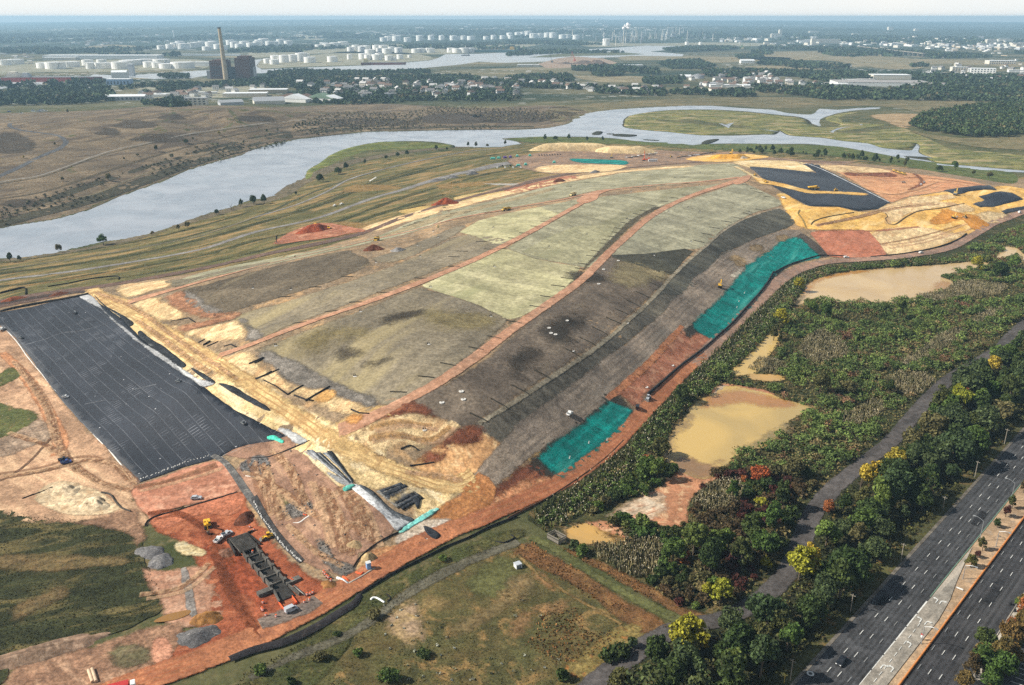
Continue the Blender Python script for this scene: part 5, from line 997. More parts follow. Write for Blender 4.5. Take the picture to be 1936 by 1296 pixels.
def hstrip(name,t0,t1,mat,layer,s0=-260,s1=620,jag=0,**k):
 ss=np. arange(s0,s1,14.0); tc=(t0+t1)/2
 return strip(name,np. array([hw(s,tc) for s in ss]),t1-t0,mat,layer,smooth=False,step=7,cols=max(3,int((t1-t0)/1.5)),world=True,jag=jag,**k)
ASPH=soil('asphalt',(68,68,69),(58,58,59),26,(76,76,76),.6,10,grain=.28,gs=.5,streak=(math. pi/2-th,14,1.6,.16),rough=.85,spec=.3,bump=.15)
ASPH2=soil('asphalt_dark',(62,61,62),(53,52,53),26,(70,69,69),.6,10,grain=.28,gs=.5,streak=(math. pi/2-th,14,1.6,.2),rough=.85,spec=.3,bump=.15)
CONC=soil('concrete',(150,142,130),(132,126,116),12,(166,156,142),.6,5,grain=.3,gs=.6,streak=(math. pi/2-th,6,2,.12),bump=.2)
BRICK=soil('median_paving',(172,146,116),(154,130,104),10,(138,124,108),.6,4,grain=.35,gs=.5,bump=.2)
T_MED0=hwt(1436+845/2.612,800+870/2.612)[1]
T_MED1=hwt(1436+870/2.612,800+1060/2.612)[1]
T_R=hwt(1436+1155/2.612,800+1080/2.612)[1]
T_L=hwt(1436+840/2.612,800+560/2.612)[1]
print('highway',T_L,T_MED0,T_MED1,T_R)
hstrip('verge',T_L-7,T_L,soil('verge_turf',(76,74,44),(62,62,38),10,(104,86,56),.6,5,grain=.5,bump=.5),5)
hstrip('highway',T_L,T_MED0,ASPH,6)
hstrip('highway',T_MED1,T_R,ASPH2,6)
hstrip('median',T_MED0,T_MED1,BRICK,8)
sheet('turn_lane',B4((380,1420),(505,1290),(845,872),(1050,620),(1005,715),(968,800),(940,880),(880,985),(780,1110),(640,1290),(540,1420)),CONC,10,False)
WHITE=plain('road_paint',(198,197,190),.7,.2,.2); FADED=plain('faded_paint',(128,128,125),.8,.2,.2)
def dashes(name,t,s0,s1,per=12.19,ln=3.0,w=.24,mat=None,lay=9,off=0):
 V=[]; F=[]
 k0=int(math. floor((s0-off)/per)); k1=int((s1-off)/per)
 for k in range(k0,k1+1):
  s=k*per+off
  q=[hw(s,t-w/2),hw(s+ln,t-w/2),hw(s+ln,t+w/2),hw(s,t+w/2)]
  n=len(V)
  for p in q:V. append((p[0],p[1],float(Hh(*p))+.06+lay*LAYER))
  F. append((n,n+3,n+2,n+1))
 o=mesh_np(name,V,np. array(F),mat or WHITE); o['kind']='structure'; return o
LW=3.22
for k,m in ((0,WHITE),(1,WHITE),(2,FADED)):dashes('lane_marking',LW*k,-230,560,mat=m,off=-1.5+[0,.33,.18][k],w=.19)
for px,py,m in ((921,1030,FADED),(970,1053,WHITE),(1022,1075,WHITE)):
 s_,t_=hwt(1436+px/2.612,800+py/2.612); dashes('lane_marking',t_,-230,560,mat=m,off=s_%12.19-1.5,w=.19)
def hline(name,t,w,s0,s1,mat,lay,ln=None):
 ss=np. arange(s0,s1,6.0)
 V=[];
 for s in ss:
  for u in (t-w/2,t+w/2):
   p=hw(s,u); V. append((p[0],p[1],float(Hh(*p))+.06+lay*LAYER))
 F=[(2*i,2*i+1,2*i+3,2*i+2) for i in range(len(ss)-1)]
 o=mesh_np(name,V,np. array(F),mat); o['kind']='structure'; return o
TY=soil('tyre_wear',(40,40,41),(46,46,47),12,grain=.2,soft=.9,jag=.4,alpha=.3,bump=0)
for t_ in [LW*(k-.5) for k in range(4)]+[hwt(1436+a/2.612,800+b/2.612)[1]+o for a,b,o in ((921,1030,-LW/2),(921,1030,LW/2),(970,1053,LW/2),(1022,1075,LW/2))]:
 for o in (-.8,.8):hstrip('tyre_wear',t_+o-.35,t_+o+.35,TY,7)
PT_=soil('road_patch',(44,44,46),(50,50,51),6,grain=.3,soft=.3,jag=.2,alpha=.8,bump=0)
for s0,t0,l_,w_ in ((40,-2.6,9,2.4),(120,4.2,14,2.6),(-30,1.0,7,2.2),(210,-1.4,16,2.6),(70,24,12,2.6),(-20,28,9,2.4),(300,6.5,18,2.8)):sheet('road_patch',[tuple(hw(s0,t0)),tuple(hw(s0+l_,t0)),tuple(hw(s0+l_,t0+w_)),tuple(hw(s0,t0+w_))],PT_,8,False,.1,world=True)
s_end=hwt(1436+845/2.612,800+870/2.612)[0]
dashes('edge_marking',T_MED0-.2,-200,s_end-6,per=9.5,ln=8.7,w=.5)
hline('edge_marking',T_MED0-.3,.3,s_end,560,plain('green_line',(96,124,104),.8),9)
kb=MB()
def kerb(name,t0,t1,h,mat,s0=-240,s1=600):
 ss=np. arange(s0,s1,8.0); V=[]
 for s in ss:
  a,b=hw(s,t0),hw(s,t1); z=float(Hh(*hw(s,(t0+t1)/2)))
  V +=[(a[0],a[1],z),(a[0],a[1],z+h),(b[0],b[1],z+h),(b[0],b[1],z)]
 F=[]
 for i in range(len(ss)-1):
  for a in range(3):F. append((4*i+a,4*i+a+1,4*i+5+a,4*i+4+a))
 o=mesh_np(name,V,np. array(F),mat); return o
tag(kerb('safety_barrier',T_MED1-.25,T_MED1+.2,1.15,plain('rust_barrier',(186,118,62),.8,.2)),'long low rusty orange barrier along the right edge of the paved median','barrier')
kerb('kerb',T_R-.1,T_R+.25,.86,CONC)['kind']='structure'
hstrip('pavement',T_R+.25,T_R+4.2,soil('pavement_slabs',(172,164,150),(156,148,136),9,(186,178,164),.6,4,grain=.25,gs=.5),8)
hstrip('verge',T_R+4.2,T_R+18,soil('shrub_bed',(82,72,44),(68,64,38),7,(110,90,58),.6,4,grain=.6),7)
hstrip('pavement',T_L-1.2,T_L,soil('road_shoulder',(110,104,94),(94,88,80),9,grain=.4),7)
pk=[hwt(1436+1195/2.612,800+1300/2.612),hwt(1436+1306/2.612,800+1120/2.612)]
tp=min(p[1] for p in pk)-.5
hstrip('car_park',tp,tp+60,ASPH2,9,-200,260)
for k in range(-30,40):
 s=pk[0][0]+k*2.75
 q=[hw(s,tp+2),hw(s+.22,tp+2),hw(s+2.0,tp+11),hw(s+1.78,tp+11)]
 if abs(s-pk[0][0])>60:continue
 V=[(p[0],p[1],float(Hh(*p))+.06+11*LAYER) for p in q]
 mesh_np('parking_line',V,np. array([(0,1,2,3)]),WHITE)['kind']='structure'
def arrow(px,py,flip=1,sc=1.0):
 s,t=hwt(1436+px/2.612,800+py/2.612)
 pts=[(-2.2,-.2),(.4,-.2),(.9,.3),(.9,1.0),(.4,1.0),(1.4,2.0),(2.3,1.0),(1.7,1.0),(1.7,.1),(.9,-.7),(-2.2,-.7)]
 P=[hw(s+a*sc,t-b*flip*sc) for a,b in pts]
 m=MB(); m. V=[(p[0],p[1],float(Hh(*p))+.06+12*LAYER) for p in P]
 m. F=[(0,1,9,10),(1,2,8,9),(2,3,7,8),(4,5,6),(3,4,7),(4,6,7)]
 o=m. build('turn_arrow',WHITE); o['kind']='structure'
for px,py,f in ((870,888,1),(898,898,-1),(790,985,1),(825,1000,-1),(738,1108,1),(650,1228,1),(608,1216,-1)):arrow(px,py,f,.72)
dashes('lane_marking',hwt(1436+760/2.612,800+1040/2.612)[1],-120,40,per=4,ln=2.2,w=.2,mat=WHITE,lay=12)
ring=[]
s,t=hwt(1436+250/2.612,800+1248/2.612)
V=[]; F=[]
for k in range(20):
 a=2*math. pi*k/20
 for r in (.62,1.15):
  p=hw(s+r*math. cos(a),t+r*math. sin(a)); V. append((p[0],p[1],float(Hh(*p))+.06+9*LAYER))
 F. append((2*k,2*k+1,(2*k+3)%40,(2*k+2)%40))
mesh_np('ring_marking',V,np. array(F),WHITE)['kind']='structure'
BARK=plain('bark',(88,78,66),.9,.25,.1,sc=2)
def quads(cen,size,rng,nrm=None,flat=.0):
 """leaf-clump faces: one quad per centre, randomly turned"""
 n=len(cen)
 d=rng. normal(size=(n,3))
 if nrm is not None:d=d*.75+nrm*1.0
 d[:,2]+= flat
 d /= np. linalg. norm(d,axis=1)[:,None]
 r=rng. normal(size=(n,3)); u=np. cross(d,r); u /= np. linalg. norm(u,axis=1)[:,None]; v=np. cross(d,u)
 s=size*rng. uniform(.6,1.3,n)[:,None]; e=rng. uniform(.55,1.0,n)[:,None]
 V=np. stack([cen-u*s-v*s*e,cen+u*s*.8-v*s*e*1.1,cen+u*s*1.1+v*s*e*.9,cen-u*s*.9+v*s*e],1)
 return V. reshape(-1,3)
def crown_points(seed,R,Hc,ncl,per,spread=.38,dome=1.0):
 rng=np. random. default_rng(seed); P=[]; Nn=[]
 ex,ey=rng. uniform(.72,1.15),rng. uniform(.72,1.15); off=rng. normal(0,.22,2)*R
 for k in range(ncl):
  d=rng. normal(size=3); d /= np. linalg. norm(d)
  if d[2]<-.55:d[2]*=-.4
  rr=rng. uniform(.35,.9)**.6
  c=d*rr*np. array([R*.9*ex,R*.9*ey,Hc*.5]); c[2]+= Hc*.5; c[:2]+= off*(c[2]/Hc); c[2]+= rng. normal(0,.07)*Hc
  c[:2]*= 1-.28*max(0,c[2]/Hc-.55)*dome
  q=rng. normal(size=(per,3)); q /= np. linalg. norm(q,axis=1)[:,None]
  cr=R*spread*rng. uniform(.45,1.35)
  p=c+q*cr*rng. uniform(.5,1.0,per)[:,None]**.5*np. array([1,1,.8])
  P. append(p); Nn. append(q)
 return np. concatenate(P),np. concatenate(Nn),rng
def crown_mesh(name,mat,seed,R,Hc,ncl,per,leaf,z0,**k):
 P,Nn,rng=crown_points(seed,R,Hc,ncl,per,**k)
 P[:,2]+= z0
 m=P[:,2]>z0*.75; P=P[m]; Nn=Nn[m]
 V=quads(P,leaf,rng,Nn)
 o=mesh_np(name,V,np. arange(len(V)). reshape(-1,4),mat)
 return o
def trunk_mesh(seed,h,r,R):
 rng=random. Random(seed); m=MB()
 m. tube((0,0,-.4),(.1,.05,h*.5),r*1.25,r*.85,7); m. tube((.1,.05,h*.5),(0,0,h*.85),r*.85,r*.4,7)
 for k in range(5):
  a=k*1.26+rng. random(); z=h*(.35+.1*k)
  e=(math. cos(a)*R*.6,math. sin(a)*R*.6,z+h*.25)
  m. tube((.05,.02,z),e,r*.5,r*.12,5)
 return m
LEAVES={'dark':leafmat('leaves_dark',(56,72,36),(74,84,44),(90,86,50)),'green':leafmat('leaves_green',(70,92,42),(88,104,50),(102,104,54)),'bright':leafmat('leaves_bright',(92,112,50),(106,120,58)),'yellow':leafmat('leaves_yellow',(184,156,58),(160,146,60)),'ygreen':leafmat('leaves_yellow_green',(136,140,48),(150,142,46)),'orange':leafmat('leaves_orange',(166,104,58),(158,98,58)),'red':leafmat('leaves_red',(146,76,46),(152,82,48)),'brown':leafmat('leaves_brown',(88,74,50),(80,70,48),(100,78,52)),'maroon':leafmat('leaves_maroon',(84,48,40),(74,46,40)),'olive':leafmat('leaves_olive',(96,92,58),(110,102,66),(124,110,72)),'bluegreen':leafmat('leaves_blue_green',(64,80,48),(78,88,54)),'rusty':leafmat('leaves_rusty',(104,92,52),(118,92,54),(92,96,50)),}
WORDS={'dark':'dark green','green':'mid green','bright':'bright green','yellow':'yellow','ygreen':'yellow green','orange':'orange','red':'red','brown':'brown','maroon':'dark red','olive':'olive','bluegreen':'blue green','rusty':'rust tinged green'}
TREES={}
def tree_proto(col,k):
 if (col,k) in TREES:return TREES[(col,k)]
 R=[3.6,4.2,3.0,4.6,3.8,2.8][k]; Hc=[7.0,7.6,8.6,6.4,9.0,6.6][k]; z0=[2.2,2.6,2.2,2.2,2.4,1.8][k]
 t=bpy. data. objects. new('tree',None); t. empty_display_size=.5
 tr=trunk_mesh(k+3,z0+Hc*.75,.26,R). build('trunk',BARK,t)
 cr=crown_mesh('crown',LEAVES[col],100+k*7+len(col),R,Hc,[34,38,30,42,40,24][k],84,.3,z0); cr. parent=t
 TREES[(col,k)]=(t,(tr. data,cr. data))
 bpy. data. objects. remove(tr); bpy. data. objects. remove(cr)
 return TREES[(col,k)]
def inst(name,datas,pn,loc,rz,sc,label,cat,group=None):
 t=empty(name,loc,rz,label,cat,group); t. scale=sc
 for d,n in zip(datas,pn):
  c=bpy. data. objects. new(n,d); COL. objects. link(c); c. parent=t
 return t
NTREE=[0]
def tree(x,y,col,label=None,group=None,sc=1.0,k=None,z=None):
 k=random. randrange(6) if k is None else k
 _,d=tree_proto(col,k)
 NTREE[0]+= 1
 s=sc*random. uniform(.92,1.08)
 return inst('tree',d,('trunk','crown'),(x,y,float(Hh(x,y)) if z is None else z),random. uniform(0,6.28),(s*random. uniform(.9,1.1),s*random. uniform(.9,1.1),s*random. uniform(.82,1.25)),label or WORDS[col]+' tree in the wood between the service path and the highway','tree',group)
SHRUBS={}
def shrub_proto(col,k):
 if (col,k) not in SHRUBS:
  R=[1.7,2.2,1.4][k]; Hc=[2.3,2.7,2.6][k]
  c=crown_mesh('foliage',LEAVES[col],300+k*11+len(col),R,Hc,[16,20,14][k],30,.27,.25,spread=.45,dome=.6)
  m=MB()
  for j in range(4):m. tube((0,0,-.3),(.7*math. cos(j*1.6)*R*.6,.7*math. sin(j*1.6)*R*.6,Hc*.6),.07,.03,4)
  s=m. build('stems',BARK)
  SHRUBS[(col,k)]=(s. data,c. data); bpy. data. objects. remove(s); bpy. data. objects. remove(c)
 return SHRUBS[(col,k)]
NSH=[0]
def shrub(x,y,col,label,group,sc=1.0):
 NSH[0]+= 1; s=sc*random. uniform(.8,1.2)
 return inst('shrub',shrub_proto(col,random. randrange(3)),('stems','foliage'),(x,y,float(Hh(x,y))),random. uniform(0,6.28),(s,s,s*random. uniform(.8,1.15)),label,'shrub',group)
def px_poly(pts):
 p=np. asarray(pts,float); return ground_at(p[:,0],p[:,1])
def poisson(poly,r,seed=0,holes=(),dens=None,keep_px=True):
 """well spaced points inside a world outline"""
 rng=np. random. default_rng(seed); lo=poly. min(0); hi=poly. max(0)
 n=int((hi[0]-lo[0])*(hi[1]-lo[1])/(r*r)*2.2)+10
 c=rng. uniform(lo,hi,(n,2)); m=inside(c[:,0],c[:,1],poly)
 for h in holes:m &= ~inside(c[:,0],c[:,1],h)
 c=c[m]
 if dens is not None:c=c[rng. random(len(c))<dens(c[:,0],c[:,1])]
 grid={}; out=[]
 for p in c:
  g=(int(p[0]//r),int(p[1]//r)); ok=True
  for i in (-1,0,1):
   for j in (-1,0,1):
    for q in grid. get((g[0]+i,g[1]+j),()):
     if (q[0]-p[0])**2+(q[1]-p[1])**2<r*r:ok=False
  if ok:grid. setdefault(g,[]). append(p); out. append(p)
 return np. array(out). reshape(-1,2)
def project(x,y,z):
 X=np. asarray(x); Y=np. asarray(y); Zz=np. asarray(z)-CAMZ
 dep=Y*CP-Zz*SP; up=Y*SP+Zz*CP
 return W0/2+F0*X/dep,H0/2-F0*up/dep
def in_view(x,y,m=60):
 u,v=project(x,y,Hh(x,y)+3); return (u>-m)&(u<W0+m)&(v>-m)&(v<H0+m)
def clump_mass(name,pts,R,Hc,mat,nq=40,leaf=.5,seed=1,z0=.3,label=None,vary=.35,kind='stuff',sq=.75):
 """a mass of bushes or far crowns, one object: nq leaf faces per clump"""
 rng=np. random. default_rng(seed); n=len(pts)
 if not n:return
 s=rng. uniform(1-vary,1+vary,n)
 q=rng. normal(size=(n,nq,3)); q /= np. linalg. norm(q,axis=2)[...,None]; q[...,2]=np. abs(q[...,2])*rng. choice([1,1,1,-.4],(n,nq))
 lump=1+.28*np. sin(q[...,0]*4+rng. uniform(0,6,(n,1)))*np. cos(q[...,1]*4+rng. uniform(0,6,(n,1)))
 rad=rng. uniform(.6,1.0,(n,nq))*lump
 P=np. empty((n,nq,3)); P[...,0]=pts[:,None,0]+q[...,0]*rad*R*s[:,None]; P[...,1]=pts[:,None,1]+q[...,1]*rad*R*s[:,None]
 P[...,2]=Hh(pts[:,0],pts[:,1])[:,None]+z0+(Hc*.42*s[:,None])*(1+q[...,2]*rad*1.2)
 V=quads(P. reshape(-1,3),leaf,rng,q. reshape(-1,3))
 o=mesh_np(name,V,np. arange(len(V)). reshape(-1,4),mat)
 o['kind']=kind
 if label:o['label']=label
 return o
PONDS=[px_poly(p) for p in (POND_TOP,POND_MID,POND_LOW,POND_SIDE,POND_NOOK,POND_FAR)]
MUDS=[px_poly([(1262,905),(1300,890),(1352,905),(1320,930),(1300,960),(1300,990),(1270,1005),(1230,990),(1178,985),(1150,990),(1080,1000),(1080,1030),(1100,985),(1150,960),(1230,930)]),px_poly(M3((1440,960),(1480,900),(1560,865),(1680,880),(1850,910),(1960,960)))]
PATH_PX=[(1090,1330),(1130,1290),(1180,1250),(1240,1210),(1300,1185),(1370,1172),(1430,1140),(1480,1095),(1510,1040),(1525,1000),(1545,960),(1580,920),(1630,880),(1680,840),(1720,795),(1760,750),(1800,715),(1850,685),(1890,660),(1936,615),(2010,560)]
pw=ground_at(*np. array(PATH_PX,float). T)
def poly_dist(x,y,w):
 A=w[:-1]; D=w[1:]-A; q=np. stack([x,y],1)
 t=np. clip(((q[:,None]-A[None])*D[None]). sum(2)/(D**2). sum(1),0,1)
 return np. sqrt(((A[None]+t[...,None]*D[None]-q[:,None])**2). sum(2). min(1))
rw=ground_at(*np. array(ROAD_BASE,float). T)
wood=px_poly([(1100,1345),(1150,1300),(1200,1270),(1310,1205),(1400,1190),(1470,1140),(1510,1090),(1535,1030),(1560,975),(1600,930),(1660,880),(1705,845),(1745,795),(1790,745),(1830,715),(1875,690),(1910,665),(1960,625),(2060,560),(2100,620),(1936,790),(1880,860),(1820,930),(1750,1005),(1690,1070),(1640,1120),(1590,1180),(1540,1230),(1490,1290),(1450,1345)])
wp_=poisson(wood,5.3,5)
wp_=wp_[poly_dist(wp_[:,0],wp_[:,1],pw)>8.6]
rel=(wp_-hp0)@HN
wp_=wp_[rel<T_L-8.5]
wp_=wp_[in_view(wp_[:,0],wp_[:,1],260)]
wp_=wp_[np. argsort(np. hypot(wp_[:,0],wp_[:,1]))]
SPECIAL=[((1292,1225),'ygreen','yellow green tree on the near edge of the wood where the service path curves',1.15),((1320,1222),'yellow','yellow topped tree beside the yellow green one where the path bends',.8),((1510,1090),'ygreen','bright yellow green tree at the inside bend of the service path',1.1),((1530,1075),'yellow','small golden tree behind the yellow green tree at the path bend',.8),((1626,925),'yellow','tall golden yellow tree standing at the edge of the wood halfway along the path',1.15),((1657,905),'yellow','small golden tree just behind the tall golden yellow one',.7),((1690,882),'yellow','bright yellow tree with two stacked crowns by the service path',1.0),((1855,715),'yellow','golden tree near the top of the wood beside the path',.95),((1870,700),'yellow','second golden tree near the top of the wood',.85),((1808,775),'ygreen','yellow green tree leaning over the path high in the wood',1.0),((1822,762),'ygreen','pale yellow green tree next to the path high in the wood',.8),((1820,735),'orange','orange brown shrub sized tree beside the path near the golden pair',.6),((1565,965),'orange','small orange tree at the path edge below the golden trees',.5),((1660,970),'bright','fresh green tree in the middle of the dark wood',1.0),((1560,1030),'bright','pale fresh green tree overhanging the path at its bend',1.1)]
taken=[]
for (px,py),c,lb,sc in SPECIAL:
 x,y,z=at(px,py+9); taken. append((x,y)); tree(x,y,c,lb,None,sc*1.3)
cnt=0; rest=[]
for x,y in wp_:
 if any((x-a)**2+(y-b)**2<36 or (abs(x-a)<4.6 and -13<y-b<0) for a,b in taken):continue
 if cnt<235 and in_view(x,y,20):
  c=random. choices(['dark','bluegreen','green','olive','brown'],[50,28,15,6,1.5])[0]
  sc=random. choice([.75,.95,1.1,1.25,1.4,1.6])*random. uniform(.93,1.07)
  lb={'dark':'dark green tree crowded among others in the wood beside the highway','bluegreen':'dull blue green tree crowded in the wood beside the highway','green':'mid green tree among darker ones in the wood beside the highway','olive':'olive green tree among darker ones in the wood beside the highway','brown':'brownish bare looking tree among green ones in the wood beside the highway'}[c]
  tree(x,y,c,lb,c. replace('bluegreen','blue green')+' trees of the roadside wood',sc); cnt += 1
 else:rest. append((x,y))
print('wood trees',cnt,'rest',len(rest))
FOREST=stuffleaf('forest_leaves',[(58,70,40),(72,78,46),(96,84,54)],30)
clump_mass('woodland',np. array(rest),4.6,12,FOREST,420,.5,4)
und=poisson(wood,2.4,15); und=und[poly_dist(und[:,0],und[:,1],pw)>5.0]; und=und[((und-hp0)@HN)<T_L-4.5]; und=und[in_view(und[:,0],und[:,1])]
clump_mass('undergrowth',und,1.5,2.2,stuffleaf('undergrowth_leaves',[(56,60,34),(72,70,40),(110,84,48),(96,98,52)],12),26,.34,6)
thick=px_poly([(1085,1000),(1130,962),(1190,905),(1225,862),(1262,795),(1330,728),(1375,688),(1432,640),(1478,590),(1505,535),(1560,512),(1700,500),(1800,488),(1870,455),(1936,425),(2040,390),(2150,520),(1936,615),(1860,675),(1790,715),(1745,765),(1700,815),(1640,868),(1580,915),(1535,960),(1515,1020),(1480,1085),(1430,1130),(1360,1155),(1290,1150),(1230,1110),(1170,1060),(1110,1020)])
reed_px=[M4((270,660),(300,580),(380,500),(470,480),(560,530),(630,600),(640,660),(560,700),(420,720),(300,700)),M4((920,745),(1050,690),(1180,610),(1280,530),(1380,480),(1470,475),(1460,530),(1370,590),(1280,650),(1150,710),(1020,760)),M4((1540,400),(1640,340),(1740,325),(1750,350),(1640,400),(1560,430)),M4((600,1090),(700,1060),(800,980),(900,1010),(880,1080),(780,1130),(640,1200),(560,1180)),M4((0,680),(120,700),(200,760),(150,800),(0,790),(-80,760)),B3((420,610),(560,590),(700,560),(780,600),(750,680),(760,760),(650,770),(560,740),(480,690),(420,650)),B3((900,400),(1000,300),(1120,270),(1190,340),(1150,400),(1060,440),(960,440)),M4((1130,230),(1300,210),(1420,130),(1600,130),(1800,170),(1700,230),(1500,250),(1300,280),(1180,300)),M4((900,850),(1000,780),(1180,800),(1280,860),(1200,940),(1050,960),(950,920))]
reed_w=[px_poly(p) for p in reed_px]
tp_=poisson(thick,2.9,8,PONDS+MUDS+reed_w)
d_road=poly_dist(tp_[:,0],tp_[:,1],rw)
KEEP=[p for k,p in enumerate(PONDS) if k in (2,3,4)]
for p in KEEP:tp_=tp_[(seg_dist(tp_,p)>3.2)&(seg_dist(tp_+np. array([0,3.5]),p)>2.5)&(seg_dist(tp_+np. array([0,7.]),p)>2.5)]
d_road=poly_dist(tp_[:,0],tp_[:,1],rw)
tp_=tp_[(d_road>7.5)&(poly_dist(tp_[:,0],tp_[:,1],pw)>6.8)]
tp_=tp_[in_view(tp_[:,0],tp_[:,1],200)]
tp_=tp_[np. argsort(np. hypot(tp_[:,0],tp_[:,1]))]
TSPEC=[((1437,905),'red','single orange red tree by the round muddy pond',.85),((1242,905),'bright','fresh green tree on the bank between the road and the muddy pond',1.0),((1222,890),'green','green tree beside the fresh green one on the pond bank',.8),((1480,612),'ygreen','round yellow topped tree at the corner of the far muddy pond',1.1),((1462,640),'dark','dark tree in the shade below the round yellow topped tree',1.0),((1510,545),'ygreen','yellow green tree throwing its shadow across the far muddy pond',1.1),((1535,590),'bright','fresh green tree at the near left corner of the far muddy pond',.9),((1350,1050),'bright','fresh green rounded tree among reeds above the service path',1.2),((1375,1040),'bright','pale green tree right of the rounded one above the service path',1.3),((1310,1050),'green','mid green tree left of the pale ones above the service path',1.1),((1272,1062),'green','dark sided green tree by the orange puddle',.9),((1400,1075),'dark','dark tree below the pale green trees above the path',1.2),((1420,1030),'dark','large dark green tree near the grey reeds',1.3),((1450,1050),'green','mid green tree at the path side edge of the thicket',1.1),((1340,1085),'dark','dark green tree on the slope just above the path',1.0),((1460,1000),'green','green tree between the grey reeds and the path',1.0),((1480,960),'dark','dark green tree above the grey reeds near the path',1.1),((1385,945),'green','green bushy tree at the near end of the muddy pond',.8),((1500,900),'olive','olive tree near the middle of the thicket',1.0),((1550,740),'dark','dark rounded tree beside the dry reed strip',1.0),((1600,740),'olive','olive rounded tree beside the dry reed strip',.9),((1680,740),'dark','dark green tree below the diagonal reed strip',1.0),((1870,500),'green','large green tree at the far end of the muddy pond',1.3),((1890,520),'dark','dark tree behind the large green tree at the pond end',1.2),((1848,510),'ygreen','yellow tinged tree on the spit of the far muddy pond',1.1),((1700,600),'green','green tree in the middle of the maroon scrub',1.0),((1560,600),'green','green tree on the near shore of the far muddy pond',.9),((1360,1140),'ygreen','yellow flowering bush beside the bend of the service path',.8),((1335,1130),'ygreen','yellow green bush beside the service path',.7),((1250,860),'dark','dark tree hugging the left shore of the muddy pond',.9),((1290,755),'dark','dark tree on the bank above the muddy pond',.9),((1912,505),'bright','fresh green tree beside the pale slab',1.0)]
ttaken=[]
for (px,py),c,lb,sc in TSPEC:
 x,y,z=at(px,py+6); ttaken. append((x,y,3*sc)); tree(x,y,c,lb,None,sc*1.08)
nsh=0; srest=[]
mixn=vnoise(tp_[:,0],tp_[:,1],28,41); mix2=vnoise(tp_[:,0],tp_[:,1],14,42)
PLACE=lambda u,v:('near the service path' if v>1000 or u>1650 and v>700 else 'beside the muddy pond' if v>690 and u<1560 else 'in the wide thicket below the far muddy pond' if v<700 else 'in the middle of the thicket')
uu,vv=project(tp_[:,0],tp_[:,1],Hh(tp_[:,0],tp_[:,1]))
for i,(x,y) in enumerate(tp_):
 if any((x-a)**2+(y-b)**2<r*r for a,b,r in ttaken):continue
 if nsh<240 and in_view(x,y,20):
  n=mixn[i]+.3*(mix2[i]-.5)
  c='green' if n<.3 else 'dark' if n<.46 else 'olive' if n<.58 else 'brown' if n<.7 else 'maroon' if n<.78 else 'dark'
  if random. random()<.06:c=random. choice(['ygreen','bright','orange'])
  shrub(x,y,c,f'{WORDS[c]} shrub {PLACE(uu[i], vv[i])}',f'{WORDS[c]} shrubs {PLACE(uu[i], vv[i])}',random. uniform(.9,1.6)); nsh += 1
 elif vnoise(x,y,20,77)+.35*vnoise(x,y,8,78)<.86:srest. append((x,y))
print('shrubs',nsh,'rest',len(srest))
SCRUB=stuffleaf('scrub_leaves',[(94,110,56),(74,88,48),(114,84,64),(134,116,80),(110,124,64)],34)
srest=np. array(srest)
big_=vnoise(srest[:,0],srest[:,1],9,91)>.62
clump_mass('scrub',srest[~big_],1.9,2.6,SCRUB,60,.32,9,vary=.55)
clump_mass('scrub',srest[big_],3.2,4.4,SCRUB,190,.34,19,vary=.35)
low=poisson(thick,1.9,18,PONDS+MUDS); low=low[(poly_dist(low[:,0],low[:,1],rw)>6)&(poly_dist(low[:,0],low[:,1],pw)>4.6)& in_view(low[:,0],low[:,1],20)]
clump_mass('ground_cover',low,1.0,1.0,stuffleaf('cover_leaves',[(92,88,54),(110,98,64),(128,112,76),(84,88,50)],14),9,.34,10)
bankp=poisson(px_poly([(1170,930),(1215,870),(1250,808),(1320,738),(1372,695),(1440,640),(1480,590),(1500,600),(1470,655),(1420,680),(1380,712),(1330,745),(1275,795),(1250,840),(1248,880),(1200,935),(1150,960)]),3.0,28,PONDS)
clump_mass('scrub',bankp,2.0,3.4,stuffleaf('bank_leaves',[(64,76,36),(50,58,32),(96,92,60),(82,96,42)],16),60,.36,29)
def reeds(name,pts,h,mat_b,mat_p,seed,nb=4,w=.28,plume=.6):
 rng=np. random. default_rng(seed); n=len(pts)
 if not n:return
 V=[]; MI=[]
 b=np. repeat(pts,nb,0)+rng. normal(0,.45,(n*nb,2)); z=Hh(b[:,0],b[:,1]); hh=h*rng. uniform(.7,1.25,n*nb)
 a=rng. uniform(0,6.28,n*nb); lean=rng. normal(0,.25,(n*nb,2))
 dx=np. stack([np. cos(a),np. sin(a)],1)*w
 top=b+lean
 Q=np. stack([np. column_stack([b-dx,z-.2]),np. column_stack([b+dx,z-.2]),np. column_stack([top+dx*.7,z+hh]),np. column_stack([top-dx*.7,z+hh])],1)
 m=rng. random(n*nb)<plume
 t2=top[m]; z2=(z+hh)[m]; d2=dx[m]*1.0
 dp=np. stack([-d2[:,1],d2[:,0]],1)*.9
 P=np. stack([np. column_stack([t2-d2,z2-.15]),np. column_stack([t2-dp*.3,z2+.05]),np. column_stack([t2+d2+dp,z2+.3]),np. column_stack([t2+dp,z2+.1])],1)
 V=np. concatenate([Q. reshape(-1,3),P. reshape(-1,3)]); F=np. arange(len(V)). reshape(-1,4)
 mi=np. concatenate([np. zeros(len(Q),int),np. ones(len(P),int)])
 o=mesh_np(name,V,F,mats=[mat_b,mat_p],midx=mi); o['kind']='stuff'
RB=stuffleaf('reed_stems',[(128,116,86),(106,102,72),(88,88,62)],14,var=(.7,1.3)); RP=stuffleaf('reed_plumes',[(196,186,162),(168,152,126)],14,var=(.8,1.2))
allr=np. concatenate([poisson(p,1.05,50+i) for i,p in enumerate(reed_w)])
allr=allr[in_view(allr[:,0],allr[:,1],20)&(poly_dist(allr[:,0],allr[:,1],pw)>5)]
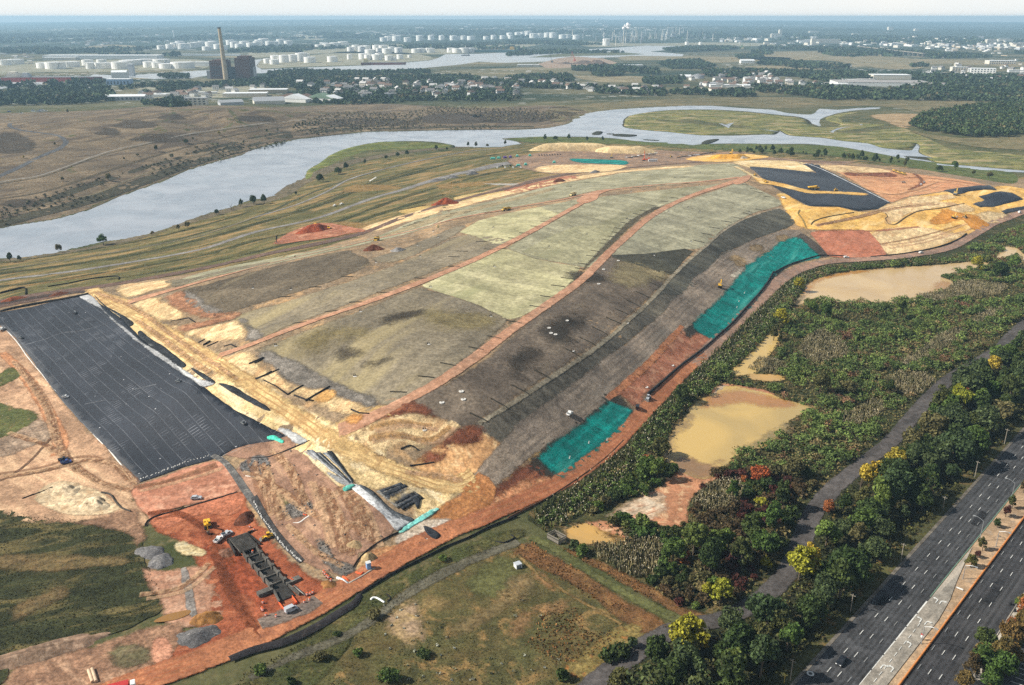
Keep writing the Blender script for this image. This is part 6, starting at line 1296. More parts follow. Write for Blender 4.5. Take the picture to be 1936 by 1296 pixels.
reeds('reeds',allr,2.2,RB,RP,3,5,.18,.5)
belt=poisson(px_poly([(1005,975),(1075,922),(1130,885),(1170,850),(1206,806),(1250,761),(1298,714),(1348,667),(1405,612),(1446,574),(1480,541),(1518,518),(1565,505),(1700,494),(1760,486),(1765,500),(1700,508),(1570,526),(1530,545),(1500,580),(1470,620),(1420,668),(1370,705),(1310,760),(1270,805),(1235,862),(1205,905),(1140,950),(1085,985),(1030,1005)]),1.3,60,PONDS)
belt=belt[poly_dist(belt[:,0],belt[:,1],rw)>5.4]
reeds('reeds',belt,2.0,stuffleaf('belt_stems',[(84,88,50),(70,76,42),(106,92,62)],12),RP,5,4,plume=.32)
bs=poisson(px_poly([(1010,985),(1085,945),(1140,905),(1185,865),(1215,820),(1260,770),(1310,722),(1360,678),(1420,630),(1462,588),(1492,545),(1525,522),(1570,510),(1760,492),(1765,500),(1570,526),(1500,580),(1420,668),(1310,760),(1235,862),(1140,950),(1030,1005)]),2.8,61,PONDS)
bs=bs[poly_dist(bs[:,0],bs[:,1],rw)>6.4]
clump_mass('scrub',bs,1.5,2.2,SCRUB,40,.34,62)
def tufts(polys,r,h,mat,seed,nb=3,w=.3):
 q=np. concatenate([poisson(px_poly(p),r,seed+i) for i,p in enumerate(polys)])
 q=q[in_view(q[:,0],q[:,1],30)]
 q=q[vnoise(q[:,0],q[:,1],9,seed)>.3]
 reeds('tussocks',q,h,mat,mat,seed,nb,w,0)
TG=stuffleaf('tuft_green',[(62,62,38),(76,70,44),(90,78,52),(54,56,34)],10,var=(.8,1.25)); TR=stuffleaf('tuft_red',[(124,84,48),(104,78,46),(142,104,62)],8,var=(.6,1.5))
tufts([[(-60,1300),(0,970),(180,990),(260,1020),(300,1120),(270,1170),(120,1220),(20,1260)],B2((-140,1330),(0,1200),(200,1110),(420,960),(540,880),(700,830),(900,700),(1100,600),(1240,540),(1180,640),(1000,720),(820,820),(660,960),(560,1080),(330,1180),(100,1290),(0,1330))],1.3,.6,TG,70,3,.2)
tufts([B2((330,1250),(560,1110),(700,1100),(840,1110),(900,1000),(1200,960),(1306,900),(1800,1000),(1900,1060),(1700,1200),(1560,1340),(300,1340))],1.4,.55,TG,75,3,.2)
tufts([B3((30,640),(110,590),(190,640),(500,830),(740,960),(780,1010),(700,1050),(440,880),(200,740)),B3((250,610),(430,680),(680,800),(880,920),(980,985),(760,900),(440,720)),B3((200,900),(440,930),(560,1050),(400,1150),(250,1200),(100,1100))],1.15,.8,TR,80)
wfl=poisson(px_poly(B2((600,900),(900,860),(1250,820),(1500,1000),(1550,1200),(1200,1280),(700,1280))),4.2,85)
wfl=wfl[vnoise(wfl[:,0],wfl[:,1],14,9)>.5]
clump_mass('white_wildflowers',wfl,.55,.8,stuffleaf('flower_heads',[(150,150,138),(104,106,80)],9),10,.22,86)
for i,(x,y) in enumerate(poisson(px_poly(B2((0,1240),(200,1150),(420,1020),(560,930),(640,1000),(560,1100),(640,1200),(900,1140),(960,1180),(800,1300),(0,1320))),10.5,90)):
 c=random. choice(['dark','olive','olive','green']); shrub(x,y,c,f'{WORDS[c]} shrub on the rough ground below the perimeter road',f'{WORDS[c]} shrubs below the perimeter road',random. uniform(.7,1.15))
for (px,py),c,lb,sc in [((838,1060),'bright','bright green bush between the perimeter road and the grey trail',1.0),((1150,1250),'dark','dark bush at the lower edge of the field by the service path',1.6),((1170,1238),'dark','second dark bush at the lower edge of the field',1.3),((1195,1228),'bluegreen','blue green bush where the field meets the service path',1.2),((1065,1285),'dark','dark bush at the bottom edge of the field',1.5),((1085,1042),'bluegreen','rounded bush beside the small fenced enclosure',1.4),((1098,1052),'green','green bush beside the small fenced enclosure',1.2)]:
 x,y,z=at(px,py); shrub(x,y,c,lb,None,sc)
rb_=np. concatenate([poisson(px_poly(B2(*p)),r,120+i) for i,(p,r) in enumerate((([(140,440),(180,400),(270,390),(290,430),(230,470),(160,470)],1.3),([(300,580),(360,600),(400,680),(500,720),(460,760),(340,680)],1.3),([(-60,200),(20,165),(75,185),(60,240),(-60,240)],1.4),([(0,180),(200,130),(420,320),(700,530),(520,650),(440,770),(240,690),(90,510)],7),([(740,610),(980,500),(960,550),(800,605)],2.2)))])
clump_mass('rubble',rb_,.45,.5,stuffleaf('rubble_stone',[(128,120,112),(96,90,84),(160,154,146)],6),8,.24,121)
db_=np. concatenate([poisson(px_poly(p),11,130+i) for i,p in enumerate((B2((0,180),(200,130),(420,320),(700,530),(520,650),(440,770),(90,510)),B1((720,500),(1290,480),(1300,900),(900,700)),M1((0,640),(300,900),(440,1290),(0,1290)),M1((800,200),(1500,560),(1900,900),(1700,500))))])
clump_mass('litter',db_,.3,.3,stuffleaf('litter_bits',[(196,192,186),(150,120,100),(70,66,62)],5),3,.22,131)
for px,py,c,lb,sc in ((1170,522,'dark','small green tree on the paved median, below a dark red one',.5),(1213,472,'maroon','small dark red tree on the paved median',.45),(1245,430,'dark','small green tree on the paved median above the dark red one',.5),(1300,352,'brown','small brownish tree at the top of the paved median',.5),(1098,638,'dark','dark small tree nearest the second street lamp on the median',.5),(1072,672,'maroon','reddish small tree in the row of three on the median',.42),(1040,722,'rusty','rusty leaved small tree lowest in the row of three on the median',.58),(1268,918,'bright','small fresh green tree on the pavement beside the car park',.4)):
 x,y,z=at(1436+px/2.612,800+py/2.612); tree(x,y,c,lb,None,sc,2)
for k,(px,py,c,sc) in enumerate(((1110,1110,'dark',.9),(1100,1160,'rusty',.8),(1180,1190,'rusty',.9),(1235,1170,'rusty',.85),(1250,1100,'rusty',.9),(1290,1040,'rusty',.9),(1300,970,'orange',.8),(1260,1020,'orange',.7),(1060,1200,'brown',.7),(1100,1230,'green',.9),(1170,1260,'green',.9),(1040,1260,'brown',.8),(1120,1296,'green',.9),(1010,1296,'rusty',.7),(1330,960,'rusty',1.0),(1340,1030,'dark',1.0))):
 x,y,z=at(1436+px/2.612,800+(py+10)/2.612)
 tree(x,y,c,f'{WORDS[c]} low tree in the planted strip between pavement and car park',f'{WORDS[c]} trees of the planted strip',sc,[0,3,2][k%3])
RIV=[((196,464),'green','lone dark green tree on the near bank of the wide river',1.25),((112,478),'olive','pale grey bush at the water edge left of the lone tree',.6),((455,392),'dark','dark thicket tree on the near river bank',.8),((480,388),'dark','largest dark tree of the thicket on the near river bank',1.0),((500,386),'dark','dark tree at the right end of the near bank thicket',.9),((410,407),'dark','dark bush sized tree left of the near bank thicket',.6),((355,432),'olive','olive bush sized tree on the near bank left of the thicket',.6),((338,437),'olive','grey olive bush on the near bank',.5),((20,497),'dark','dark tree at the left edge of the river bank',.8),((38,495),'dark','second dark tree at the left edge of the river bank',.6),((288,446),'olive','low olive bush at the water edge',.45),((605,345),'dark','dark round tree at the foot of the green marsh spit',1.1),((640,330),'dark','dark tree in the middle of the marsh spit hedge',1.0),((655,322),'dark','dark tree right of the middle in the marsh spit hedge',.9),((560,370),'dark','small dark tree by the water left of the marsh spit',.6),((690,312),'dark','dark tree among scrub behind the green marsh spit',.8),((730,302),'dark','dark bush sized tree behind the green marsh spit',.8),((752,298),'dark','dark tree near the track behind the green marsh spit',.8),((770,295),'dark','dark tree further along the track behind the marsh spit',.8),((825,285),'dark','dark bush at the far end of the marsh spit',.7),((845,285),'dark','second dark bush at the far end of the marsh spit',.6),((885,279),'dark','dark tree on the shore beside the river bend',.9),((900,280),'dark','dark tree at the bend of the river shore',.9),((955,276),'dark','lone dark bush near the small inlet',.8),((922,279),'olive','olive bush near the small inlet',.6),((1030,268),'dark','dark tree behind the pale sand mound',1.0),((1050,266),'dark','second dark tree behind the pale sand mound',1.0),((1075,266),'dark','third dark tree behind the pale sand mound',1.0),((1110,268),'dark','dark tree right of the pale sand mound',1.0),((1140,268),'dark','dark tree on the shore right of the sand mound',.8),((1710,318),'dark','lone dark tree by the far red basin',.9),((1805,322),'green','green tree at the right end of the far hedge',1.1),((1775,325),'dark','dark tree in the far hedge at right',.9),((1840,332),'dark','dark tree near the right end of the far hedge',.9),((1870,338),'olive','olive bush beyond the far red basin',.8),((415,257),'yellow','small yellow tree on the brown hill across the river',.8),((352,272),'dark','dark round bush above the hill path',.75),((295,287),'dark','dark bush on the slope of the brown hill',.7),((260,296),'olive','small olive bush in the slope row of the brown hill',.5),((365,265),'olive','tiny bush right of the dark round one above the hill path',.4),((235,303),'olive','tiny bush low on the brown hill slope',.4),((372,282),'olive','olive bush below the hill path',.6),((325,300),'olive','dull bush half way down the hill slope',.7),((205,342),'olive','dull scrub tree on the lower hill slope',.9),((120,344),'olive','dull bush low at the left of the hill',.7),((45,300),'yellow','tiny yellow bush beside the curved hill road',.45),((128,215),'dark','dark bush near the top edge of the hill',.7),((104,276),'olive','small bush beside the bend of the hill road',.45),((505,252),'dark','dark bush on the river side of the hill',.7),((555,245),'olive','olive bush on the river side of the hill',.6),((525,250),'olive','small olive bush on the river side of the hill',.5)]
for (px,py),c,lb,sc in RIV:
 x,y,z=at(px,py); tree(x,y,c,lb,None,sc*1.0)
for k,(px,py) in enumerate([(u,v) for u,v in U2((300,225),(325,220),(350,218),(375,215),(400,212),(425,210),(450,207),(465,215))]):
 x,y,z=at(px,py+2); tree(x,y,'dark','small dark conifer like tree in the short row on the hill flank','row of small dark trees on the hill flank',.55,2)
for k in range(64):
 t=random. random(); px=1395+t*320; py=286+t*23+random. uniform(-3,5)
 x,y,z=at(px,py); tree(x,y,'dark','dark tree in the hedge along the channel beyond the landfill','hedge trees along the channel',random. choice([.4,.55,.7,.85,.95]))
far_scr=poisson(px_poly([(560,235),(640,215),(720,205),(840,203),(1000,207),(1060,218),(1075,232),(1010,240),(900,242),(760,245),(640,250),(560,258)]),9,95)
far_scr=far_scr[vnoise(far_scr[:,0],far_scr[:,1],130,3)>.42]
clump_mass('scrub',far_scr,2.6,2.2,stuffleaf('far_scrub',[(108,100,76),(116,104,80)],90),12,1.0,96,vary=.6)
hs_=poisson(px_poly([(0,395),(150,352),(300,305),(420,272),(520,248),(640,236),(780,238),(1000,236),(1000,244),(760,248),(640,254),(460,290),(340,325),(230,366),(100,412),(0,430)]),8,97)
hs_=hs_[vnoise(hs_[:,0],hs_[:,1],35,5)>.52]
clump_mass('scrub',hs_,2.0,2.2,stuffleaf('bank_scrub_leaves',[(80,76,54),(64,66,44),(100,92,68)],40),24,.6,98)
YEL=plain('machine_yellow',(222,172,44),.5,.1,.4); BLK=plain('black_rubber',(38,38,40),.8,.15,.2); GLS=plain('dark_glass',(40,48,56),.15,.05,.6)
STEEL=plain('worn_steel',(110,106,100),.5,.2,.4,.4); WHT=plain('white_paint',(226,226,222),.4,.04,.5); ORG=plain('orange_paint',(214,92,40),.55,.1,.4)
BLUE=plain('blue_paint',(44,70,130),.4,.08,.5); SILV=plain('silver_paint',(176,180,184),.35,.05,.5); BLKP=plain('black_paint',(26,28,32),.25,.05,.6)
GREYP=plain('grey_paint',(118,122,124),.45,.08,.4); REDP=plain('red_paint',(180,52,48),.5,.1,.4); TYEL=plain('dusty_yellow',(196,160,72),.65,.15,.3); BRNP=plain('muddy_body',(120,96,62),.8,.2,.2)
def wheel(t,x,y,r,w,parent_name='wheel'):
 m=MB(); m. tube((x,y-w/2,r),(x,y+w/2,r),r,r,14); o=m. build(parent_name,BLK,t)
 h=MB(); s=1 if y>0 else -1
 h. tube((x,y+s*w/2-.02,r),(x,y+s*(w/2+.03),r),r*.5,r*.45,10); h. build('rim',STEEL,o)
 return o
def excavator(x,y,rz,label,mat=YEL,sc=1.,reach=0,group=None):
 t=empty('excavator',(x,y,float(Hh(x,y))+.3),rz,label,'excavator',group); t. scale=(sc,)*3
 for s in (-1,1):
  m=MB(); m. side([(-2.1,.35),(-1.7,0),(1.7,0),(2.1,.35),(2.1,.7),(1.75,.95),(-1.75,.95),(-2.1,.7)],s*1.05-.35,s*1.05+.35); m. build('track',BLK,t)
 m=MB(); m. box(-.8,.8,-.7,.7,.5,1.1); m. tube((0,0,1.0),(0,0,1.25),.75,.75,14); m. build('undercarriage',STEEL,t)
 m=MB(); m. box(-2.5,1.3,-1.35,1.35,1.25,2.0,.05,.05); m. box(-2.5,-.4,-1.3,1.3,2.0,2.55,.25,.15); m. build('body',mat,t)
 m=MB(); m. box(-2.75,-2.3,-1.3,1.3,1.2,2.3,.12,.1); m. build('counterweight',GREYP if mat is not YEL else BLK,t)
 m=MB(); m. box(-.3,1.35,.35,1.3,2.0,3.1,.12,.08); c=m. build('cab',mat,t)
 m=MB(); m. box(-.2,1.4,.3,1.34,2.3,2.95,.1,.06); m. build('window',GLS,c)
 b0,b1,b2=(1.0,-.2,1.9),(3.0,-.2,5.2),(5.4+reach,-.2,4.6)
 m=MB(); m. bar(b0,b1,.45,.6); m. bar(b1,b2,.4,.5); m. build('boom',mat,t)
 e=(5.9+reach,-.2,1.7)
 m=MB(); m. bar(b2,e,.34,.42); m. build('stick',mat,t)
 m=MB(); m. side([(e[0]-.2,1.8),(e[0]+.35,1.7),(e[0]+.3,.6),(e[0]-.5,.25),(e[0]-1.0,.6),(e[0]-.9,1.0)],-.8,.4); m. build('bucket',STEEL,t)
 return t
def dozer(x,y,rz,label,mat=YEL,group=None):
 t=empty('bulldozer',(x,y,float(Hh(x,y))+.3),rz,label,'bulldozer',group)
 for s in (-1,1):
  m=MB(); m. side([(-1.9,.3),(-1.4,0),(1.2,0),(1.6,.35),(1.4,.9),(-.6,1.2),(-1.7,.9)],s*1.1-.32,s*1.1+.32); m. build('track',BLK,t)
 m=MB(); m. box(-.2,1.7,-.65,.65,.6,1.9,.05,.1); m. box(-1.8,0,-.75,.75,.6,1.5); m. build('body',mat,t)
 m=MB(); m. box(-1.2,.1,-.7,.7,1.5,2.9,.12,.1); c=m. build('cab',mat,t)
 m=MB(); m. box(-1.25,.15,-.73,.73,1.8,2.55,.1,.08); m. build('window',GLS,c)
 m=MB(); m. side([(2.1,.05),(2.3,.0),(2.2,.6),(2.35,1.3),(2.2,1.3),(2.0,.6)],-1.8,1.8); m. bar((1.0,-1.2,.5),(2.2,-1.2,.5),.2,.25); m. bar((1.0,1.2,.5),(2.2,1.2,.5),.2,.25); m. build('blade',STEEL,t)
 m=MB(); m. tube((1.0,.35,1.8),(1.0,.35,2.7),.08,.08,6); m. build('exhaust',BLK,t)
 return t
def dump_truck(x,y,rz,label,mat=YEL,tip=0.,load=True,group=None,sc=1.):
 t=empty('dump_truck',(x,y,float(Hh(x,y))+.25),rz,label,'dump truck',group); t. scale=(sc,)*3
 m=MB(); m. box(-4.4,3.6,-.55,.55,.9,1.3); m. build('chassis',BLK,t)
 m=MB(); m. box(2.9,4.9,-1.1,1.1,1.0,2.0,.2,.1); m. build('bonnet',mat,t)
 m=MB(); m. box(1.6,3.0,-1.25,1.25,1.1,3.2,.1,.1); c=m. build('cab',mat,t)
 m=MB(); m. box(1.65,3.06,-1.29,1.29,2.2,2.9,.06,.05); m. build('window',GLS,c)
 m=MB(); m. side([(-4.9,1.9),(-4.0,1.3),(.9,1.3),(1.3,3.0),(.9,3.0),(.5,2.9),(-4.8,2.5)],-1.5,1.5); bed=m. build('bed',mat,t)
 if tip:bed. rotation_euler=(0,tip,0); bed. location=(-4.0*(1-math. cos(tip)),0,-math. sin(tip)*-4.0*-1+.0); bed. location=(-4.4*(1-math. cos(tip))+1.3*-math. sin(tip),0,4.4*-math. sin(-tip)*0+(4.4*math. sin(tip)*-1 if tip>0 else 0)*-0+.6)
 elif load:
  m=MB(); m. box(-4.5,.7,-1.35,1.35,2.4,3.1,1.2,.7); m. build('load',BRNP,t)
 for wx in (3.6,-1.4,-3.1):
  for s in (-1,1):wheel(t,wx,s*1.25,.82,.6)
 return t
def car(x,y,rz,label,mat,kind='car',group=None,name=None,cat=None,lamps=False):
 t=empty(name or{'car':'car','pickup':'pickup_truck','van':'van'}[kind],(x,y,float(Hh(x,y))+.62),rz,label,cat or{'car':'car','pickup':'pickup truck','van':'van'}[kind],group)
 m=MB(); m. side([(-2.25,.35),(-2.3,.75),(-2.1,.95),(1.0,1.0),(2.1,.85),(2.28,.6),(2.2,.3)],-.92,.92)
 if kind=='car':m. side([(-2.0,.93),(-1.6,1.45),(.2,1.5),(1.05,.98)],-.78,.78)
 elif kind=='pickup':m. side([(-.4,.93),(-.25,1.7),(.7,1.7),(1.3,.98)],-.85,.85)
 else:m. side([(-2.25,.9),(-2.2,2.1),(.9,2.1),(1.6,1.0)],-.9,.9)
 m. build('body',mat,t)
 g=MB()
 if kind=='car':g. side([(-1.95,1.0),(-1.58,1.4),(.18,1.44),(.98,1.0)],-.8,.8); g. box(-1.9,-1.6,-.6,.6,1.0,1.3)
 elif kind=='pickup':g. side([(-.36,1.15),(-.22,1.6),(.72,1.62),(1.2,1.1)],-.87,.87); g. box(-2.1,-.5,-.75,.75,.98,1.02)
 else:g. side([(.1,1.3),(.1,1.95),(.95,1.95),(1.45,1.25)],-.92,.92)
 g. build('windows',GLS,t)
 if kind=='pickup':
  b=MB(); b. box(-2.3,-.45,-.92,-.8,.9,1.25); b. box(-2.3,-.45,.8,.92,.9,1.25); b. box(-2.3,-2.18,-.8,.8,.9,1.25); b. build('bed_side',mat,t)
 for wx in (1.4,-1.4):
  for s in (-1,1):wheel(t,wx,s*.82,.34,.24)
 if lamps:
  for s in (-1,1):
   b=MB(); b. box(2.16,2.32,s*.62-.18,s*.62+.18,.62,.8); b. build('headlight',WHT,t)
 for s in (-1,1):
  b=MB(); b. box(-2.33,-2.24,s*.68-.14,s*.68+.14,.65,.82); b. build('tail_light',REDP,t)
 return t
def pa(px,py,qx,qy):
 a,b=ground_at([px,qx],[py,qy]); return math. atan2(b[1]-a[1],b[0]-a[0])
def P2(px,py):x,y,z=at(px,py); return x,y
E_=excavator
E_(*P2(393,998),pa(393,992,396,1010),'yellow excavator digging in the red pit next to a parked white pickup')
E_(*P2(1361,545),pa(1361,545,1368,528),'yellow excavator on the grey bench track above the upper teal slope')
E_(*P2(603,434),pa(603,434,590,434),'yellow excavator on top of the big red soil heap by the left grass')
E_(*P2(1382,294),pa(1382,294,1394,290),'yellow excavator on the ochre mound at the far end, boom raised',YEL,1.5)
E_(*P2(1806,370),pa(1806,370,1815,362),'dull excavator between the small black liner and the sand on the far slope',TYEL,1.3)
E_(*P2(1803,414),pa(1803,414,1814,410),'pale yellow excavator grading the ochre sand patch',YEL,1.0)
E_(*P2(1156,300),pa(1156,300,1157,290),'sand coloured excavator beside the pale mound behind the cap',TYEL,1.3)
dozer(*P2(1427,334),pa(1427,334,1440,340),'yellow bulldozer at the upper end of the far sand strip',YEL)
dozer(*P2(1447,346),pa(1447,346,1465,352),'yellow bulldozer just below another on the far sand strip',YEL)
dozer(*P2(1580,362),pa(1580,362,1600,364),'small yellow bulldozer on the sand strip across the far black liner',YEL)
dozer(*P2(622,434),pa(622,434,640,436),'yellow wheeled looking bulldozer at the right shoulder of the big red soil heap',YEL)
dozer(*P2(1824,412),pa(1824,412,1815,416),'tan bulldozer at the end of the ochre sand patch',TYEL)
dozer(*P2(1268,298),pa(1268,298,1275,296),'orange brown bulldozer on the bare yard behind the cap',TYEL)
dump_truck(*P2(1538,359),pa(1538,359,1560,361),'long yellow scraper truck on the sand strip across the far black liner',YEL,0,False,None,1.2)
dump_truck(*P2(712,457),pa(712,457,695,464),'dark dusty dump truck tipping red soil onto the small heap',TYEL,0,True,None,1.1)
dump_truck(*P2(957,399),pa(957,399,940,402),'muddy dump truck on the red track beside the left field',TYEL)
dump_truck(*P2(1083,371),pa(1083,371,1070,374),'cream dump truck at the fork of the red tracks',plain('cream_paint',(214,196,140),.5))
for (px,py),lb in zip(((1692,326),(1700,329),(1708,331)),('dusty dump truck at the head of the line by the red bank','middle dusty dump truck of the line by the red bank','last dusty dump truck of the line by the red bank')):
 dump_truck(*P2(px,py),pa(px,py,px+12,py+5),lb,TYEL)
def loader(x,y,rz,label,mat=YEL):
 t=empty('wheel_loader',(x,y,float(Hh(x,y))+.35),rz,label,'loader')
 m=MB(); m. box(-2.2,.2,-.9,.9,.7,1.6,.1,.1); m. box(.2,1.3,-.6,.6,.6,1.2); m. build('body',mat,t)
 m=MB(); m. box(-1.0,.3,-.7,.7,1.6,2.7,.1,.1); c=m. build('cab',mat,t)
 m=MB(); m. box(-1.04,.35,-.73,.73,1.8,2.45,.08,.06); m. build('window',GLS,c)
 m=MB(); m. bar((.6,-.6,1.4),(2.4,-.6,.6),.18,.25); m. bar((.6,.6,1.4),(2.4,.6,.6),.18,.25); m. build('arm',mat,t)
 m=MB(); m. side([(2.2,.1),(3.0,0),(3.05,.12),(2.4,.35),(2.3,1.0),(2.15,1.0)],-1.2,1.2); m. build('bucket',STEEL,t)
 for wx in (1.0,-1.5):
  for s in (-1,1):wheel(t,wx,s*.95,.65,.5)
 return t
loader(*P2(506,1020),pa(506,1020,496,1024),'small yellow loader at the foot of the sandbag line by the concrete channel')
loader(*P2(1225,757),pa(1225,757,1220,764),'pale small loader parked on the red perimeter road',SILV)
car(*P2(1077,786),pa(1077,786,1086,779),'white pickup on the grey bench track at the foot of the mulched slope',WHT,'pickup')
car(*P2(372,946),pa(372,946,385,945),'silver car parked on the rose pad below the big membrane',SILV,'car')
car(*P2(414,1025),pa(414,1025,421,1018),'white pickup with its bed toward the pit, near the yellow excavator',WHT,'pickup')
car(*P2(430,1014),pa(430,1014,437,1010),'silver pickup close behind the white one at the pit',SILV,'pickup')
car(*P2(126,878),pa(126,878,137,875),'blue pickup alone on the bare terrace at left',BLUE,'pickup')
car(*P2(121,873),pa(121,873,134,869),'dark trailer shaped truck behind the blue pickup on the terrace',BLKP,'pickup')
car(*P2(551,1158),pa(551,1158,562,1153),'silver van at the open end of the concrete channel',SILV,'van')
car(*P2(1205,775),pa(1205,775,1206,764),'dark blue truck on the perimeter road at the end of the lower teal slope',BLKP,'van',None,'box_truck','truck')
car(*P2(1600,489),pa(1600,489,1612,489),'white car on the perimeter road below the far rust pad',WHT,'car')
car(*P2(1741,480),pa(1741,480,1752,478),'white car on the perimeter road below the pale sand pad',WHT,'car')
car(*P2(1927,404),pa(1927,404,1936,400),'white van far along the perimeter road at the right edge',WHT,'van')
car(*P2(1708,347),pa(1708,347,1716,347),'grey pickup in the far red basin, left of two others',GREYP,'pickup')
car(*P2(1741,351),pa(1741,351,1748,347),'silver pickup in the far red basin, middle one of three',SILV,'pickup')
car(*P2(1747,347),pa(1747,347,1754,344),'dark grey pickup in the far red basin, right one of three',GREYP,'pickup')
car(*P2(1481,376),pa(1481,376,1490,379),'white pickup at the bend of the far sand road',WHT,'pickup')
car(*P2(4,626),pa(4,626,14,620),'white and teal pickup at the left edge by the membrane corner',WHT,'pickup')
cx,cyy=P2(1590,1256)
ch=car(cx,cyy,math. atan2(-HD[1],-HD[0]),'black car driving alone on the highway',BLKP,'car',None,None,None,True); ch. scale=(1.1,1.12,1.05)
car(*P2(416,307),pa(416,307,422,305),'white pickup on the far bank path of the river',WHT,'pickup')
for (px,py),lb in (((633,391),'white pickup on the grey gravel track'),((646,388),'second white pickup just ahead on the grey gravel track')):
 car(*P2(px,py),pa(px,py,px+14,py-4),lb,WHT,'pickup')
for (px,py),lb in ((M1((1287,855))[0],'tiny utility cart in the middle of the huge membrane'),(M1((1755,1158))[0],'tiny utility cart near the lower right corner of the huge membrane'),(M1((545,362))[0],'tiny utility cart near the top of the huge membrane'),(M1((152,540))[0],'tiny utility cart at the left side of the huge membrane'),(M1((475,968))[0],'white utility cart on the left edge of the huge membrane')):
 c_=car(*P2(px,py),random. uniform(0,3),lb,GREYP if 'tiny' in lb else WHT,'pickup',None,'utility_cart','cart'); c_. scale=(.7,.8,.8)
x,y=P2(1221,305)
t=empty('drill_rig',(x,y,float(Hh(x,y))+.4),0,'orange drill rig with a mast in the yard behind the cap','drill rig'); t. scale=(1.5,)*3
m=MB(); m. box(-3,3,-1.1,1.1,.8,1.6); m. build('chassis',ORG,t)
m=MB(); m. box(2,3.4,-1.1,1.1,1.6,2.9,.1,.1); m. build('cab',ORG,t)
m=MB()
for sx_ in (-.4,.4):
 for sy_ in (-.4,.4):m. bar((-1.5+sx_,sy_,1.6),(-1.5+sx_*.6,sy_*.6,9),.14,.14)
for k in range(6):m. bar((-1.9,-.4,2+k*1.15),(-1.1,.4,2.6+k*1.15),.1,.1)
m. build('mast',ORG,t)
for wx in (2.5,-1.5,-2.5):
 for s in (-1,1):wheel(t,wx,s*1.0,.55,.4)
x,y=P2(1234,307)
t=empty('office_trailer',(x,y,float(Hh(x,y))+.3),0,'white trailer cabin beside the orange drill rig','trailer')
m=MB(); m. box(-6,6,-1.6,1.6,.6,3.4); m. build('wall',WHT,t)
m=MB(); m. box(-6.2,6.2,-1.8,1.8,3.4,3.6); m. build('roof',SILV,t)
for k in range(5):m=MB(); m. box(-5+k*2.2,-4+k*2.2,-1.64,-1.6,1.7,2.6); m. build('window',GLS,t)
TEALR=plain('teal_wrap',(92,196,178),.5,.12,.4); PURP=plain('purple_wrap',(112,70,160),.5,.1,.4)
def roll_stack(px,py,n,mat,label,cat='roll stack',rz=0.):
 x,y=P2(px,py); t=empty('roll_stack',(x,y,float(Hh(x,y))+.3),rz,label,cat)
 k=0
 for row,cnt_ in ((0,n),(1,n-1)):
  for j in range(cnt_):
   m=MB(); m. tube(((j+.5*row)*1.5-n*.75,-2.6,.75+row*1.25),((j+.5*row)*1.5-n*.75,2.6,.75+row*1.25),.75,.75,10); r_=m. build('roll',mat,t)
   c=MB(); c. tube(((j+.5*row)*1.5-n*.75,-2.68,.75+row*1.25),((j+.5*row)*1.5-n*.75,-2.6,.75+row*1.25),.2,.2,8); c. build('core',BLK,r_)
for a in ((933,302,5,TEALR,'stack of teal wrapped rolls at the left end of the yard row'),(944,301,4,TEALR,'stack of teal wrapped rolls second in the yard row'),(956,300,4,PURP,'stack of purple wrapped rolls in the yard row'),(966,299,3,PURP,'smaller stack of purple wrapped rolls at the row end'),(979,297,3,TEALR,'stack of teal rolls standing alone by the yard track'),(1003,296,3,TEALR,'teal rolls stack nearest the black roll line'),(981,315,4,TEALR,'teal rolls stack on the near side of the yard track'),(995,313,3,TEALR,'right hand teal rolls stack on the near side of the yard track'),(1049,309,3,TEALR,'small teal roll stack beside the teal seeded patch')):roll_stack(*a)
for k in range(9):
 px,py=1019+k*5,295-k*.2; x,y=P2(px,py); m=MB(); m. tube((0,-3,.7),(0,3,.7),.7,.7,10); o=m. build('liner_roll',BLK); o. location=(x,y,float(Hh(x,y))+.3)
 tag(o,'black liner roll in the row behind the teal seeded patch','liner roll','row of black liner rolls')
for k in range(16):
 px,py=1186+k*3.6,299-k*.55+(k%3)*.8; x,y=P2(px,py); m=MB(); m. tube((-2.5,0,.6),(2.5,0,.6),.6,.6,10); o=m. build('liner_roll',BLK if k%3 else WHT); o. location=(x,y,float(Hh(x,y))+.3); o. rotation_euler=(0,0,random. uniform(-.5,.5))
 tag(o,('black' if k%3 else 'white')+' roll in the loose pile below the pale sand mound','liner roll','loose rolls below the sand mound, '+('black' if k%3 else 'white'))
for k in range(14):
 px,py=1283+k*5.2,299-k*.75; x,y=P2(px,py); m=MB(); m. tube((-2.5,0,.6),(2.5,0,.6),.6,.6,10); o=m. build('liner_roll',BLK if k not in (4,6,7) else SILV); o. location=(x,y,float(Hh(x,y))+.3); o. rotation_euler=(0,0,random. uniform(-.5,.5))
 tag(o,('black' if k not in (4,6,7) else 'grey')+' roll in the line along the ochre mound','liner roll','rolls along the ochre mound, '+('black' if k not in (4,6,7) else 'grey'))
for k in range(10):
 px,py=940+k*5,318-(k%3)*1.5; x,y=P2(px,py); m=MB(); m. box(-1.2,1.2,-1,1,0,1.2,.2,.2); m. box(-.8,.5,-.7,.7,1.2,1.9,.1,.1); o=m. build('pallet_load',[WHT,GREYP,BLK][k%3]); o. location=(x,y,float(Hh(x,y))+.2)
 tag(o,['white','grey','black'][k%3]+' pallet load beside the yard track','pallet load',['white','grey','black'][k%3]+' pallet loads beside the yard track')
GRAVH=soil('gravel_heap',(112,110,108),(92,90,90),6,(130,126,122),.6,2,grain=.6,gs=.5); REDH=soil('red_heap',(142,72,46),(122,60,40),8,(164,92,58),.6,3,grain=.45,gs=.7)
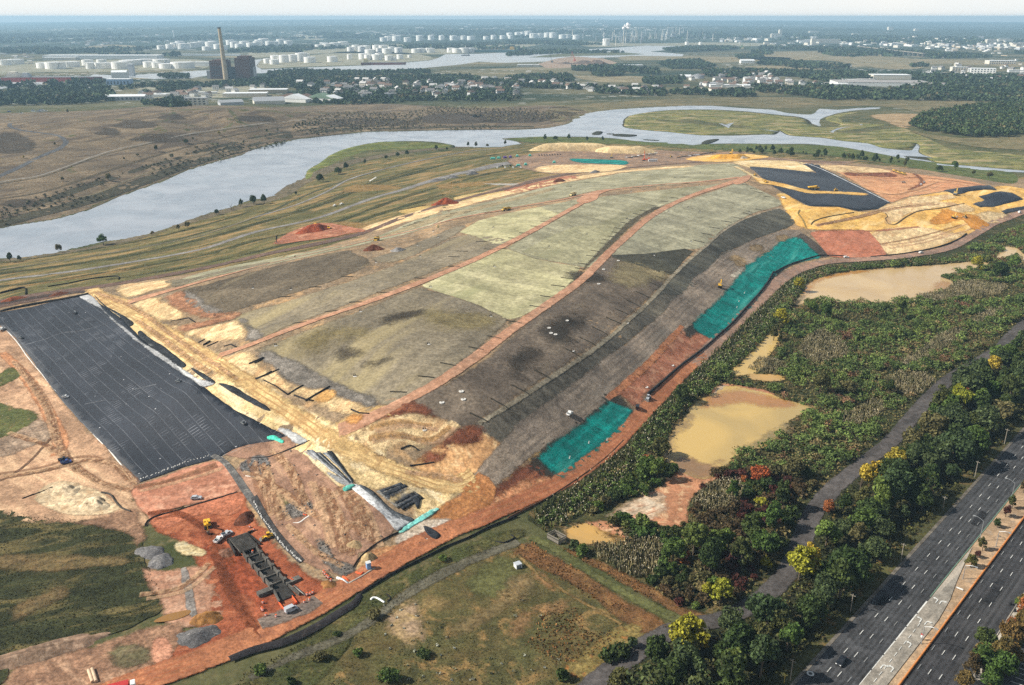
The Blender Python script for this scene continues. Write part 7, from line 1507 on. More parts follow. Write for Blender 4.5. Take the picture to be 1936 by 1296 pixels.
DKH=soil('dark_heap',(100,62,44),(84,52,40),4,grain=.5); SANDH=soil('sand_heap',(204,182,142),(190,166,126),10,(172,146,104),.6,5,grain=.3); TANH=soil('tan_heap',(150,108,62),(128,92,56),5,grain=.5)
heap('soil_heap',594,438,19,10,6.5,REDH,'big red soil heap by the left grass with machines on top',rz=.5,sharp=.9,top=.3)
heap('soil_heap',706,473,8,6,4,DKH,'small dark red soil heap at the back of the tipping truck')
heap('soil_heap',843,386,15,9,6,REDH,'pointed red soil heap on the straw coloured strip',rz=.6)
heap('soil_heap',1057,344,9,6,4,DKH,'dark red heap at the edge of the haul road')
heap('gravel_heap',752,475,6,4,2.6,soil('pale_gravel_heap',(150,146,142),(120,118,116),4,grain=.6),'pale grey gravel heap right of the small dark red heap')
for (px,py,r,h),lb in (((826,343,12,3),'long grey gravel heap on the gravel track'),((855,337,9,3.4),'dark grey gravel heap in the middle of the gravel track'),((893,330,10,4),'darkest gravel heap at the far end of the gravel track'),((1125,327,8,3),'grey gravel heap on the pale sand apron')):
 heap('gravel_heap',px,py,r,r*.6,h,GRAVH,lb,rz=.4)
heap('sand_heap',1086,285,62,17,11,SANDH,'long pale sand mound behind the seeded patch',rz=.02,sharp=1.6,top=.5,rough=.06)
heap('sand_heap',1180,289,50,17,9,SANDH,'second pale sand mound with a dark fabric skirt',rz=-.1,sharp=1.6,top=.5,rough=.06)
heap('sand_heap',1380,301,34,12,6,soil('ochre_heap',(206,160,76),(190,140,60),10,grain=.3),'flat ochre sand mound under the far yellow excavator',rz=0,top=.6)
heap('sand_heap',1405,301,7,5,4,soil('white_heap',(196,184,166),(176,164,148),5,grain=.3),'small whitish heap on the ochre mound')
heap('gravel_heap',283,1045,6,5,1.2,GRAVH,'flat dark gravel heap left of the other by the red pit',top=.5)
heap('gravel_heap',304,1062,5.5,5,2.2,GRAVH,'rounded grey gravel heap by the red pit entrance')
heap('gravel_heap',374,1205,8,6,2.4,GRAVH,'dark gravel heap beside the perimeter road')
heap('soil_heap',392,1172,5.5,5,3,TANH,'brown soil heap above the dark gravel heap by the road')
heap('soil_heap',428,1048,4.5,4.5,1.4,soil('grey_red_heap',(118,84,66),(100,72,58),3,grain=.6),'low greyish heap between the white pickup and the concrete channel')
heap('soil_heap',462,984,5,4.6,2.8,DKH,'dark brown soil heap near the top of the sandbag line')
heap('sand_heap',697,1058,3.4,3,2.8,soil('khaki_heap',(176,152,112),(156,134,98),4,grain=.4),'khaki sand heap behind the blue cabin')
heap('sand_heap',670,1032,3.4,3,1.8,soil('khaki_heap2',(170,144,108),(150,128,96),4,grain=.4),'low khaki sand heap on the brown works pad')
heap('soil_heap',622,1108,4,3,1.6,TANH,'small brown soil heap near the end of the silt barrier')
heap('soil_heap',112,558,9,3.4,2,DKH,'long dark soil bank by the haul road at left',rz=.3)
heap('soil_heap',25,568,9,4,2.6,soil('rust_heap2',(150,84,56),(120,70,50),5,grain=.5),'rusty soil heap at the left edge by the haul road',rz=.3)
heap('sand_heap',120,930,9,6,2.4,soil('white_sand_heap',(206,188,158),(186,166,136),5,(160,134,104),.6,3,grain=.45),'ridged white sand heap above the rough grass',top=.2,rough=.3)
heap('sand_heap',180,955,9,5,2.6,soil('white_sand_heap2',(208,190,160),(186,166,136),5,(160,134,104),.6,3,grain=.45),'right hand ridged white sand heap beside the dark fence',top=.2,rough=.3,rz=-.3)
heap('earth_bank',60,1240,26,5,2.2,soil('mud_bank',(146,120,100),(126,104,86),6,(164,140,118),.6,3,streak=(A_LIN,4,3,.2),grain=.4),'long muddy earth bank along the lower left edge',rz=.42,top=.3,rough=.2)
for (px,py,rx,ry,h,rz),lb in (((230,960,0,0,0,0),''),):
 pass
BF=plain('silt_fabric',(44,42,42),.85,.2,.1); WF=plain('white_fabric',(206,202,194),.7,.12,.2); OF=plain('orange_mesh',(222,92,48),.7,.12,.2)
SF=lambda pts,h,lb,mat=BF,**k:wall_line('silt_fence',pts,h,mat,label=lb,**k)
SF(M3((1010,945),(1120,850),(1250,735),(1360,655),(1440,590),(1530,510),(1620,430),(1720,320),(1800,230),(1870,140),(1915,60)),1.5,'black silt fence along the inner side of the perimeter road below rust slope',thick=1.0)
SF(U4((110,1285),(200,1235),(330,1190),(430,1163),(520,1162),(620,1168)),1.3,'black silt fence round the foot of the upper teal slope',thick=.8)
SF(U4((800,1170),(930,1160),(1060,1145),(1200,1120),(1350,1080),(1440,1040),(1490,1005)),1.2,'black silt fence below the pale sand pad at the far bend',thick=.7)
strip('black_fabric_bank',B2((-120,1175,3),(0,1128,3.4),(150,1088,3.6),(300,1020,3.6),(430,940,3.4),(495,900,3),(525,855,2)),3.4,soil('black_bank_fabric',(38,36,38),(52,48,48),8,(70,62,56),.64,4,grain=.3),8,label='broad black fabric bank along the lower edge of the perimeter road',cat='fabric bank',crown=.5)
SF(B2((530,845),(600,800),(700,740),(800,690),(870,655),(960,610),(1060,570),(1160,520),(1300,465)),.9,'low black silt fence on the outer edge of the perimeter road near the works')
SF(B3((0,475),(60,445),(160,395),(270,330),(380,255),(440,210),(500,160),(570,90)),.8,'low dark silt fence on the outer road edge by the lower teal slope',plain('rust_fabric',(96,66,48),.8))
SF(B1((722,512),(735,490),(770,470),(850,445),(950,415),(1050,385),(1130,360),(1172,345)),.9,'wavy black silt fence between the rose pad and the red pit',wob=.4)
SF(B1((110,378),(160,360),(210,345),(260,322)),1.0,'straight dark silt fence beside the white sand heap')
SF(B1((500,350),(545,360),(570,395),(600,425),(648,445)),1.2,'dark plank fence around the right end of the white sand heap',plain('dark_plank',(60,56,50),.8))
SF(B2((-20,180),(60,175),(130,155),(200,125),(275,92)),.9,'black silt fence along the top of the brown works pad')
SF(B2((490,720),(520,675),(580,620),(660,570),(715,545)),.9,'black silt fence down to the blue cabin')
SF(B2((725,135),(775,118),(812,140)),1.0,'angled dark silt fence on the cream pad')
SF(B2((770,218),(830,210),(890,200)),.9,'short dark silt fence under the rust patch')
SF(B2((1195,590),(1235,598),(1285,575),(1270,560)),1.0,'curved black silt fence around a small dirt ring below the road',wob=.1)
SF(B2((660,888),(674,872),(655,850)),.8,'tiny dark silt fence by the white outlet')
for pts,lb in ((M1((1230,415),(1290,405),(1360,392),(1410,425)),'bent dark silt fence on the upper cream pad'),(M1((1430,570),(1478,545)),'shortest dark log fence in the group of three on the cream pad'),(M1((1465,590),(1518,562)),'middle dark log fence in the group of three on the cream pad'),(M1((1490,598),(1572,563)),'longest dark log fence in the group of three on the cream pad'),(M1((1615,598),(1665,582),(1705,602)),'bent dark log fence at the right of the group of three'),(M1((1795,725),(1900,680)),'dark log fence across the cream pad below the lower red track'),(M1((1840,835),(1906,808),(1960,780)),'dark log fence next to the grey stone tongue'),(M2((5,720),(75,682)),'dark log fence at the top of the grey stone tongue'),(M2((15,835),(100,800),(182,763)),'long dark log fence meeting the grey stone tongue'),(M2((70,840),(160,885),(245,945)),'dark log fence running along the sand road'),(M2((245,945),(300,910),(356,880)),'dark log fence in the middle of the cream pad'),(M2((372,992),(460,940),(548,890)),'long dark log fence at the right end of the cream pad'),(M2((290,950),(372,980),(430,990)),'low dark log fence between two others by the sand road'),(M2((700,1055),(760,1080),(830,1085)),'dark log fence at the mouth of the lower red track')):
 SF(pts,.9,lb,smooth=False,thick=.5)
SF(M1((0,345),(120,318),(300,285),(480,255),(640,222)),1.6,'black silt fence along the top edge of the huge membrane',thick=.8)
SF(M1((345,165),(500,140),(650,110),(840,90),(855,115)),1.0,'black silt fence beside the cream verge of the haul road')
SF(M1((0,215),(100,190),(178,175),(185,225)),1.4,'bent black silt fence around the rusty heap at left')
SF([(522,447),(523,460),(530,462)],1.0,'short black silt fence at the left end of the big red heap')
SF(U2((1040,835),(1150,815),(1240,795)),.8,'thin silt fence on the straw coloured strip')
wall_line('fabric_edge',M1((0,430),(60,490),(130,570),(200,670),(300,790),(390,900),(470,980),(560,1090),(660,1210),(740,1296))+B1((520,110),(600,210),(682,297)),.35,WF,.7,3,'long white rolled edge down the left side of the huge membrane','fabric edge',wob=.2)
wall_line('fabric_edge',B1((682,297),(800,250),(900,215),(1030,178),(1080,160),(1100,165),(1180,135),(1306,95)),.35,WF,.6,2,'white rolled edge along the bottom of the huge membrane','fabric edge',wob=.5)
wall_line('fabric_edge',B1((1090,165),(1130,205),(1165,245),(1195,275)),.35,WF,.5,2,'white rolled edge beside the dark gully at the membrane corner','fabric edge',wob=.3)
strip('fabric_sheet',B1((1050,165,2.4),(1110,200,2.6),(1170,275,3),(1220,350,3),(1306,470,2.6)),4,soil('gully_fabric',(84,82,80),(104,102,98),5,(150,144,134),.62,3,grain=.4),7,label='dark fabric gully running down from the membrane corner to the sandbags',cat='fabric sheet')
strip('fabric_sheet',B2((0,370,2.6),(60,480,2.8),(130,580,2.8),(235,690,2.4)),2.6,soil('bag_fabric',(58,56,56),(74,72,70),4),8,label='black fabric strip under the line of white sandbags',cat='fabric sheet')
q=ground_at(*np. array(spline(B2((0,395),(40,470),(100,555),(160,625),(232,690)),12,False)). T); q=resample(q,1.7,False)
for k,(x,y) in enumerate(q):
 m=MB(); m. box(-.38,.38,-.26,.26,0,.3,.12,.1); m. box(-.2,.2,-.14,.14,.3,.36,.07,.05); o=m. build('sandbag',WF); o. location=(x+random. uniform(-.3,.3),y+random. uniform(-.3,.3),float(Hh(x,y))+.75); o. rotation_euler=(0,0,random. uniform(0,3))
 tag(o,'white sandbag in the line beside the red pit','sandbag','sandbags beside the red pit')
q=ground_at(*np. array(spline(B1((690,292),(800,250),(900,212),(1030,175)),10,False)). T); q=resample(q,2.6,False)
for k,(x,y) in enumerate(q):
 m=MB(); m. box(-.4,.4,-.28,.28,0,.3,.13,.1); m. box(-.2,.2,-.14,.14,.3,.36,.07,.05); o=m. build('sandbag',WF); o. location=(x+random. uniform(-.5,.5),y+1.5+random. uniform(-.4,.4),float(Hh(x,y))+.5); o. rotation_euler=(0,0,random. uniform(0,3))
 tag(o,'white sandbag on the bottom edge of the huge membrane','sandbag','sandbags on the membrane edge')
def well(px,py,r,label,group=None,flat=False):
 x,y=P2(px,py); t=empty('gas_well',(x,y,float(Hh(x,y))),0,label,'gas well',group)
 m=MB(); m. tube((0,0,-.6),(0,0,.5 if flat else .35),r,r*.96,18); m. build('pad',WF,t)
 m=MB()
 if flat:m. tube((0,0,.5),(0,0,.58),.35,.35,10)
 else:m. tube((.3,0,.3),(.3,0,1.5),.16,.16,8); m. tube((.3,0,1.4),(-.7,.2,1.4),.12,.12,8); m. box(-.9,-.4,-.1,.5,.3,.9)
 m. build('riser',STEEL if flat else BLK,t)
WM={'big round white well cover in the dark field':(M3((425,410),(296,463),(310,500),(342,510))+M2((1495,920),(1510,977),(1355,1000)),1.25,True),'round white well cover on the bare rust slope':(M3((1185,733),(998,890)),1.15,True),'white capped gas well among the mulched slope rows':(M3((468,628),(862,425))+U3((1595,950)),1.1,False),'pale gas well in the brown and grey field':(M2((160,590),(770,345),(1260,580),(730,810),(1708,380)),1.0,False),'pale gas well on the pale seeded turf':(M2((1275,168),(1735,20))+U3((1300,815),(1065,878),(957,917),(1385,845),(1160,845),(570,1010),(297,1097),(862,897),(1545,690),(1388,565),(1205,600),(1740,850),(888,700),(1380,655),(980,650),(1320,1060)),.9,False),'pale gas well on the long left field':(U2((1200,1168),(1727,960),(1295,985),(1330,1030),(1735,1240),(880,1210),(300,1172),(1180,1088))+M1((1550,375),(1825,175))+M2((270,185)),.9,False),'white well cap with a pale ring in the dark mulch triangle':(U3((1050,1158)),1.2,False),'low white well in the pale stained end of the dark field':(M3((655,145),(690,40))+U3((795,1197)),1.2,True),'white well cap on the cream sand pad':(M2((1230,1195),),1.1,False)}
for lb,(pts,r,fl) in WM. items():
 g=lb if len(pts)>1 else None
 for px,py in pts:well(px,py,r,lb,g,fl)
for px,py in B3((305,180),(400,105),(490,90))+M3((1705,215),(1665,275),(1650,320)):
 x,y=P2(px,py); t=empty('vent_pipe',(x,y,float(Hh(x,y))+.6),0,'small white vent pipe standing on the '+('lower' if py>700 else 'upper')+' teal seeded slope','vent pipe','vent pipes on the '+('lower' if py>700 else 'upper')+' teal slope')
 m=MB(); m. tube((0,0,-.5),(0,0,1.0),.14,.14,8); m. tube((0,0,.95),(.5,0,.95),.12,.12,8); m. build('pipe',WF,t); m=MB(); m. tube((0,0,-.2),(0,0,.12),.4,.35,10); m. build('collar',WF,t)
STRAW=plain('straw_log_fabric',(58,54,46),.9,.2,.1)
def log(px,py,L,label,group,rz=0.):
 x,y=P2(px,py); m=MB(); n=6
 for k in range(n):
  a=-L/2+L*k/n; b=a+L/n
  za=float(Hh(x+a*math. cos(rz),y+a*math. sin(rz)))-float(Hh(x,y)); zb=float(Hh(x+b*math. cos(rz),y+b*math. sin(rz)))-float(Hh(x,y))
  m. tube((a*math. cos(rz),a*math. sin(rz)+.15*math. sin(k*2),za+.3),(b*math. cos(rz),b*math. sin(rz)+.15*math. sin(k*2+2),zb+.3),.42,.42,7)
 o=m. build('straw_log',STRAW); o. location=(x,y,float(Hh(x,y))); tag(o,label,'straw log',group)
for px,py in U3((1430,1005),(1375,1058),(1300,1160),(1250,1215),(1170,1285),(1490,960),(1575,915),(1650,888),(1730,860),(1820,830))+M3((430,105),(360,160),(285,238),(210,310),(40,418)):
 log(px,py,9,'dark straw log laid across the ditch beside the lower red track or slope crest','straw logs beside the lower red track',-.25)
for px,py in U3((930,862),(880,900),(840,925),(800,965),(780,995),(750,1025),(710,1048),(690,1075),(630,1128),(600,1165),(540,1220),(520,1255),(980,838),(1045,800),(1130,770),(1200,745),(1280,725)):
 log(px,py,7,'dark straw log in the ditch left of the lower red track, far half','straw logs of the far ditch',-.25)
for px,py in M3((900,282),(970,220),(1060,150),(1110,105),(820,345),(760,408),(660,480),(570,555),(470,640),(250,795),(90,905))+M2((1770,1005),(1620,1105)):
 log(px,py,9,'dark straw log at the crest of the mulched slope','straw logs at the slope crest',-.4)
for px,py in M2((1200,105),(930,207),(735,277),(560,343),(330,425),(1440,20))+U3((500,790),(330,885),(270,915),(200,950),(120,1000),(40,1035)):
 log(px,py,8,'dark straw log beside the upper red track','straw logs beside the upper red track',-.15)
for px,py in M2((440,168),(220,238),(670,92))+U2((1640,1060),(1500,1130),(1440,1170),(1780,1110),(1700,1115)):
 log(px,py,8,'dark straw log on the drain line of the left field','straw logs on the left drain line',-.15)
for px,py in M2((1040,925),(1240,815),(1400,725),(1600,610),(1730,530)):
 log(px,py,8,'dark straw log at the near edge of the grey field beside the lower red track','straw logs of the grey field edge',-.2)
for px,py in U2((1440,855),(1410,878),(1240,888),(1180,918),(1145,935),(1100,948),(1690,850),(1540,845)):
 log(px,py,7,'dark straw log on the pale strip by the haul road','straw logs by the haul road',.5)
for px,py in U3((440,665),(570,632),(660,690),(760,660),(850,670),(920,668),(1020,660),(1110,648),(1280,640)):
 log(px,py,6,'small dark straw log along the topmost red track','straw logs of the topmost track',-.1)
for px,py in U3((1710,650),(1770,680),(1815,705),(1870,735)):
 log(px,py,7,'dark straw log on the turf edge by the far sand road','straw logs by the far sand road',-.35)
ZC=Z(350,960,5.89)
def wpt(px,py):
 q=ZC((px,py))[0]; x,y,z=at(*q); return np. array([x,y])
CW=soil('wall_concrete',(96,92,86),(80,77,72),5,(116,110,102),.6,2,grain=.4,gs=.5); CF=soil('floor_concrete',(58,56,53),(48,46,44),4,grain=.4,gs=.5)
A0=wpt(660,440); A1=wpt(1050,905)
ch_t=empty('concrete_channel',(A0[0],A0[1],float(Hh(*A0))),math. atan2(A1[1]-A0[1],A1[0]-A0[0]),'long grey concrete channel being built in the red pit','channel')
L=np. hypot(*(A1-A0))
ch_t. scale=(1,.8,1)
m=MB(); m. box(-7,L+8,-3.0,3.0,-.6,.75); m. build('floor',CF,ch_t)
m=MB(); m. box(-6.2,5.6,-4.4,4.4,1.5,2.1); d=m. build('deck',CW,ch_t)
m=MB()
for k in range(16):m. box(-6.0,5.4,-4.2+k*.54,-4.2+k*.54+.16,2.1,2.28)
m. build('rib',CF,d)
for k in range(5):
 m=MB(); a=5.7+k*(L-6)/5
 for s in (-1,1):
  m=MB(); m. box(a,a+(L-6)/5-1.6,s*3.3-.28,s*3.3+.28,.25,2.3); m. box(a+(L-6)/5-1.6,a+(L-6)/5-.05,s*3.3-.75,s*3.3+.75,.25,2.6); w_=m. build('wall',CW,ch_t)
for k in range(5):
 m=MB(); a=9+k*(L-6)/5; m. box(a,a+.4,-2.9,2.9,.75,1.35); m. build('baffle',CW,ch_t)
for s in (-1,1):
 m=MB(); m. box(L-1.2,L+1.2,s*6.6-3.4,s*6.6+3.4,.25,1.5); m. build('wing_wall',CW,ch_t)
 m=MB(); m. box(-6.4,-5.8,s*5.2-.3,s*5.2+2.4,.0,2.2); m. bar((-6,s*4.8,1.0),(4,s*6.2,1.0),.4,2.0); m. build('side_wall',CF,ch_t)
 m=MB(); m. bar((L+2,s*3.4,1.0),(L+9,s*4.6,.9),.5,1.7); m. build('wing_wall',CW,ch_t)
e0,e1,e2,e3=wpt(1045,1075),wpt(1110,1160),wpt(1250,1085),wpt(1195,1010)
for (a,b),lb in (((e0,e1),'orange mesh fence on the left of the channel mouth'),((e1,e2),'orange mesh fence across the channel mouth'),((e2,e3),'orange mesh fence on the right of the channel mouth')):
 wall_line('mesh_fence',[tuple(a),tuple(b)],1.3,OF,.2,1.5,lb,'mesh fence',world=True,smooth=False)
wall_line('steel_beam',[tuple(wpt(1215,885)),tuple(wpt(1345,995))],.7,STEEL,.6,2,'long grey steel beam lying by the right wing wall of the channel','beam',world=True,smooth=False)
def barrel(px,py,lb,g):
 x,y=P2(*ZC((px,py))[0]); t=empty('traffic_barrel',(x,y,float(Hh(x,y))+.5),0,lb,'traffic barrel',g); t. scale=(1.15,1.15,1.15)
 m=MB(); m. tube((0,0,0),(0,0,1.0),.38,.28,10); m. build('body',ORG,t)
 m=MB(); m. tube((0,0,.35),(0,0,.5),.36,.345,10); m. tube((0,0,.68),(0,0,.82),.33,.315,10); m. build('band',WHT,t)
 m=MB(); m. tube((0,0,-.05),(0,0,.08),.5,.5,10); m. build('base',BLK,t)
for p in ((870,1080),(858,1150),(868,1165),(903,1220),(1015,1235)):barrel(*p,'orange traffic barrel in the left arc before the channel mouth','barrels left of the channel mouth')
for p in ((1330,1075),(1388,1048),(1360,990),(1395,985),(1425,968)):barrel(*p,'orange traffic barrel in the right arc before the channel mouth','barrels right of the channel mouth')
for p in ((590,482),(672,495),(755,518)):barrel(*p,'orange traffic barrel at the edge of the ribbed concrete deck','barrels on the concrete deck')
for p in ((725,235),(770,265),(1180,830),(1200,840)):barrel(*p,'orange traffic barrel on the red track beside the channel','barrels beside the channel track')
for p in ((1545,740),(1560,760),(1580,785),(1600,800),(1625,835)):barrel(*p,'orange traffic barrel in the cluster at the end of the sandbag line','barrels at the sandbag line end')
x,y=P2(697,1077)
t=empty('portable_toilet',(x,y,float(Hh(x,y))+.3),.5,'blue portable cabin beside the road fence','portable toilet'); t. scale=(1.3,)*3
m=MB(); m. box(-.6,.6,-.6,.6,0,2.2); m. build('cabin',plain('toilet_blue',(120,160,200),.5),t)
m=MB(); m. gable(-.66,.66,-.66,.66,2.2,2.5); m. build('roof',WHT,t)
m=MB(); m. box(.6,.64,-.45,.45,.1,2.0); m. build('door',plain('toilet_door',(160,190,214),.5),t)
wall_line('concrete_barrier',B2((410,770),(440,780),(465,798)),.9,WHT,.6,1.5,'white concrete barrier at the corner of the works by the road','barrier',smooth=False)
wall_line('concrete_barrier',B2((468,798),(530,765),(600,720)),.8,plain('grey_block',(150,142,130),.8),.6,1.5,'grey barrier along the road below the blue cabin','barrier',smooth=False)
wall_line('mesh_fence',B2((505,745),(530,755),(540,745)),1.0,OF,.5,1.5,'crumpled orange mesh beside the blue cabin','mesh fence',smooth=False)
wall_line('mesh_fence',B2((440,765),(470,785)),.8,OF,.5,1.5,'orange mesh behind the white barrier','mesh fence',smooth=False)
wall_line('fabric_edge',B2((190,495),(225,495),(255,475),(275,462)),.5,WF,.6,1.5,'white curved fabric edge next to the wet rubble','fabric edge')
wall_line('mesh_fence',B2((245,455),(262,460)),.9,OF,.6,1.0,'small orange mesh scrap next to the wet rubble','mesh fence',smooth=False)
wall_line('fabric_edge',B2((-40,265),(0,268),(40,255),(60,240)),.5,WF,.5,1.5,'white curved fabric edge below the dark rubble near the membrane','fabric edge')
wall_line('outlet_pipe',B2((578,878),(590,868),(610,870),(645,892)),.7,WHT,.7,1.0,'white curved outlet pipe in the grass below the road','pipe')
for (a,b),lb in (((B1((440,1232))[0],B1((460,1290))[0]),'left one of two long pipes lying on the muddy ground'),((B1((457,1225))[0],B1((477,1288))[0]),'right one of two long pipes lying on the muddy ground')):
 p,q2=P2(*a),P2(*b); m=MB(); z=float(Hh(*p)); m. tube((p[0],p[1],z+.9),(q2[0],q2[1],float(Hh(*q2))+.9),.55,.55,12); tag(m. build('pipe',plain('tan_pipe',(198,170,140),.6)),lb,'pipe')
x,y=P2(226,1311)
t=empty('red_truck',(x,y,float(Hh(x,y))+.3),.4,'red topped truck cut off at the bottom edge by the haul road','truck')
m=MB(); m. box(-3,3,-1.3,1.3,.8,3.0,.1,.1); m. build('box_body',REDP,t)
m=MB(); m. box(3.1,4.8,-1.2,1.2,.8,2.6,.15,.1); m. build('cab',WHT,t)
for wx in (3.8,-1.8):
 for s in (-1,1):wheel(t,wx,s*1.1,.5,.35)
WOODM=plain('weathered_wood',(142,134,122),.85,.2,.1,sc=3)
q=[P2(*p) for p in B3((195,572),(250,602),(288,585),(232,555))]
en=empty('fenced_enclosure',(*q[0],float(Hh(*q[0]))),0,'small square grey timber enclosure at the end of the green strip','enclosure')
for k in range(4):
 a,b=q[k],q[(k+1)%4]; m=MB(); d=Vector((b[0]-a[0],b[1]-a[1])); n=max(3,int(d. length/.5))
 for j in range(n):
  p=(a[0]-q[0][0]+d. x*j/n,a[1]-q[0][1]+d. y*j/n); m. box(p[0]-.1,p[0]+.1,p[1]-.1,p[1]+.1,-.3,2.6)
 m. bar((a[0]-q[0][0],a[1]-q[0][1],1.0),(b[0]-q[0][0],b[1]-q[0][1],1.0),.1,1.2); m. bar((a[0]-q[0][0],a[1]-q[0][1],2.3),(b[0]-q[0][0],b[1]-q[0][1],2.3),.1,.5); m. build('fence_panel',WOODM,en)
x,y=P2(979,1074)
t=empty('utility_box',(x,y,float(Hh(x,y))),.5,'small white utility box standing in the open field','utility box')
m=MB(); m. box(-1.2,1.2,-1.1,1.1,0,1.9); m. build('cabinet',WHT,t); m=MB(); m. box(-1.35,1.35,-1.25,1.25,1.9,2.15,.1,.1); m. build('lid',SILV,t); m=MB(); m. box(-.9,.9,-1.13,-1.1,.2,1.7); m. build('door',GREYP,t)
x,y,z=at(437,398); m=MB(); m. tube((0,0,-.3),(.4,0,5),.5,.25,7); m. tube((.2,0,3),(-2,0,6),.2,.08,6); m. tube((.4,0,5),(1.8,.5,7.5),.2,.06,6); m. tube((2.5,0,-.3),(3.4,0,4),.35,.12,6)
o=m. build('dead_tree',BARK); o. location=(x,y,z); tag(o,'bare dead tree trunk at the river edge left of the dark thicket','dead tree')
GALV=plain('galvanised',(150,152,152),.4,.06,.5,.3); LAMPG=plain('lamp_glass',(238,238,232),.3,.02,.5); POLEW=plain('timber_pole',(150,142,128),.85,.15,.1,sc=2)
def lamp(px,py,h,side,label):
 s,t_=hwt(1436+px/2.612,800+py/2.612); p=hw(s,t_)
 t=empty('street_lamp',(p[0],p[1],float(Hh(*p))+.5),math. atan2(HN[1],HN[0])+(math. pi if side<0 else 0),label,'street lamp')
 m=MB(); m. tube((0,0,0),(0,0,h),.16,.1,8); m. build('pole',GALV,t)
 m=MB(); pr=None
 for k in range(7):
  u=k/6; c=(3.2*u,0,h+1.1*math. sin(u*1.6));
  if pr:m. tube(pr,c,.09,.08,6)
  pr=c
 m. build('arm',GALV,t)
 m=MB(); m. box(3.0,4.1,-.22,.22,h+.98,h+1.2,.1,.05); hd=m. build('lamp_head',GALV,t)
 m=MB(); m. box(3.1,4.0,-.16,.16,h+.9,h+.98); m. build('lens',LAMPG,hd)
 m=MB(); m. tube((0,0,-.5),(0,0,.3),.32,.28,8); m. build('base',CONC,t)
lamp(1240,392,8.6,-1,'street lamp at the top of the paved median, head over the left lanes')
lamp(1085,588,8.8,-1,'tall street lamp on the median halfway up, head over the left lanes')
lamp(1002,778,5.8,1,'street lamp with curved arm at the end of the paved median')
lamp(797,1100,7,1,'street lamp over the turning arrows beside the rusty barrier')
lamp(1165,620,7,1,'street lamp by the barrier beside the small median trees')
for (x0,y0,h),lb in (((150,1278,8.5),'timber pole nearest the bottom of the highway verge'),((448,935,7.5),'second timber pole from the bottom on the highway verge'),((696,690,8.5),'third timber pole from the bottom on the highway verge'),((905,425,6),'pale timber pole half hidden by verge trees'),((1062,272,8.5),'timber pole on the bare grass of the upper verge'),((1208,108,8.5),'timber pole highest up the highway verge')):
 x,y,z=at(1436+x0/2.612,800+y0/2.612); t=empty('utility_pole',(x,y,z),-th,lb,'utility pole')
 m=MB(); m. tube((0,0,-.5),(0,0,h),.17,.12,8); m. build('pole',POLEW,t)
 m=MB(); m. bar((-.9,0,h-.6),(.9,0,h-.6),.12,.14); m. build('crossarm',POLEW,t)
 m=MB();[m. tube((u,0,h-.5),(u,0,h-.25),.07,.05,6) for u in (-.8,0,.8)]; m. build('insulator',GREYP,t)
x,y,z=at(1436+120/2.612,800+1290/2.612); t=empty('marker_post',(x,y,z),0,'short yellowish marker post at the bottom left of the highway','post'); m=MB(); m. tube((0,0,-.3),(0,0,3.4),.12,.1,8); m. build('post',plain('post_yellow',(186,166,84),.6),t); m=MB(); m. box(-.2,.2,-.05,.05,2.7,3.3); m. build('plate',TYEL,t)
x,y,z=at(1436+797/2.612,800+1082/2.612); t=empty('road_sign',(x,y,z+.5),-th,'white road sign with a red top standing on the median','road sign')
m=MB(); m. tube((0,0,0),(0,0,2.6),.05,.05,6); m. build('post',GALV,t); m=MB(); m. box(-.45,.45,-.06,.0,1.3,2.2); m. build('plate',WHT,t); m=MB(); m. box(-.45,.45,-.06,0,2.25,2.8); m. build('top_plate',REDP,t)
x,y,z=at(1436+985/2.612,800+832/2.612); t=empty('sign_frame',(x,y,z+.5),-th,'low white sign frame lying on the tip of the paved median','sign'); m=MB(); m. bar((-1.2,0,.1),(-1.0,0,1.0),.1,.1); m. bar((1.2,0,.1),(1.0,0,1.0),.1,.1); m. build('leg',GREYP,t); m=MB(); m. box(-1.2,1.2,-.05,.05,.5,1.0); m. build('panel',WHT,t)
for (px,py),lb in (((1236,905),'dark bin on the pavement beside the upper tree'),((1258,940),'small dark bin on the pavement beside the fresh green tree'),((1208,1012),'dark post box on the pavement edge by the rusty trees')):
 x,y,z=at(1436+px/2.612,800+py/2.612); m=MB(); m. tube((0,0,0),(0,0,1.1),.38,.42,10); m. tube((0,0,1.1),(0,0,1.3),.42,.2,10); o=m. build('litter_bin',BLK); o. location=(x,y,z+.5); tag(o,lb,'bin')
FW=stuffleaf('far_forest_leaves',[(50,64,42),(62,74,48),(92,84,58)],160,var=(.6,1.45)); FW2=stuffleaf('hill_forest_leaves',[(56,70,42),(68,80,46),(102,90,62)],45,var=(.6,1.5))
HW=[plain('house_white',(232,230,224),.7,.05),plain('house_cream',(214,206,190),.7,.05),plain('house_grey',(176,178,180),.7,.06)]
RO=[plain('roof_grey',(120,118,116),.8,.1),plain('roof_brown',(112,92,80),.8,.1),plain('roof_pale',(186,184,180),.8,.08)]
WIN=plain('window_dark',(58,64,72),.3)
HP={}; HXY=[]
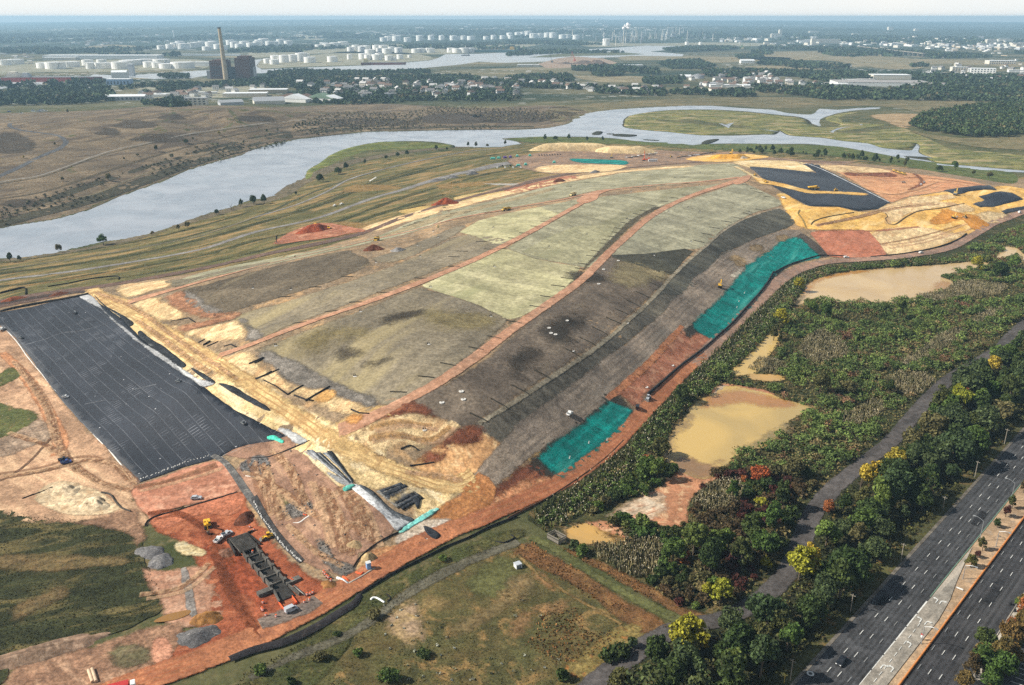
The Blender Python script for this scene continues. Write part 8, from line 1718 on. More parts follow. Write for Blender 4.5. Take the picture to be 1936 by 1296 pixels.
def house(x,y,rz,k,r_,label,group,sc=1.):
 key=(k,r_)
 if key not in HP:
  a=MB(); a. box(-6,6,-4.2,4.2,0,5.6); b=MB(); b. gable(-6.5,6.5,-4.8,4.8,5.6,8.6); c=MB()
  for u in (-3.8,-.6,2.6):
   for s in (-4.24,4.2):c. box(u,u+1.2,s,s+.04,1.0,2.4); c. box(u,u+1.2,s,s+.04,3.6,4.9)
  ch_=MB(); ch_. box(2,2.9,-.4,.4,7.4,9.6)
  os_=[a. build('wall',HW[k]),b. build('roof',RO[r_]),c. build('windows',WIN),ch_. build('chimney',RO[1])]
  HP[key]=[o. data for o in os_];[bpy. data. objects. remove(o) for o in os_]
 t=empty('house',(x,y,float(Hh(x,y))),rz,label,'house',group); t. scale=(sc,)*3
 ob=[]
 for d,n in zip(HP[key],('wall','roof','windows','chimney')):
  o=bpy. data. objects. new(n,d); COL. objects. link(o); o. parent=t if n != 'chimney' else ob[1]; ob. append(o)
HZN={'in the village among the dark trees across the river':[T2((340,620),(420,640),(520,655),(535,670),(610,640),(625,660),(640,690),(600,700),(730,640),(735,660),(800,620),(820,600),(840,625),(850,640),(880,635),(860,610),(940,640),(950,595),(975,600),(980,620),(815,700),(820,715),(1000,700),(1350,655),(1370,660),(1340,700),(1350,715),(1420,640),(1440,650),(1460,635),(1480,650),(1500,640),(1400,690),(1290,690),(1240,680),(1180,690),(1590,640),(1600,650),(1650,640),(1670,650),(1690,660),(1720,655),(1740,660),(1760,590),(1690,590),(1520,620),(1800,690),(1900,660),(1920,705),(1860,600))],'in the rows right of the village':[T3((60,700),(75,620),(100,610),(180,625),(250,615),(270,625),(340,615),(350,640),(380,640),(440,650),(460,640),(490,640),(520,640),(550,650),(580,640),(590,660),(610,670),(640,640),(680,670),(760,660),(820,675),(850,680),(870,675),(930,640),(940,680),(985,670),(1020,680),(1080,655),(1100,665),(1120,660),(1000,660),(1310,650),(1410,660))]}
for where,ls in HZN. items():
 for l_ in ls:
  for px,py in l_:
   x,y=P2(px,py); k=random. choices([0,1,2],[6,2,2])[0]; r_=random. randrange(3)
   cw=['white','cream','grey'][k]; HXY. append((x,y)); house(x,y,random. uniform(-.5,.5)+random. choice([0,1.57]),k,r_,f'small {cw} gabled house {where}',f'{cw} houses {where}',random. uniform(1.3,1.9))
for where,poly,n in (('in the village among the dark trees across the river',T2((480,610),(800,590),(1100,620),(1936,600),(1936,700),(1300,705),(900,715),(520,690)),46),('in the tree belt right of the marsh',T4((-500,600),(0,585),(300,590),(430,625),(200,645),(-400,640)),30),('in the trees left of the village',T1((1000,690),(1300,670),(1700,650),(1936,640),(1936,690),(1500,720),(1000,730)),22),('in the trees of the middle plain',T3((1150,560),(1500,540),(1936,545),(1936,600),(1500,610),(1200,600)),22),('among the trees at the far right',T4((1050,540),(1500,480),(1936,470),(1936,600),(1500,600),(1150,600)),24)):
 pw_=px_poly(poly); q_=poisson(pw_,26,len(where)); RNG. shuffle(q_)
 for x,y in q_[:n]:
  k=random. choices([0,1,2],[6,2,1])[0]; cw=['white','cream','grey'][k]; HXY. append((x,y))
  house(x,y,random. uniform(-.5,.5)+random. choice([0,1.57]),k,random. randrange(3),f'small {cw} gabled house {where}',f'{cw} houses {where}',random. uniform(1.2,1.8))
def forest(polys,r,R,Hc,nq,leaf,seed,thr=0.,name='forest',mat=FW,ns=130):
 P_=[poisson(px_poly(p),r,seed+i) for i,p in enumerate(polys)]
 q=np. concatenate([p for p in P_ if len(p)])
 if thr:q=q[vnoise(q[:,0],q[:,1],ns,seed)>thr]
 if name=='forest' and len(q):
  hx=np. array(HXY); k=np. ones(len(q),bool)
  for a in hx:k &= ~((np. abs(q[:,0]-a[0])<13)&(q[:,1]>a[1]-34)&(q[:,1]<a[1]+9))
  q=q[k]
 clump_mass(name,q,R,Hc,mat,nq,leaf,seed)
 return q
forest([[(1722,238),(1740,225),(1790,212),(1850,205),(1936,200),(2080,200),(2080,250),(1936,258),(1860,262),(1800,255),(1750,248)]],8.5,6,13,90,1.5,201,0,'woodland',FW2)
forest([[(-60,190),(0,179),(70,172),(145,168),(205,170),(215,180),(212,192),(150,198),(60,200),(-60,202)],T4((-60,640),(60,640),(200,660),(420,640),(560,660),(760,660),(900,690),(1100,640),(1350,600),(1600,600),(1936,590),(2300,590),(2300,745),(1936,755),(1600,745),(1300,740),(1000,735),(800,735),(500,735),(250,700),(0,680)),T4((0,530),(300,530),(560,540),(800,545),(900,580),(700,600),(500,600),(200,560),(0,560)),T4((1000,545),(1300,560),(1600,570),(1936,560),(2300,560),(2300,600),(1600,610),(1350,600),(1150,590),(1000,570)),T3((0,580),(180,560),(450,560),(480,600),(330,610),(160,610),(0,620)),T3((0,640),(250,650),(500,660),(700,690),(900,700),(1150,710),(1150,670),(950,660),(700,650),(450,640),(200,620)),T3((1150,690),(1400,700),(1560,710),(1560,690),(1300,670)),T3((1560,680),(1700,665),(1790,680),(1800,710),(1640,715)),T3((620,540),(830,530),(840,560),(640,565)),T3((1100,470),(1250,450),(1400,450),(1520,490),(1400,510),(1200,510)),T3((480,500),(700,490),(860,500),(1100,520),(1100,550),(860,530),(640,530),(480,520)),T3((1440,530),(1700,520),(1936,530),(1936,575),(1750,570),(1560,580),(1440,560)),T3((1140,365),(1300,350),(1500,345),(1640,350),(1600,370),(1400,380),(1200,385)),T3((1660,415),(1850,400),(1870,430),(1700,435))],15,9.5,13,26,3.4,210)
forest([T2((100,540),(300,520),(600,525),(900,530),(1200,520),(1290,530),(1290,545),(1000,560),(700,560),(300,560),(100,560)),T2((0,590),(200,560),(500,570),(800,580),(1100,560),(1500,560),(1936,600),(1936,640),(1500,640),(1000,620),(500,640),(200,650),(0,640)),T2((300,650),(700,650),(1000,640),(1400,650),(1936,650),(1936,740),(1500,745),(1200,740),(1000,760),(700,770),(450,760),(340,700)),T1((560,610),(700,590),(790,600),(700,620),(580,630)),T1((870,650),(1100,620),(1300,610),(1500,620),(1720,600),(1936,580),(1936,640),(1700,660),(1500,640),(1250,680),(950,690)),T1((1150,560),(1260,545),(1380,555),(1400,580),(1200,580)),T1((1050,730),(1200,720),(1370,740),(1380,785),(1180,790),(1050,770)),T3((1000,580),(1200,560),(1300,580),(1250,620),(1100,640),(1000,610))],15,7.5,9.5,24,3.0,240,.22)
forest([T3((0,395),(200,375),(400,372),(700,378),(860,388),(700,392),(300,398),(0,415)),T4((-60,380),(80,375),(90,400),(-40,415)),T4((0,450),(200,450),(500,480),(660,490),(640,520),(400,520),(200,490),(0,475)),T4((1000,380),(1250,380),(1500,400),(1700,420),(1500,430),(1280,430),(1100,400)),T4((1100,480),(1180,470),(1250,490),(1120,495)),T4((480,370),(700,380),(860,400),(700,420),(520,410)),T1((0,365),(300,350),(600,370),(880,370),(880,390),(600,390),(300,400),(0,385))],26,14,12,16,5,260,.15)
far_t=forest([T1((0,600),(160,615),(600,605),(640,600),(600,625),(200,640),(0,655)),T2((0,350),(400,352),(470,360),(300,385),(0,392)),T2((1100,330),(1936,318),(1936,330),(1100,345)),T3((0,300),(500,310),(700,330),(500,335),(0,325)),T4((0,345),(700,350),(1000,375),(700,375),(0,365))],30,15,12,14,6,330,.35)
forest([[(-40,100),(300,92),(640,88),(960,86),(1000,96),(640,100),(300,108),(-40,112)],[(1340,92),(1600,96),(1936,100),(2000,118),(1936,124),(1600,106),(1400,104)],[(-40,66),(500,60),(960,58),(1400,62),(1936,76),(1936,90),(1400,74),(960,72),(500,74),(-40,84)]],62,30,13,10,12,270,.5,ns=500)
def block(name,px,py,w,d,h,wall,roof,label,rz=0.,cat='building',gable=False,win=0,mat_extra=None):
 x,y=P2(px,py); t=empty(name,(x,y,float(Hh(x,y))),rz,label,cat)
 m=MB(); m. box(-w/2,w/2,-d/2,d/2,-1,h); m. build('wall',wall,t)
 m=MB()
 if gable:m. gable(-w/2-.5,w/2+.5,-d/2-.5,d/2+.5,h,h+d*.16)
 else:m. box(-w/2-.4,w/2+.4,-d/2-.4,d/2+.4,h,h+.7)
 m. build('roof',roof,t)
 for f in range(win):
  n=max(2,int(w/9))
  for k in range(n):
   m=MB(); z=2+f*h/win; m. box(-w/2+w*(k+.25)/n,-w/2+w*(k+.75)/n,-d/2-.15,-d/2,z,z+h/win*.5); m. build('window',WIN,t)
 return t
GR=plain('metal_roof_grey',(150,152,154),.6,.08); WR=plain('metal_roof_white',(222,224,224),.6,.05); BR=plain('brick_brown',(96,66,58),.85,.15,sc=.1); TNW=plain('tan_wall',(186,170,146),.8,.08); DKW=plain('steel_dark',(72,70,74),.7,.15); BLW=plain('pale_blue_wall',(150,176,206),.6,.08)
LW_=[((620,415),150,'flat'),]
block('warehouse',*T1((760,430))[0],560,90,16,WHT,WR,'very long white warehouse behind the tank farm at left',.0)
block('warehouse',*T1((450,440))[0],150,60,12,HW[1],WR,'shorter white warehouse at the left end of the very long one',.1)
block('warehouse',*T1((1500,410))[0],380,30,8,WHT,WR,'thin white shed roof stretching right of the very long warehouse',-.03)
block('warehouse',*T1((1505,485))[0],90,40,16,WHT,WR,'white shed just left of the brown power station')
block('warehouse',*T1((925,735))[0],95,26,10,HW[2],WR,'pale gabled shed in front of the village trees at left',.12,'shed',True,1)
block('warehouse',*T1((1440,770))[0],48,18,15,HW[1],GR,'pale block with rows of windows at the far edge of the brown hill',.05,'building',False,3)
block('warehouse',*T1((1800,705))[0],110,40,8,HW[1],WR,'flat white roofed shed right of the windowed block',.12)
block('warehouse',*T1((1690,770))[0],50,30,7,HW[2],GR,'grey shed below the flat white roofed shed',.5,'shed',True)
block('warehouse',*T1((880,620))[0],70,30,16,BLW,WR,'pale blue dock building in front of the estuary',0,'building',False,1)
block('warehouse',*T1((885,590))[0],46,34,26,HW[0],WR,'tall white dock store with a sloping roof by the estuary',.2,'building',True)
block('warehouse',*T1((970,560))[0],16,16,40,HW[2],WR,'narrow white silo tower beside the dock store',0,'tower')
block('warehouse',*T1((640,660))[0],120,22,6,HW[1],WR,'low white shed in the trees left of the dock store',.1,'shed')
block('warehouse',*T1((1130,710))[0],60,20,6,HW[0],WR,'white low shed row among parked vehicles below the dock',.15,'shed')
block('warehouse',*T1((1300,700))[0],90,14,5,HW[0],WR,'second white low shed row among parked vehicles',.16,'shed')
block('warehouse',*T1((1460,690))[0],90,14,5,HW[0],WR,'third white low shed row among parked vehicles',.17,'shed')
block('warehouse',*T2((110,680))[0],100,40,9,TNW,WR,'tan walled long shed at the left of the village',.1)
block('warehouse',*T2((110,760))[0],70,50,8,HW[1],GR,'grey roofed shed at the near left of the village',.35,'shed',True)
block('warehouse',*T2((260,745))[0],24,70,8,HW[0],RO[1],'brown gabled long shed in the row of three',1.2,'shed',True)
block('warehouse',*T2((310,748))[0],24,70,8,HW[0],WR,'white gabled long shed in the row of three',1.2,'shed',True)
block('warehouse',*T2((375,742))[0],24,60,8,HW[0],RO[1],'second brown long shed right of the white one',1.2,'shed',True)
block('warehouse',*T2((495,745))[0],30,70,9,HW[0],plain('green_roof',(110,132,110),.7),'green roofed long shed at the near edge of the village',1.2,'shed',True)
block('warehouse',*T2((565,745))[0],30,50,8,HW[0],WR,'white shed right of the green roofed one',1.2,'shed',True)
block('warehouse',*T2((1000,715))[0],30,20,10,HW[2],GR,'grey school like block in a clearing of the village',.1)
block('warehouse',*T2((815,712))[0],34,16,10,HW[0],RO[0],'larger white house with a grey roof at the village front',.1,'building',True,2)
block('warehouse',*T2((720,645))[0],34,18,8,HW[0],GR,'white block with a grey roof in the middle of the village',.1)
block('warehouse',*T4((1880,445))[0],10,10,6,HW[0],WR,'tiny white hut near the right edge of the far plain')
W1=block('distribution_hall',*T4((880,625))[0],270,110,11,WHT,plain('hall_roof',(150,146,142),.8),'huge white walled hall with a grey roof among the trees at right',-.12)
block('distribution_hall',*T4((1230,635))[0],110,60,10,WHT,plain('hall_roof2',(156,150,144),.8),'right wing of the huge white hall, lower and angled',-.3)
block('distribution_hall',*T4((950,580))[0],120,60,14,HW[1],WR,'cream hall with roof plant behind the huge white hall',-.1)
block('distribution_hall',*T4((700,600))[0],120,40,9,WHT,plain('hall_roof3',(150,148,144),.8),'left wing of the huge white hall, bright white wall',-.5)
block('warehouse',*T4((530,632))[0],90,20,6,WHT,WR,'thin white shed left of the huge white hall',-.1,'shed')
block('office_block',*T4((1460,525))[0],60,26,16,HW[1],WR,'cream office block above the trees at right',-.1,'building',False,3)
block('office_block',*T4((1630,545))[0],80,40,20,HW[0],WR,'white office block with a shaded side above the trees at right',-.4,'building',False,3)
block('office_block',*T4((1760,470))[0],110,50,14,HW[1],WR,'cream flat block on the plain at far right',-.1,'building',False,2)
block('office_block',*T4((1890,530))[0],70,16,8,HW[0],WR,'white low row behind trees at the right edge',-.1)
block('office_block',*T4((1220,548))[0],70,14,6,HW[0],WR,'white low shed row in the trees behind the huge hall',-.1)
block('warehouse',*T4((605,492))[0],70,20,6,HW[0],WR,'white shed behind the tree belt on the plain',-.1,'shed')
block('warehouse',*T3((1480,625))[0],60,20,6,HW[0],GR,'white grey roofed shed in the middle distance trees',-.1,'shed',True)
block('warehouse',*T3((1680,640))[0],160,26,7,HW[0],WR,'long white roofed shed row in the middle distance',-.05,'shed')
block('warehouse',*T3((1860,645))[0],110,26,7,HW[0],WR,'second long white shed row in the middle distance',-.08,'shed')
block('warehouse',*T3((1420,680))[0],130,12,4,HW[1],GR,'low long greenhouse like shed near the river marsh',-.06,'shed')
block('warehouse',*T3((1520,672))[0],34,22,8,HW[1],RO[1],'pale barn right of the low long shed',.2,'shed',True)
block('warehouse',*T3((1750,465))[0],60,30,12,HW[0],WR,'bright white building on the plain before the town',0,'building',True)
block('warehouse',*T3((150,490))[0],90,30,8,HW[1],WR,'white flat building on the left of the scrap yard',0)
block('warehouse',*T3((880,490))[0],120,30,7,HW[1],WR,'white flat building right of the scrap yard',0)
x,y=P2(*T3((1388,575))[0]); t=empty('storage_dome',(x,y,float(Hh(x,y))),0,'grey rounded storage dome among the middle distance trees','dome')
m=MB(); m. tube((0,0,0),(0,0,6),22,21,20); m. build('wall',HW[2],t)
m=MB();[m. tube((0,0,6+k*3),(0,0,9+k*3),21*math. cos(k*.5),21*math. cos(min(1.55,k*.5+.5)),20) for k in range(3)]; m. build('roof',plain('dome_grey',(128,130,132),.7),t)
x,y=P2(*T3((1300,572))[0]); t=empty('tent_roof_building',(x,y,float(Hh(x,y))),0,'white tent roofed hall left of the grey dome','tent hall'); m=MB(); m. box(-18,18,-10,10,0,5); m. build('wall',WHT,t); m=MB(); m. gable(-19,19,-11,11,5,11); m. build('roof',WR,t)
x,y=P2(430,149)
t=empty('power_station',(x,y,float(Hh(x,y))),0,'dark brown brick power station with a tall pale chimney by the estuary','power station')
def pxm(px_,z=0):return (px_-430)*math. hypot(y,CAMZ)/F0*1.0
K=y/F0*1.02
m=MB(); m. box((404-430)*K,(429-430)*K,-20,60,-1,(148-118)*K*1.02); m. box((408-430)*K,(426-430)*K,-5,50,(148-118)*K,(148-116)*K); bl=m. build('boiler_house',BR,t)
m=MB(); m. box((447-430)*K,(473-430)*K,-10,60,-1,(147-112)*K); m. box((451-430)*K,(470-430)*K,0,50,(147-112)*K,(147-109)*K); m. build('boiler_house',BR,t)
m=MB(); m. box((428-430)*K,(448-430)*K,0,50,-1,(147-128)*K); m. build('turbine_hall',DKW,t)
m=MB(); m. box((396-430)*K,(405-430)*K,-10,30,-1,(148-134)*K); m. build('side_shed',GR,t)
m=MB(); m. tube(((432.5-430)*K,-30,-1),((430.2-430)*K,-30,(148-64)*K),8.6,5.0,20); cm=m. build('chimney',plain('chimney_concrete',(176,160,134),.85,.1,sc=.03),t)
m=MB(); m. tube(((430.2-430)*K,-30,(148-64)*K),((430.1-430)*K,-30,(148-62)*K),5.6,5.6,20); m. build('cap',DKW,cm)
m=MB(); m. tube(((480-430)*K,0,-1),((480-430)*K,0,(147-127)*K),6,5,14); m. build('stack',HW[2],t)
for k in range(5):
 for f in range(4):
  m=MB(); m. box((406+k*4.4-430)*K,(408.4+k*4.4-430)*K,-20.4,-20,8+f*9,13+f*9); m. build('window',WIN,bl)
def ship(px,py,L,hull,label,deck=WHT,rz=0.,h=9,tower_at=.8):
 x,y=P2(px,py); t=empty('cargo_ship',(x,y,float(Hh(x,y))+.3),rz,label,'ship')
 m=MB(); B=L*.07; m. prism([(-L/2,-B),(L*.4,-B),(L/2,0),(L*.4,B),(-L/2,B)],-.5,h); m. build('hull',hull,t)
 m=MB(); m. prism([(-L/2+2,-B+1),(L*.4-1,-B+1),(L/2-3,0),(L*.4-1,B-1),(-L/2+2,B-1)],h,h+.8); m. build('deck',GREYP,t)
 m=MB(); a=-L/2+L*.06 if tower_at<.5 else L*.3; m. box(a,a+L*.1,-B*.8,B*.8,h,h+13); m. box(a+1,a+L*.08,-B*.6,B*.6,h+13,h+17); m. build('bridge',deck,t)
 for k in range(4):
  m=MB(); u=-L*.25+k*L*.13; m. tube((u,0,h),(u,0,h+10),.8,.5,6); m. bar((u,0,h+9),(u+L*.05,0,h+5),.8,.8); m. build('crane',deck,t)
RH=plain('hull_red',(158,66,60),.7,.1);
ship(*T1((395,598))[0],305,RH,'long red hulled tanker moored at the left of the estuary',HW[1],.06,13,.2)
ship(*T1((40,600))[0],200,plain('hull_dark',(70,74,88),.7),'dark hulled ship at the left edge of the estuary',HW[2],.02,10)
ship(*T2((950,476))[0],190,plain('hull_rust',(126,72,64),.7),'rust coloured barge moored below the tank peninsula',plain('sandy_deck',(206,190,140),.7),.1,9,.2)
ship(*T2((1780,386))[0],250,plain('hull_teal',(70,110,112),.7),'teal and red tanker moored further up the estuary',plain('deck_yellow',(206,170,90),.7),.02,14)
ship(*T2((1550,410))[0],46,DKW,'small dark tug in the middle of the estuary',GREYP,0,4)
TK=plain('tank_white',(236,234,228),.6,.04); TKR=plain('tank_roof',(206,206,204),.6,.05)
TPK={}
def tank(px,py,r,h,label,group):
 x,y=P2(px,py); key=0
 if not TPK:
  a=MB(); a. tube((0,0,0),(0,0,1),1,1,24,False); b=MB(); b. tube((0,0,1),(0,0,1.06),1,.25,24); c=MB(); c. bar((1.0,-.05,0),(1.02,.25,1),.04,.04)
  for n,mm,q in (('shell',TK,a),('roof',TKR,b),('stair',GREYP,c)):o=q. build(n,mm); TPK[n]=o. data; bpy. data. objects. remove(o)
 t=empty('storage_tank',(x,y,float(Hh(x,y))),random. uniform(0,6),label,'storage tank',group); t. scale=(r,r,h)
 for n,d in TPK. items():o=bpy. data. objects. new(n,d); COL. objects. link(o); o. parent=t
def tanks(Tz,items,label):
 for px,py,w,h in items:
  q=Tz((px,py))[0]; x,y=P2(*q); sl_=math. hypot(x,y,CAMZ); k=sl_/F0/3.872
  tank(*q,w*k/2,max(8,h*k*1.0),label,label)
tanks(T1,[(40,478,70,30),(120,470,90,28),(330,500,95,32),(410,505,120,40),(525,492,100,32),(645,480,70,34),(668,505,64,38),(730,505,60,36),(745,468,60,26),(785,500,60,34),(885,505,110,42),(930,485,90,34),(965,475,120,30),(1065,470,110,30),(1095,495,76,36),(1150,498,60,34),(1185,470,110,30),(1225,502,100,30),(1340,500,150,38)],'white oil tank in the left tank farm behind the estuary')
tanks(T1,[(1180,362,50,24),(1250,360,60,30),(1290,350,70,30),(1345,360,80,34),(1410,350,60,30),(1450,345,60,30),(1515,370,60,24),(1545,355,70,40),(1600,360,60,30),(1640,365,50,24),(1720,350,60,36),(1755,358,60,30),(1790,345,60,36),(1845,350,70,30),(1900,335,60,36),(1560,335,60,28),(1690,330,60,30),(1320,330,60,22),(1480,330,50,22)],'white oil tank in the farthest tank farm above the power station')
tanks(T2,[(30,345,60,36),(75,330,70,40),(120,345,60,36),(200,330,60,36),(255,335,60,30),(160,340,40,30)],'white oil tank at the right end of the farthest tank farm')
tanks(T2,[(480,358,60,26),(540,352,70,28),(600,350,80,32),(655,345,70,34),(515,340,60,24)],'white oil tank in the short row behind the tank peninsula')
tanks(T2,[(710,378,50,28),(750,365,60,30),(790,380,56,34),(830,370,50,30),(850,398,70,30),(900,365,60,30),(945,370,56,32),(975,395,66,34),(1010,380,50,32),(1060,388,56,34),(800,360,50,24),(915,380,40,24)],'white oil tank in the upper cluster of the tank peninsula')
tanks(T2,[(100,465,50,30),(150,472,60,30),(160,455,66,42),(222,458,66,46),(285,452,64,44),(350,448,80,52),(410,460,80,36),(385,440,50,40)],'white oil tank at the left point of the tank peninsula')
tanks(T2,[(575,455,70,36),(702,436,36,32),(800,436,60,38),(835,440,50,34),(900,440,70,36),(920,425,60,32),(988,444,54,32),(1030,444,30,24),(1070,434,46,30),(1140,424,28,18)],'white oil tank along the river front of the tank peninsula')
tanks(T2,[(1185,388,60,26),(1225,386,60,28),(1290,386,66,28),(1445,386,60,30),(1490,388,70,28),(1540,388,70,32),(1590,386,60,30)],'white oil tank in the thin row right of the tank peninsula')
tanks(T2,[(950,305,50,26),(990,300,60,30),(1045,302,60,34),(1125,308,50,28),(1215,300,50,34),(1298,298,44,32),(1375,295,40,30),(1460,296,50,30),(1490,296,40,22),(1535,292,40,26),(1590,295,56,26),(1700,292,40,22),(1755,290,40,28),(1820,288,40,24),(1870,270,40,26),(1880,285,34,22),(1930,270,40,28)],'white oil tank in the distant line beyond the tank peninsula')
tanks(T3,[(15,275,40,26),(75,270,40,24),(110,265,44,26),(150,270,50,36),(190,280,60,30),(235,280,50,30),(290,275,50,30),(330,278,50,34),(400,285,50,26),(440,280,40,24),(500,290,50,28),(720,335,50,44),(1310,330,26,20),(1410,330,24,18)],'white oil tank at the left of the refinery')
x0,y0=P2(*T3((880,330))[0])
for k in range(64):
 px=random. choice([random. gauss(860,70),random. uniform(540,1500),random. gauss(1180,90)]); py=325+random. uniform(-70,6)-(0 if 690<px<1000 else 25)
 q=T3((px,py))[0]; x,y=P2(*q); kk=math. hypot(x,y)/F0
 hgt=random. uniform(4,13)*kk*(1.5 if random. random()<.25 else 1); w=random. uniform(.6,3.2)*kk
 t=empty('refinery_unit',(x,y,float(Hh(x,y))),0,'pale refinery tower or frame among pipes across the estuary','refinery unit','refinery towers across the estuary')
 a=MB()
 if k%3==0:a. tube((0,0,0),(0,0,hgt*1.4),w*.35,w*.25,8); a. tube((0,0,hgt*.7),(0,0,hgt*.74),w*.6,w*.6,8)
 else:
  a. box(-w,w,-w*.6,w*.6,0,hgt*.35);[a. bar((u*w,0,0),(u*w,0,hgt),w*.12,w*.12) for u in (-.8,0,.8)]; a. bar((-w*.9,0,hgt*.9),(w*.9,0,hgt*.9),w*.15,w*.2); a. tube((w*.3,0,0),(w*.3,0,hgt*.8),w*.25,w*.25,8)
 a. build('frame',random. choice([HW[2],HW[1],GREYP,GR]),t)
 if k%2==0:b=MB(); b. tube((-w*.4,0,0),(-w*.4,0,hgt*1.15),w*.2,w*.15,8); b. build('column',HW[0],t)
for px,py,h,lb in ((790,340,72,'slim pale chimney left of the steam plume'),(845,340,108,'slim chimney under the white steam plume'),(862,340,110,'second chimney under the white steam plume'),(1312,300,64,'pale chimney at the right of the refinery'),(765,300,58,'grey chimney behind the left refinery block'),(475,260,40,'small pale chimney at the left end of the refinery'),(1500,300,46,'small chimney right of the refinery'),(1130,290,60,'grey chimney in the middle of the refinery')):
 x,y=P2(*T3((px,py))[0]); kk=math. hypot(x,y)/F0/3.872; m=MB(); m. tube((0,0,0),(0,0,h*kk),5*kk*.6,3*kk*.6,10); o=m. build('chimney',HW[1]); o. location=(x,y,float(Hh(x,y))); tag(o,lb,'chimney')
x,y=P2(*T3((858,340))[0]); kk=math. hypot(x,y)/F0/3.872
rng=np. random. default_rng(5); V=[]; F=[]
for k in range(16):
 c=Vector((rng. uniform(-16,24),rng. uniform(-6,6),112+rng. uniform(0,34)))*kk; c. x +=(c. z/kk-112)*.35*kk; r=rng. uniform(5,11)*kk; n0=len(V)
 for i in range(7):
  for j in range(10):
   a,b=math. pi*i/6,2*math. pi*j/10; w=1+.15*math. sin(3*b+k)*math. sin(2*a)
   V. append((c. x+r*w*math. sin(a)*math. cos(b),c. y+r*w*math. sin(a)*math. sin(b),c. z+r*w*math. cos(a)))
 for i in range(6):
  for j in range(10):F. append((n0+i*10+j,n0+(i+1)*10+j,n0+(i+1)*10+(j+1)%10,n0+i*10+(j+1)%10))
o=mesh_np('steam_plume',np. array(V),np. array(F),plain('steam_white',(240,236,234),1,.02),smooth=True); o. location=(x,y,float(Hh(x,y))); o['kind']='stuff'
for (px,py,r,h),lb in (((560,470,60,16),'large brown scrap heap in the scrap yard'),((650,472,50,18),'second brown scrap heap in the scrap yard'),((420,470,40,9),'grey scrap heap at the left of the scrap yard'),((720,478,30,8),'small scrap heap at the right of the scrap yard')):
 q=T3((px,py))[0]; heap('scrap_heap',q[0],q[1],r,r*.5,h,soil('scrap',(120,98,82),(96,84,76),30,bump=0),lb,'scrap heap')
sheet('yard',T3((220,470),(360,430),(480,415),(700,430),(800,460),(760,490),(600,490),(400,500),(280,500)),soil('scrap_ground',(160,140,118),(140,120,104),40,bump=0),2,False,step=40)
for (px,py),lb in (((325,460),'thin scrap yard crane at left'),((490,450),'yellow scrap yard crane in the middle')):
 x,y=P2(*T3((px,py))[0]); m=MB(); m. box(-5,5,-4,4,0,8); m. bar((0,0,8),(-14,0,42),2,2); m. bar((-14,0,42),(-18,0,20),.8,.8); o=m. build('crane',ORG if px>400 else GREYP); o. location=(x,y,float(Hh(x,y))); tag(o,lb,'crane')
va,vb=P2(*T4((720,362))[0]),P2(*T4((1205,420))[0]); t=empty('viaduct',(va[0],va[1],3.0),math. atan2(vb[1]-va[1],vb[0]-va[0]),'long pale viaduct crossing the far plain at right','viaduct'); Lv=math. hypot(vb[0]-va[0],vb[1]-va[1])
m=MB(); m. box(0,Lv,-9,9,16,19); m. box(0,Lv,-9,-8.5,19,20.2); m. build('deck',CONC,t)
m=MB();[m. box(u,u+4,-6,6,-1,16) for u in np. arange(20,Lv,70)]; m. build('pier',CONC,t)
for k in range(270):
 u=random. random(); px=1436*3.872*0+random. choice([random. uniform(-350,1000),random. uniform(900,1936),random. uniform(1200,2000)]); py=random. gauss(312,22)+max(0,px-1000)*.04
 if px<0:py=random. gauss(290,12)
 q=T4((px,py))[0]; x,y=P2(*q); kk=math. hypot(x,y)/F0/3.872
 w,d,h=random. uniform(10,44)*kk,random. uniform(14,60)*kk,random. choice([5,7,9,12,16])*kk
 c=random. choice([0,0,1,1,2,3]); mt=(HW+[TNW])[c]
 m=MB(); m. box(-w/2,w/2,-d/2,d/2,-2,h*.8); t=empty('town_building',(x,y,float(Hh(x,y))),random. uniform(-.3,.3),['white','cream','grey','tan'][c]+' block in the hazy town on the right horizon plain','building',['white','cream','grey','tan'][c]+' blocks of the hazy town'); m. build('wall',mt,t)
 m=MB(); m. box(-w*.4,w*.4,-d*.4,d*.4,h*.8,h*.95); m. build('roof',random. choice(RO+[WR]),t)
for (px,py,w,h),lb in (((148,272,18,44),'tall pale tower with a stepped base in the far town'),((115,275,60,22),'wide cream block left of the tall pale tower'),((955,222,30,18),'lone white block high on the far wooded plain'),((1145,228,24,12),'small pale block right of the lone white one'),((395,240,60,8),'thin white roof high on the wooded plain'),((390,335,30,44),'pale silo like block in front of the far town'),((480,320,190,26),'long pale industrial hall in front of the far town'),((1690,325,60,28),'cream high block at the right of the far town'),((1790,315,90,22),'long cream block at the far right of the town'),((1890,340,80,18),'white block at the right edge of the town')):
 q=T4((px,py))[0]; x,y=P2(*q); kk=math. hypot(x,y)/F0/3.872; t=empty('town_building',(x,y,float(Hh(x,y))),0,lb,'building')
 m=MB(); m. box(-w/2*kk,w/2*kk,-14*kk,14*kk,-2,h*kk); m. build('wall',HW[1],t); m=MB(); m. box(-w*.35*kk,w*.35*kk,-9*kk,9*kk,h*kk,h*kk+3*kk); m. build('roof',GR,t)
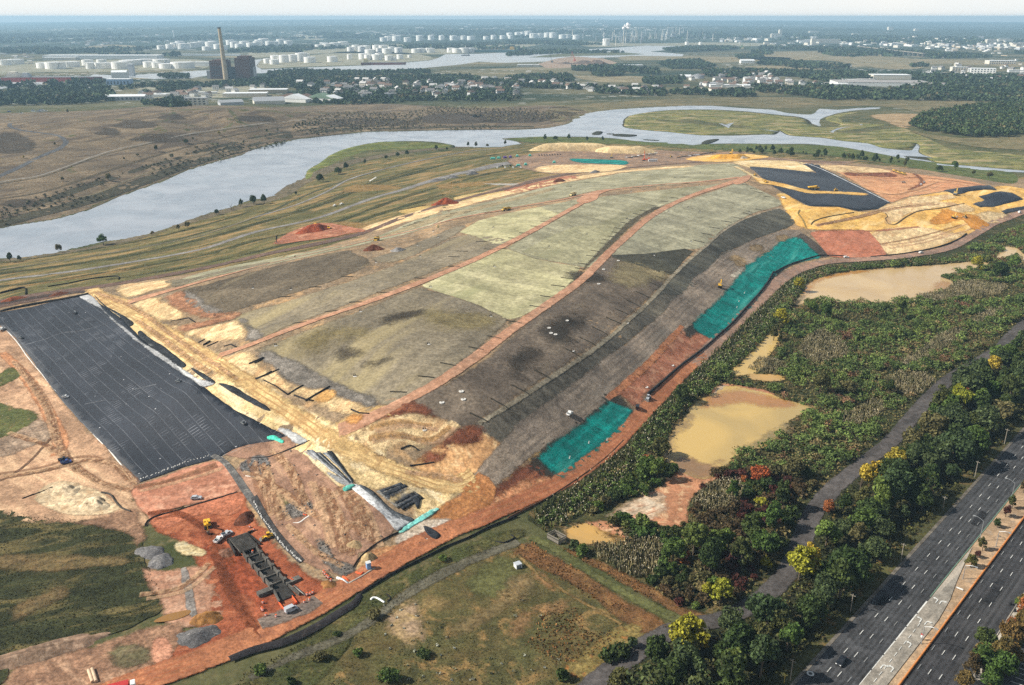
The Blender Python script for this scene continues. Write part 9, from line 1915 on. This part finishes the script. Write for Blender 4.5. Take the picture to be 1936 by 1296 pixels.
for k in range(190):
 Tz,lo,hi,yy,g=random. choice([(T1,0,900,320,'left'),(T1,1000,1936,290,'left'),(T2,0,900,262,'middle'),(T2,1000,1936,240,'middle'),(T3,0,1000,200,'middle'),(T1,0,250,420,'left')])
 q=Tz((random. uniform(lo,hi),yy+random. gauss(0,26)))[0]; x,y=P2(*q); kk=math. hypot(x,y)/F0/3.872; w=random. uniform(8,34)*kk; h=random. uniform(4,8)*kk
 t=empty('far_shed',(x,y,float(Hh(x,y))),random. uniform(-.2,.2),f'pale shed scattered over the {g} of the far wooded plain','shed',f'pale sheds on the {g} far plain'); m=MB(); m. box(-w/2,w/2,-w*.5,w*.5,-2,h*.7); m. build('wall',random. choice(HW),t); m=MB(); m. gable(-w*.52,w*.52,-w*.52,w*.52,h*.7,h); m. build('roof',random. choice(RO),t)
x,y=P2(*T1((1276,280))[0]); kk=math. hypot(x,y)/F0/3.872; m=MB(); m. tube((0,0,0),(0,0,34*kk),2.5*kk,2.5*kk,10); m. tube((0,0,34*kk),(0,0,46*kk),6*kk,5*kk,10); o=m. build('water_tower',HW[0]); o. location=(x,y,float(Hh(x,y))); tag(o,'thin white water tower on the far left plain','water tower')
for k in range(44):
 q=random. choice([T1((random. uniform(0,160),random. uniform(815,840)))[0],T1((random. uniform(240,340),random. uniform(808,822)))[0],T1((random. uniform(1080,1560),700+random. uniform(-8,26)))[0],T1((random. uniform(1560,1900),690-random. uniform(0,40)))[0]])
 if k<12:q=T4((random. uniform(1640,1720),random. uniform(455,480)))[0]
 x,y=P2(*q); c=random. choice([0,0,1,2]); t=empty('parked_car',(x,y,float(Hh(x,y))),random. uniform(0,.3),['white','grey','blue'][c]+(' vehicle parked on the plain before the far town' if k<12 else ' vehicle parked in the lots before the estuary docks'),'parked car',['white','grey','blue'][c]+(' cars on the far plain' if k<12 else ' cars in the dock lots')); t. scale=(1.6,1.6,1.6)
 m=MB(); m. box(-2.2,2.2,-.9,.9,.3,1.0,.1,.05); m. build('body',[WHT,SILV,BLUE][c],t); m=MB(); m. box(-1.3,1.0,-.8,.8,1.0,1.6,.3,.1); m. build('cabin',GLS,t)
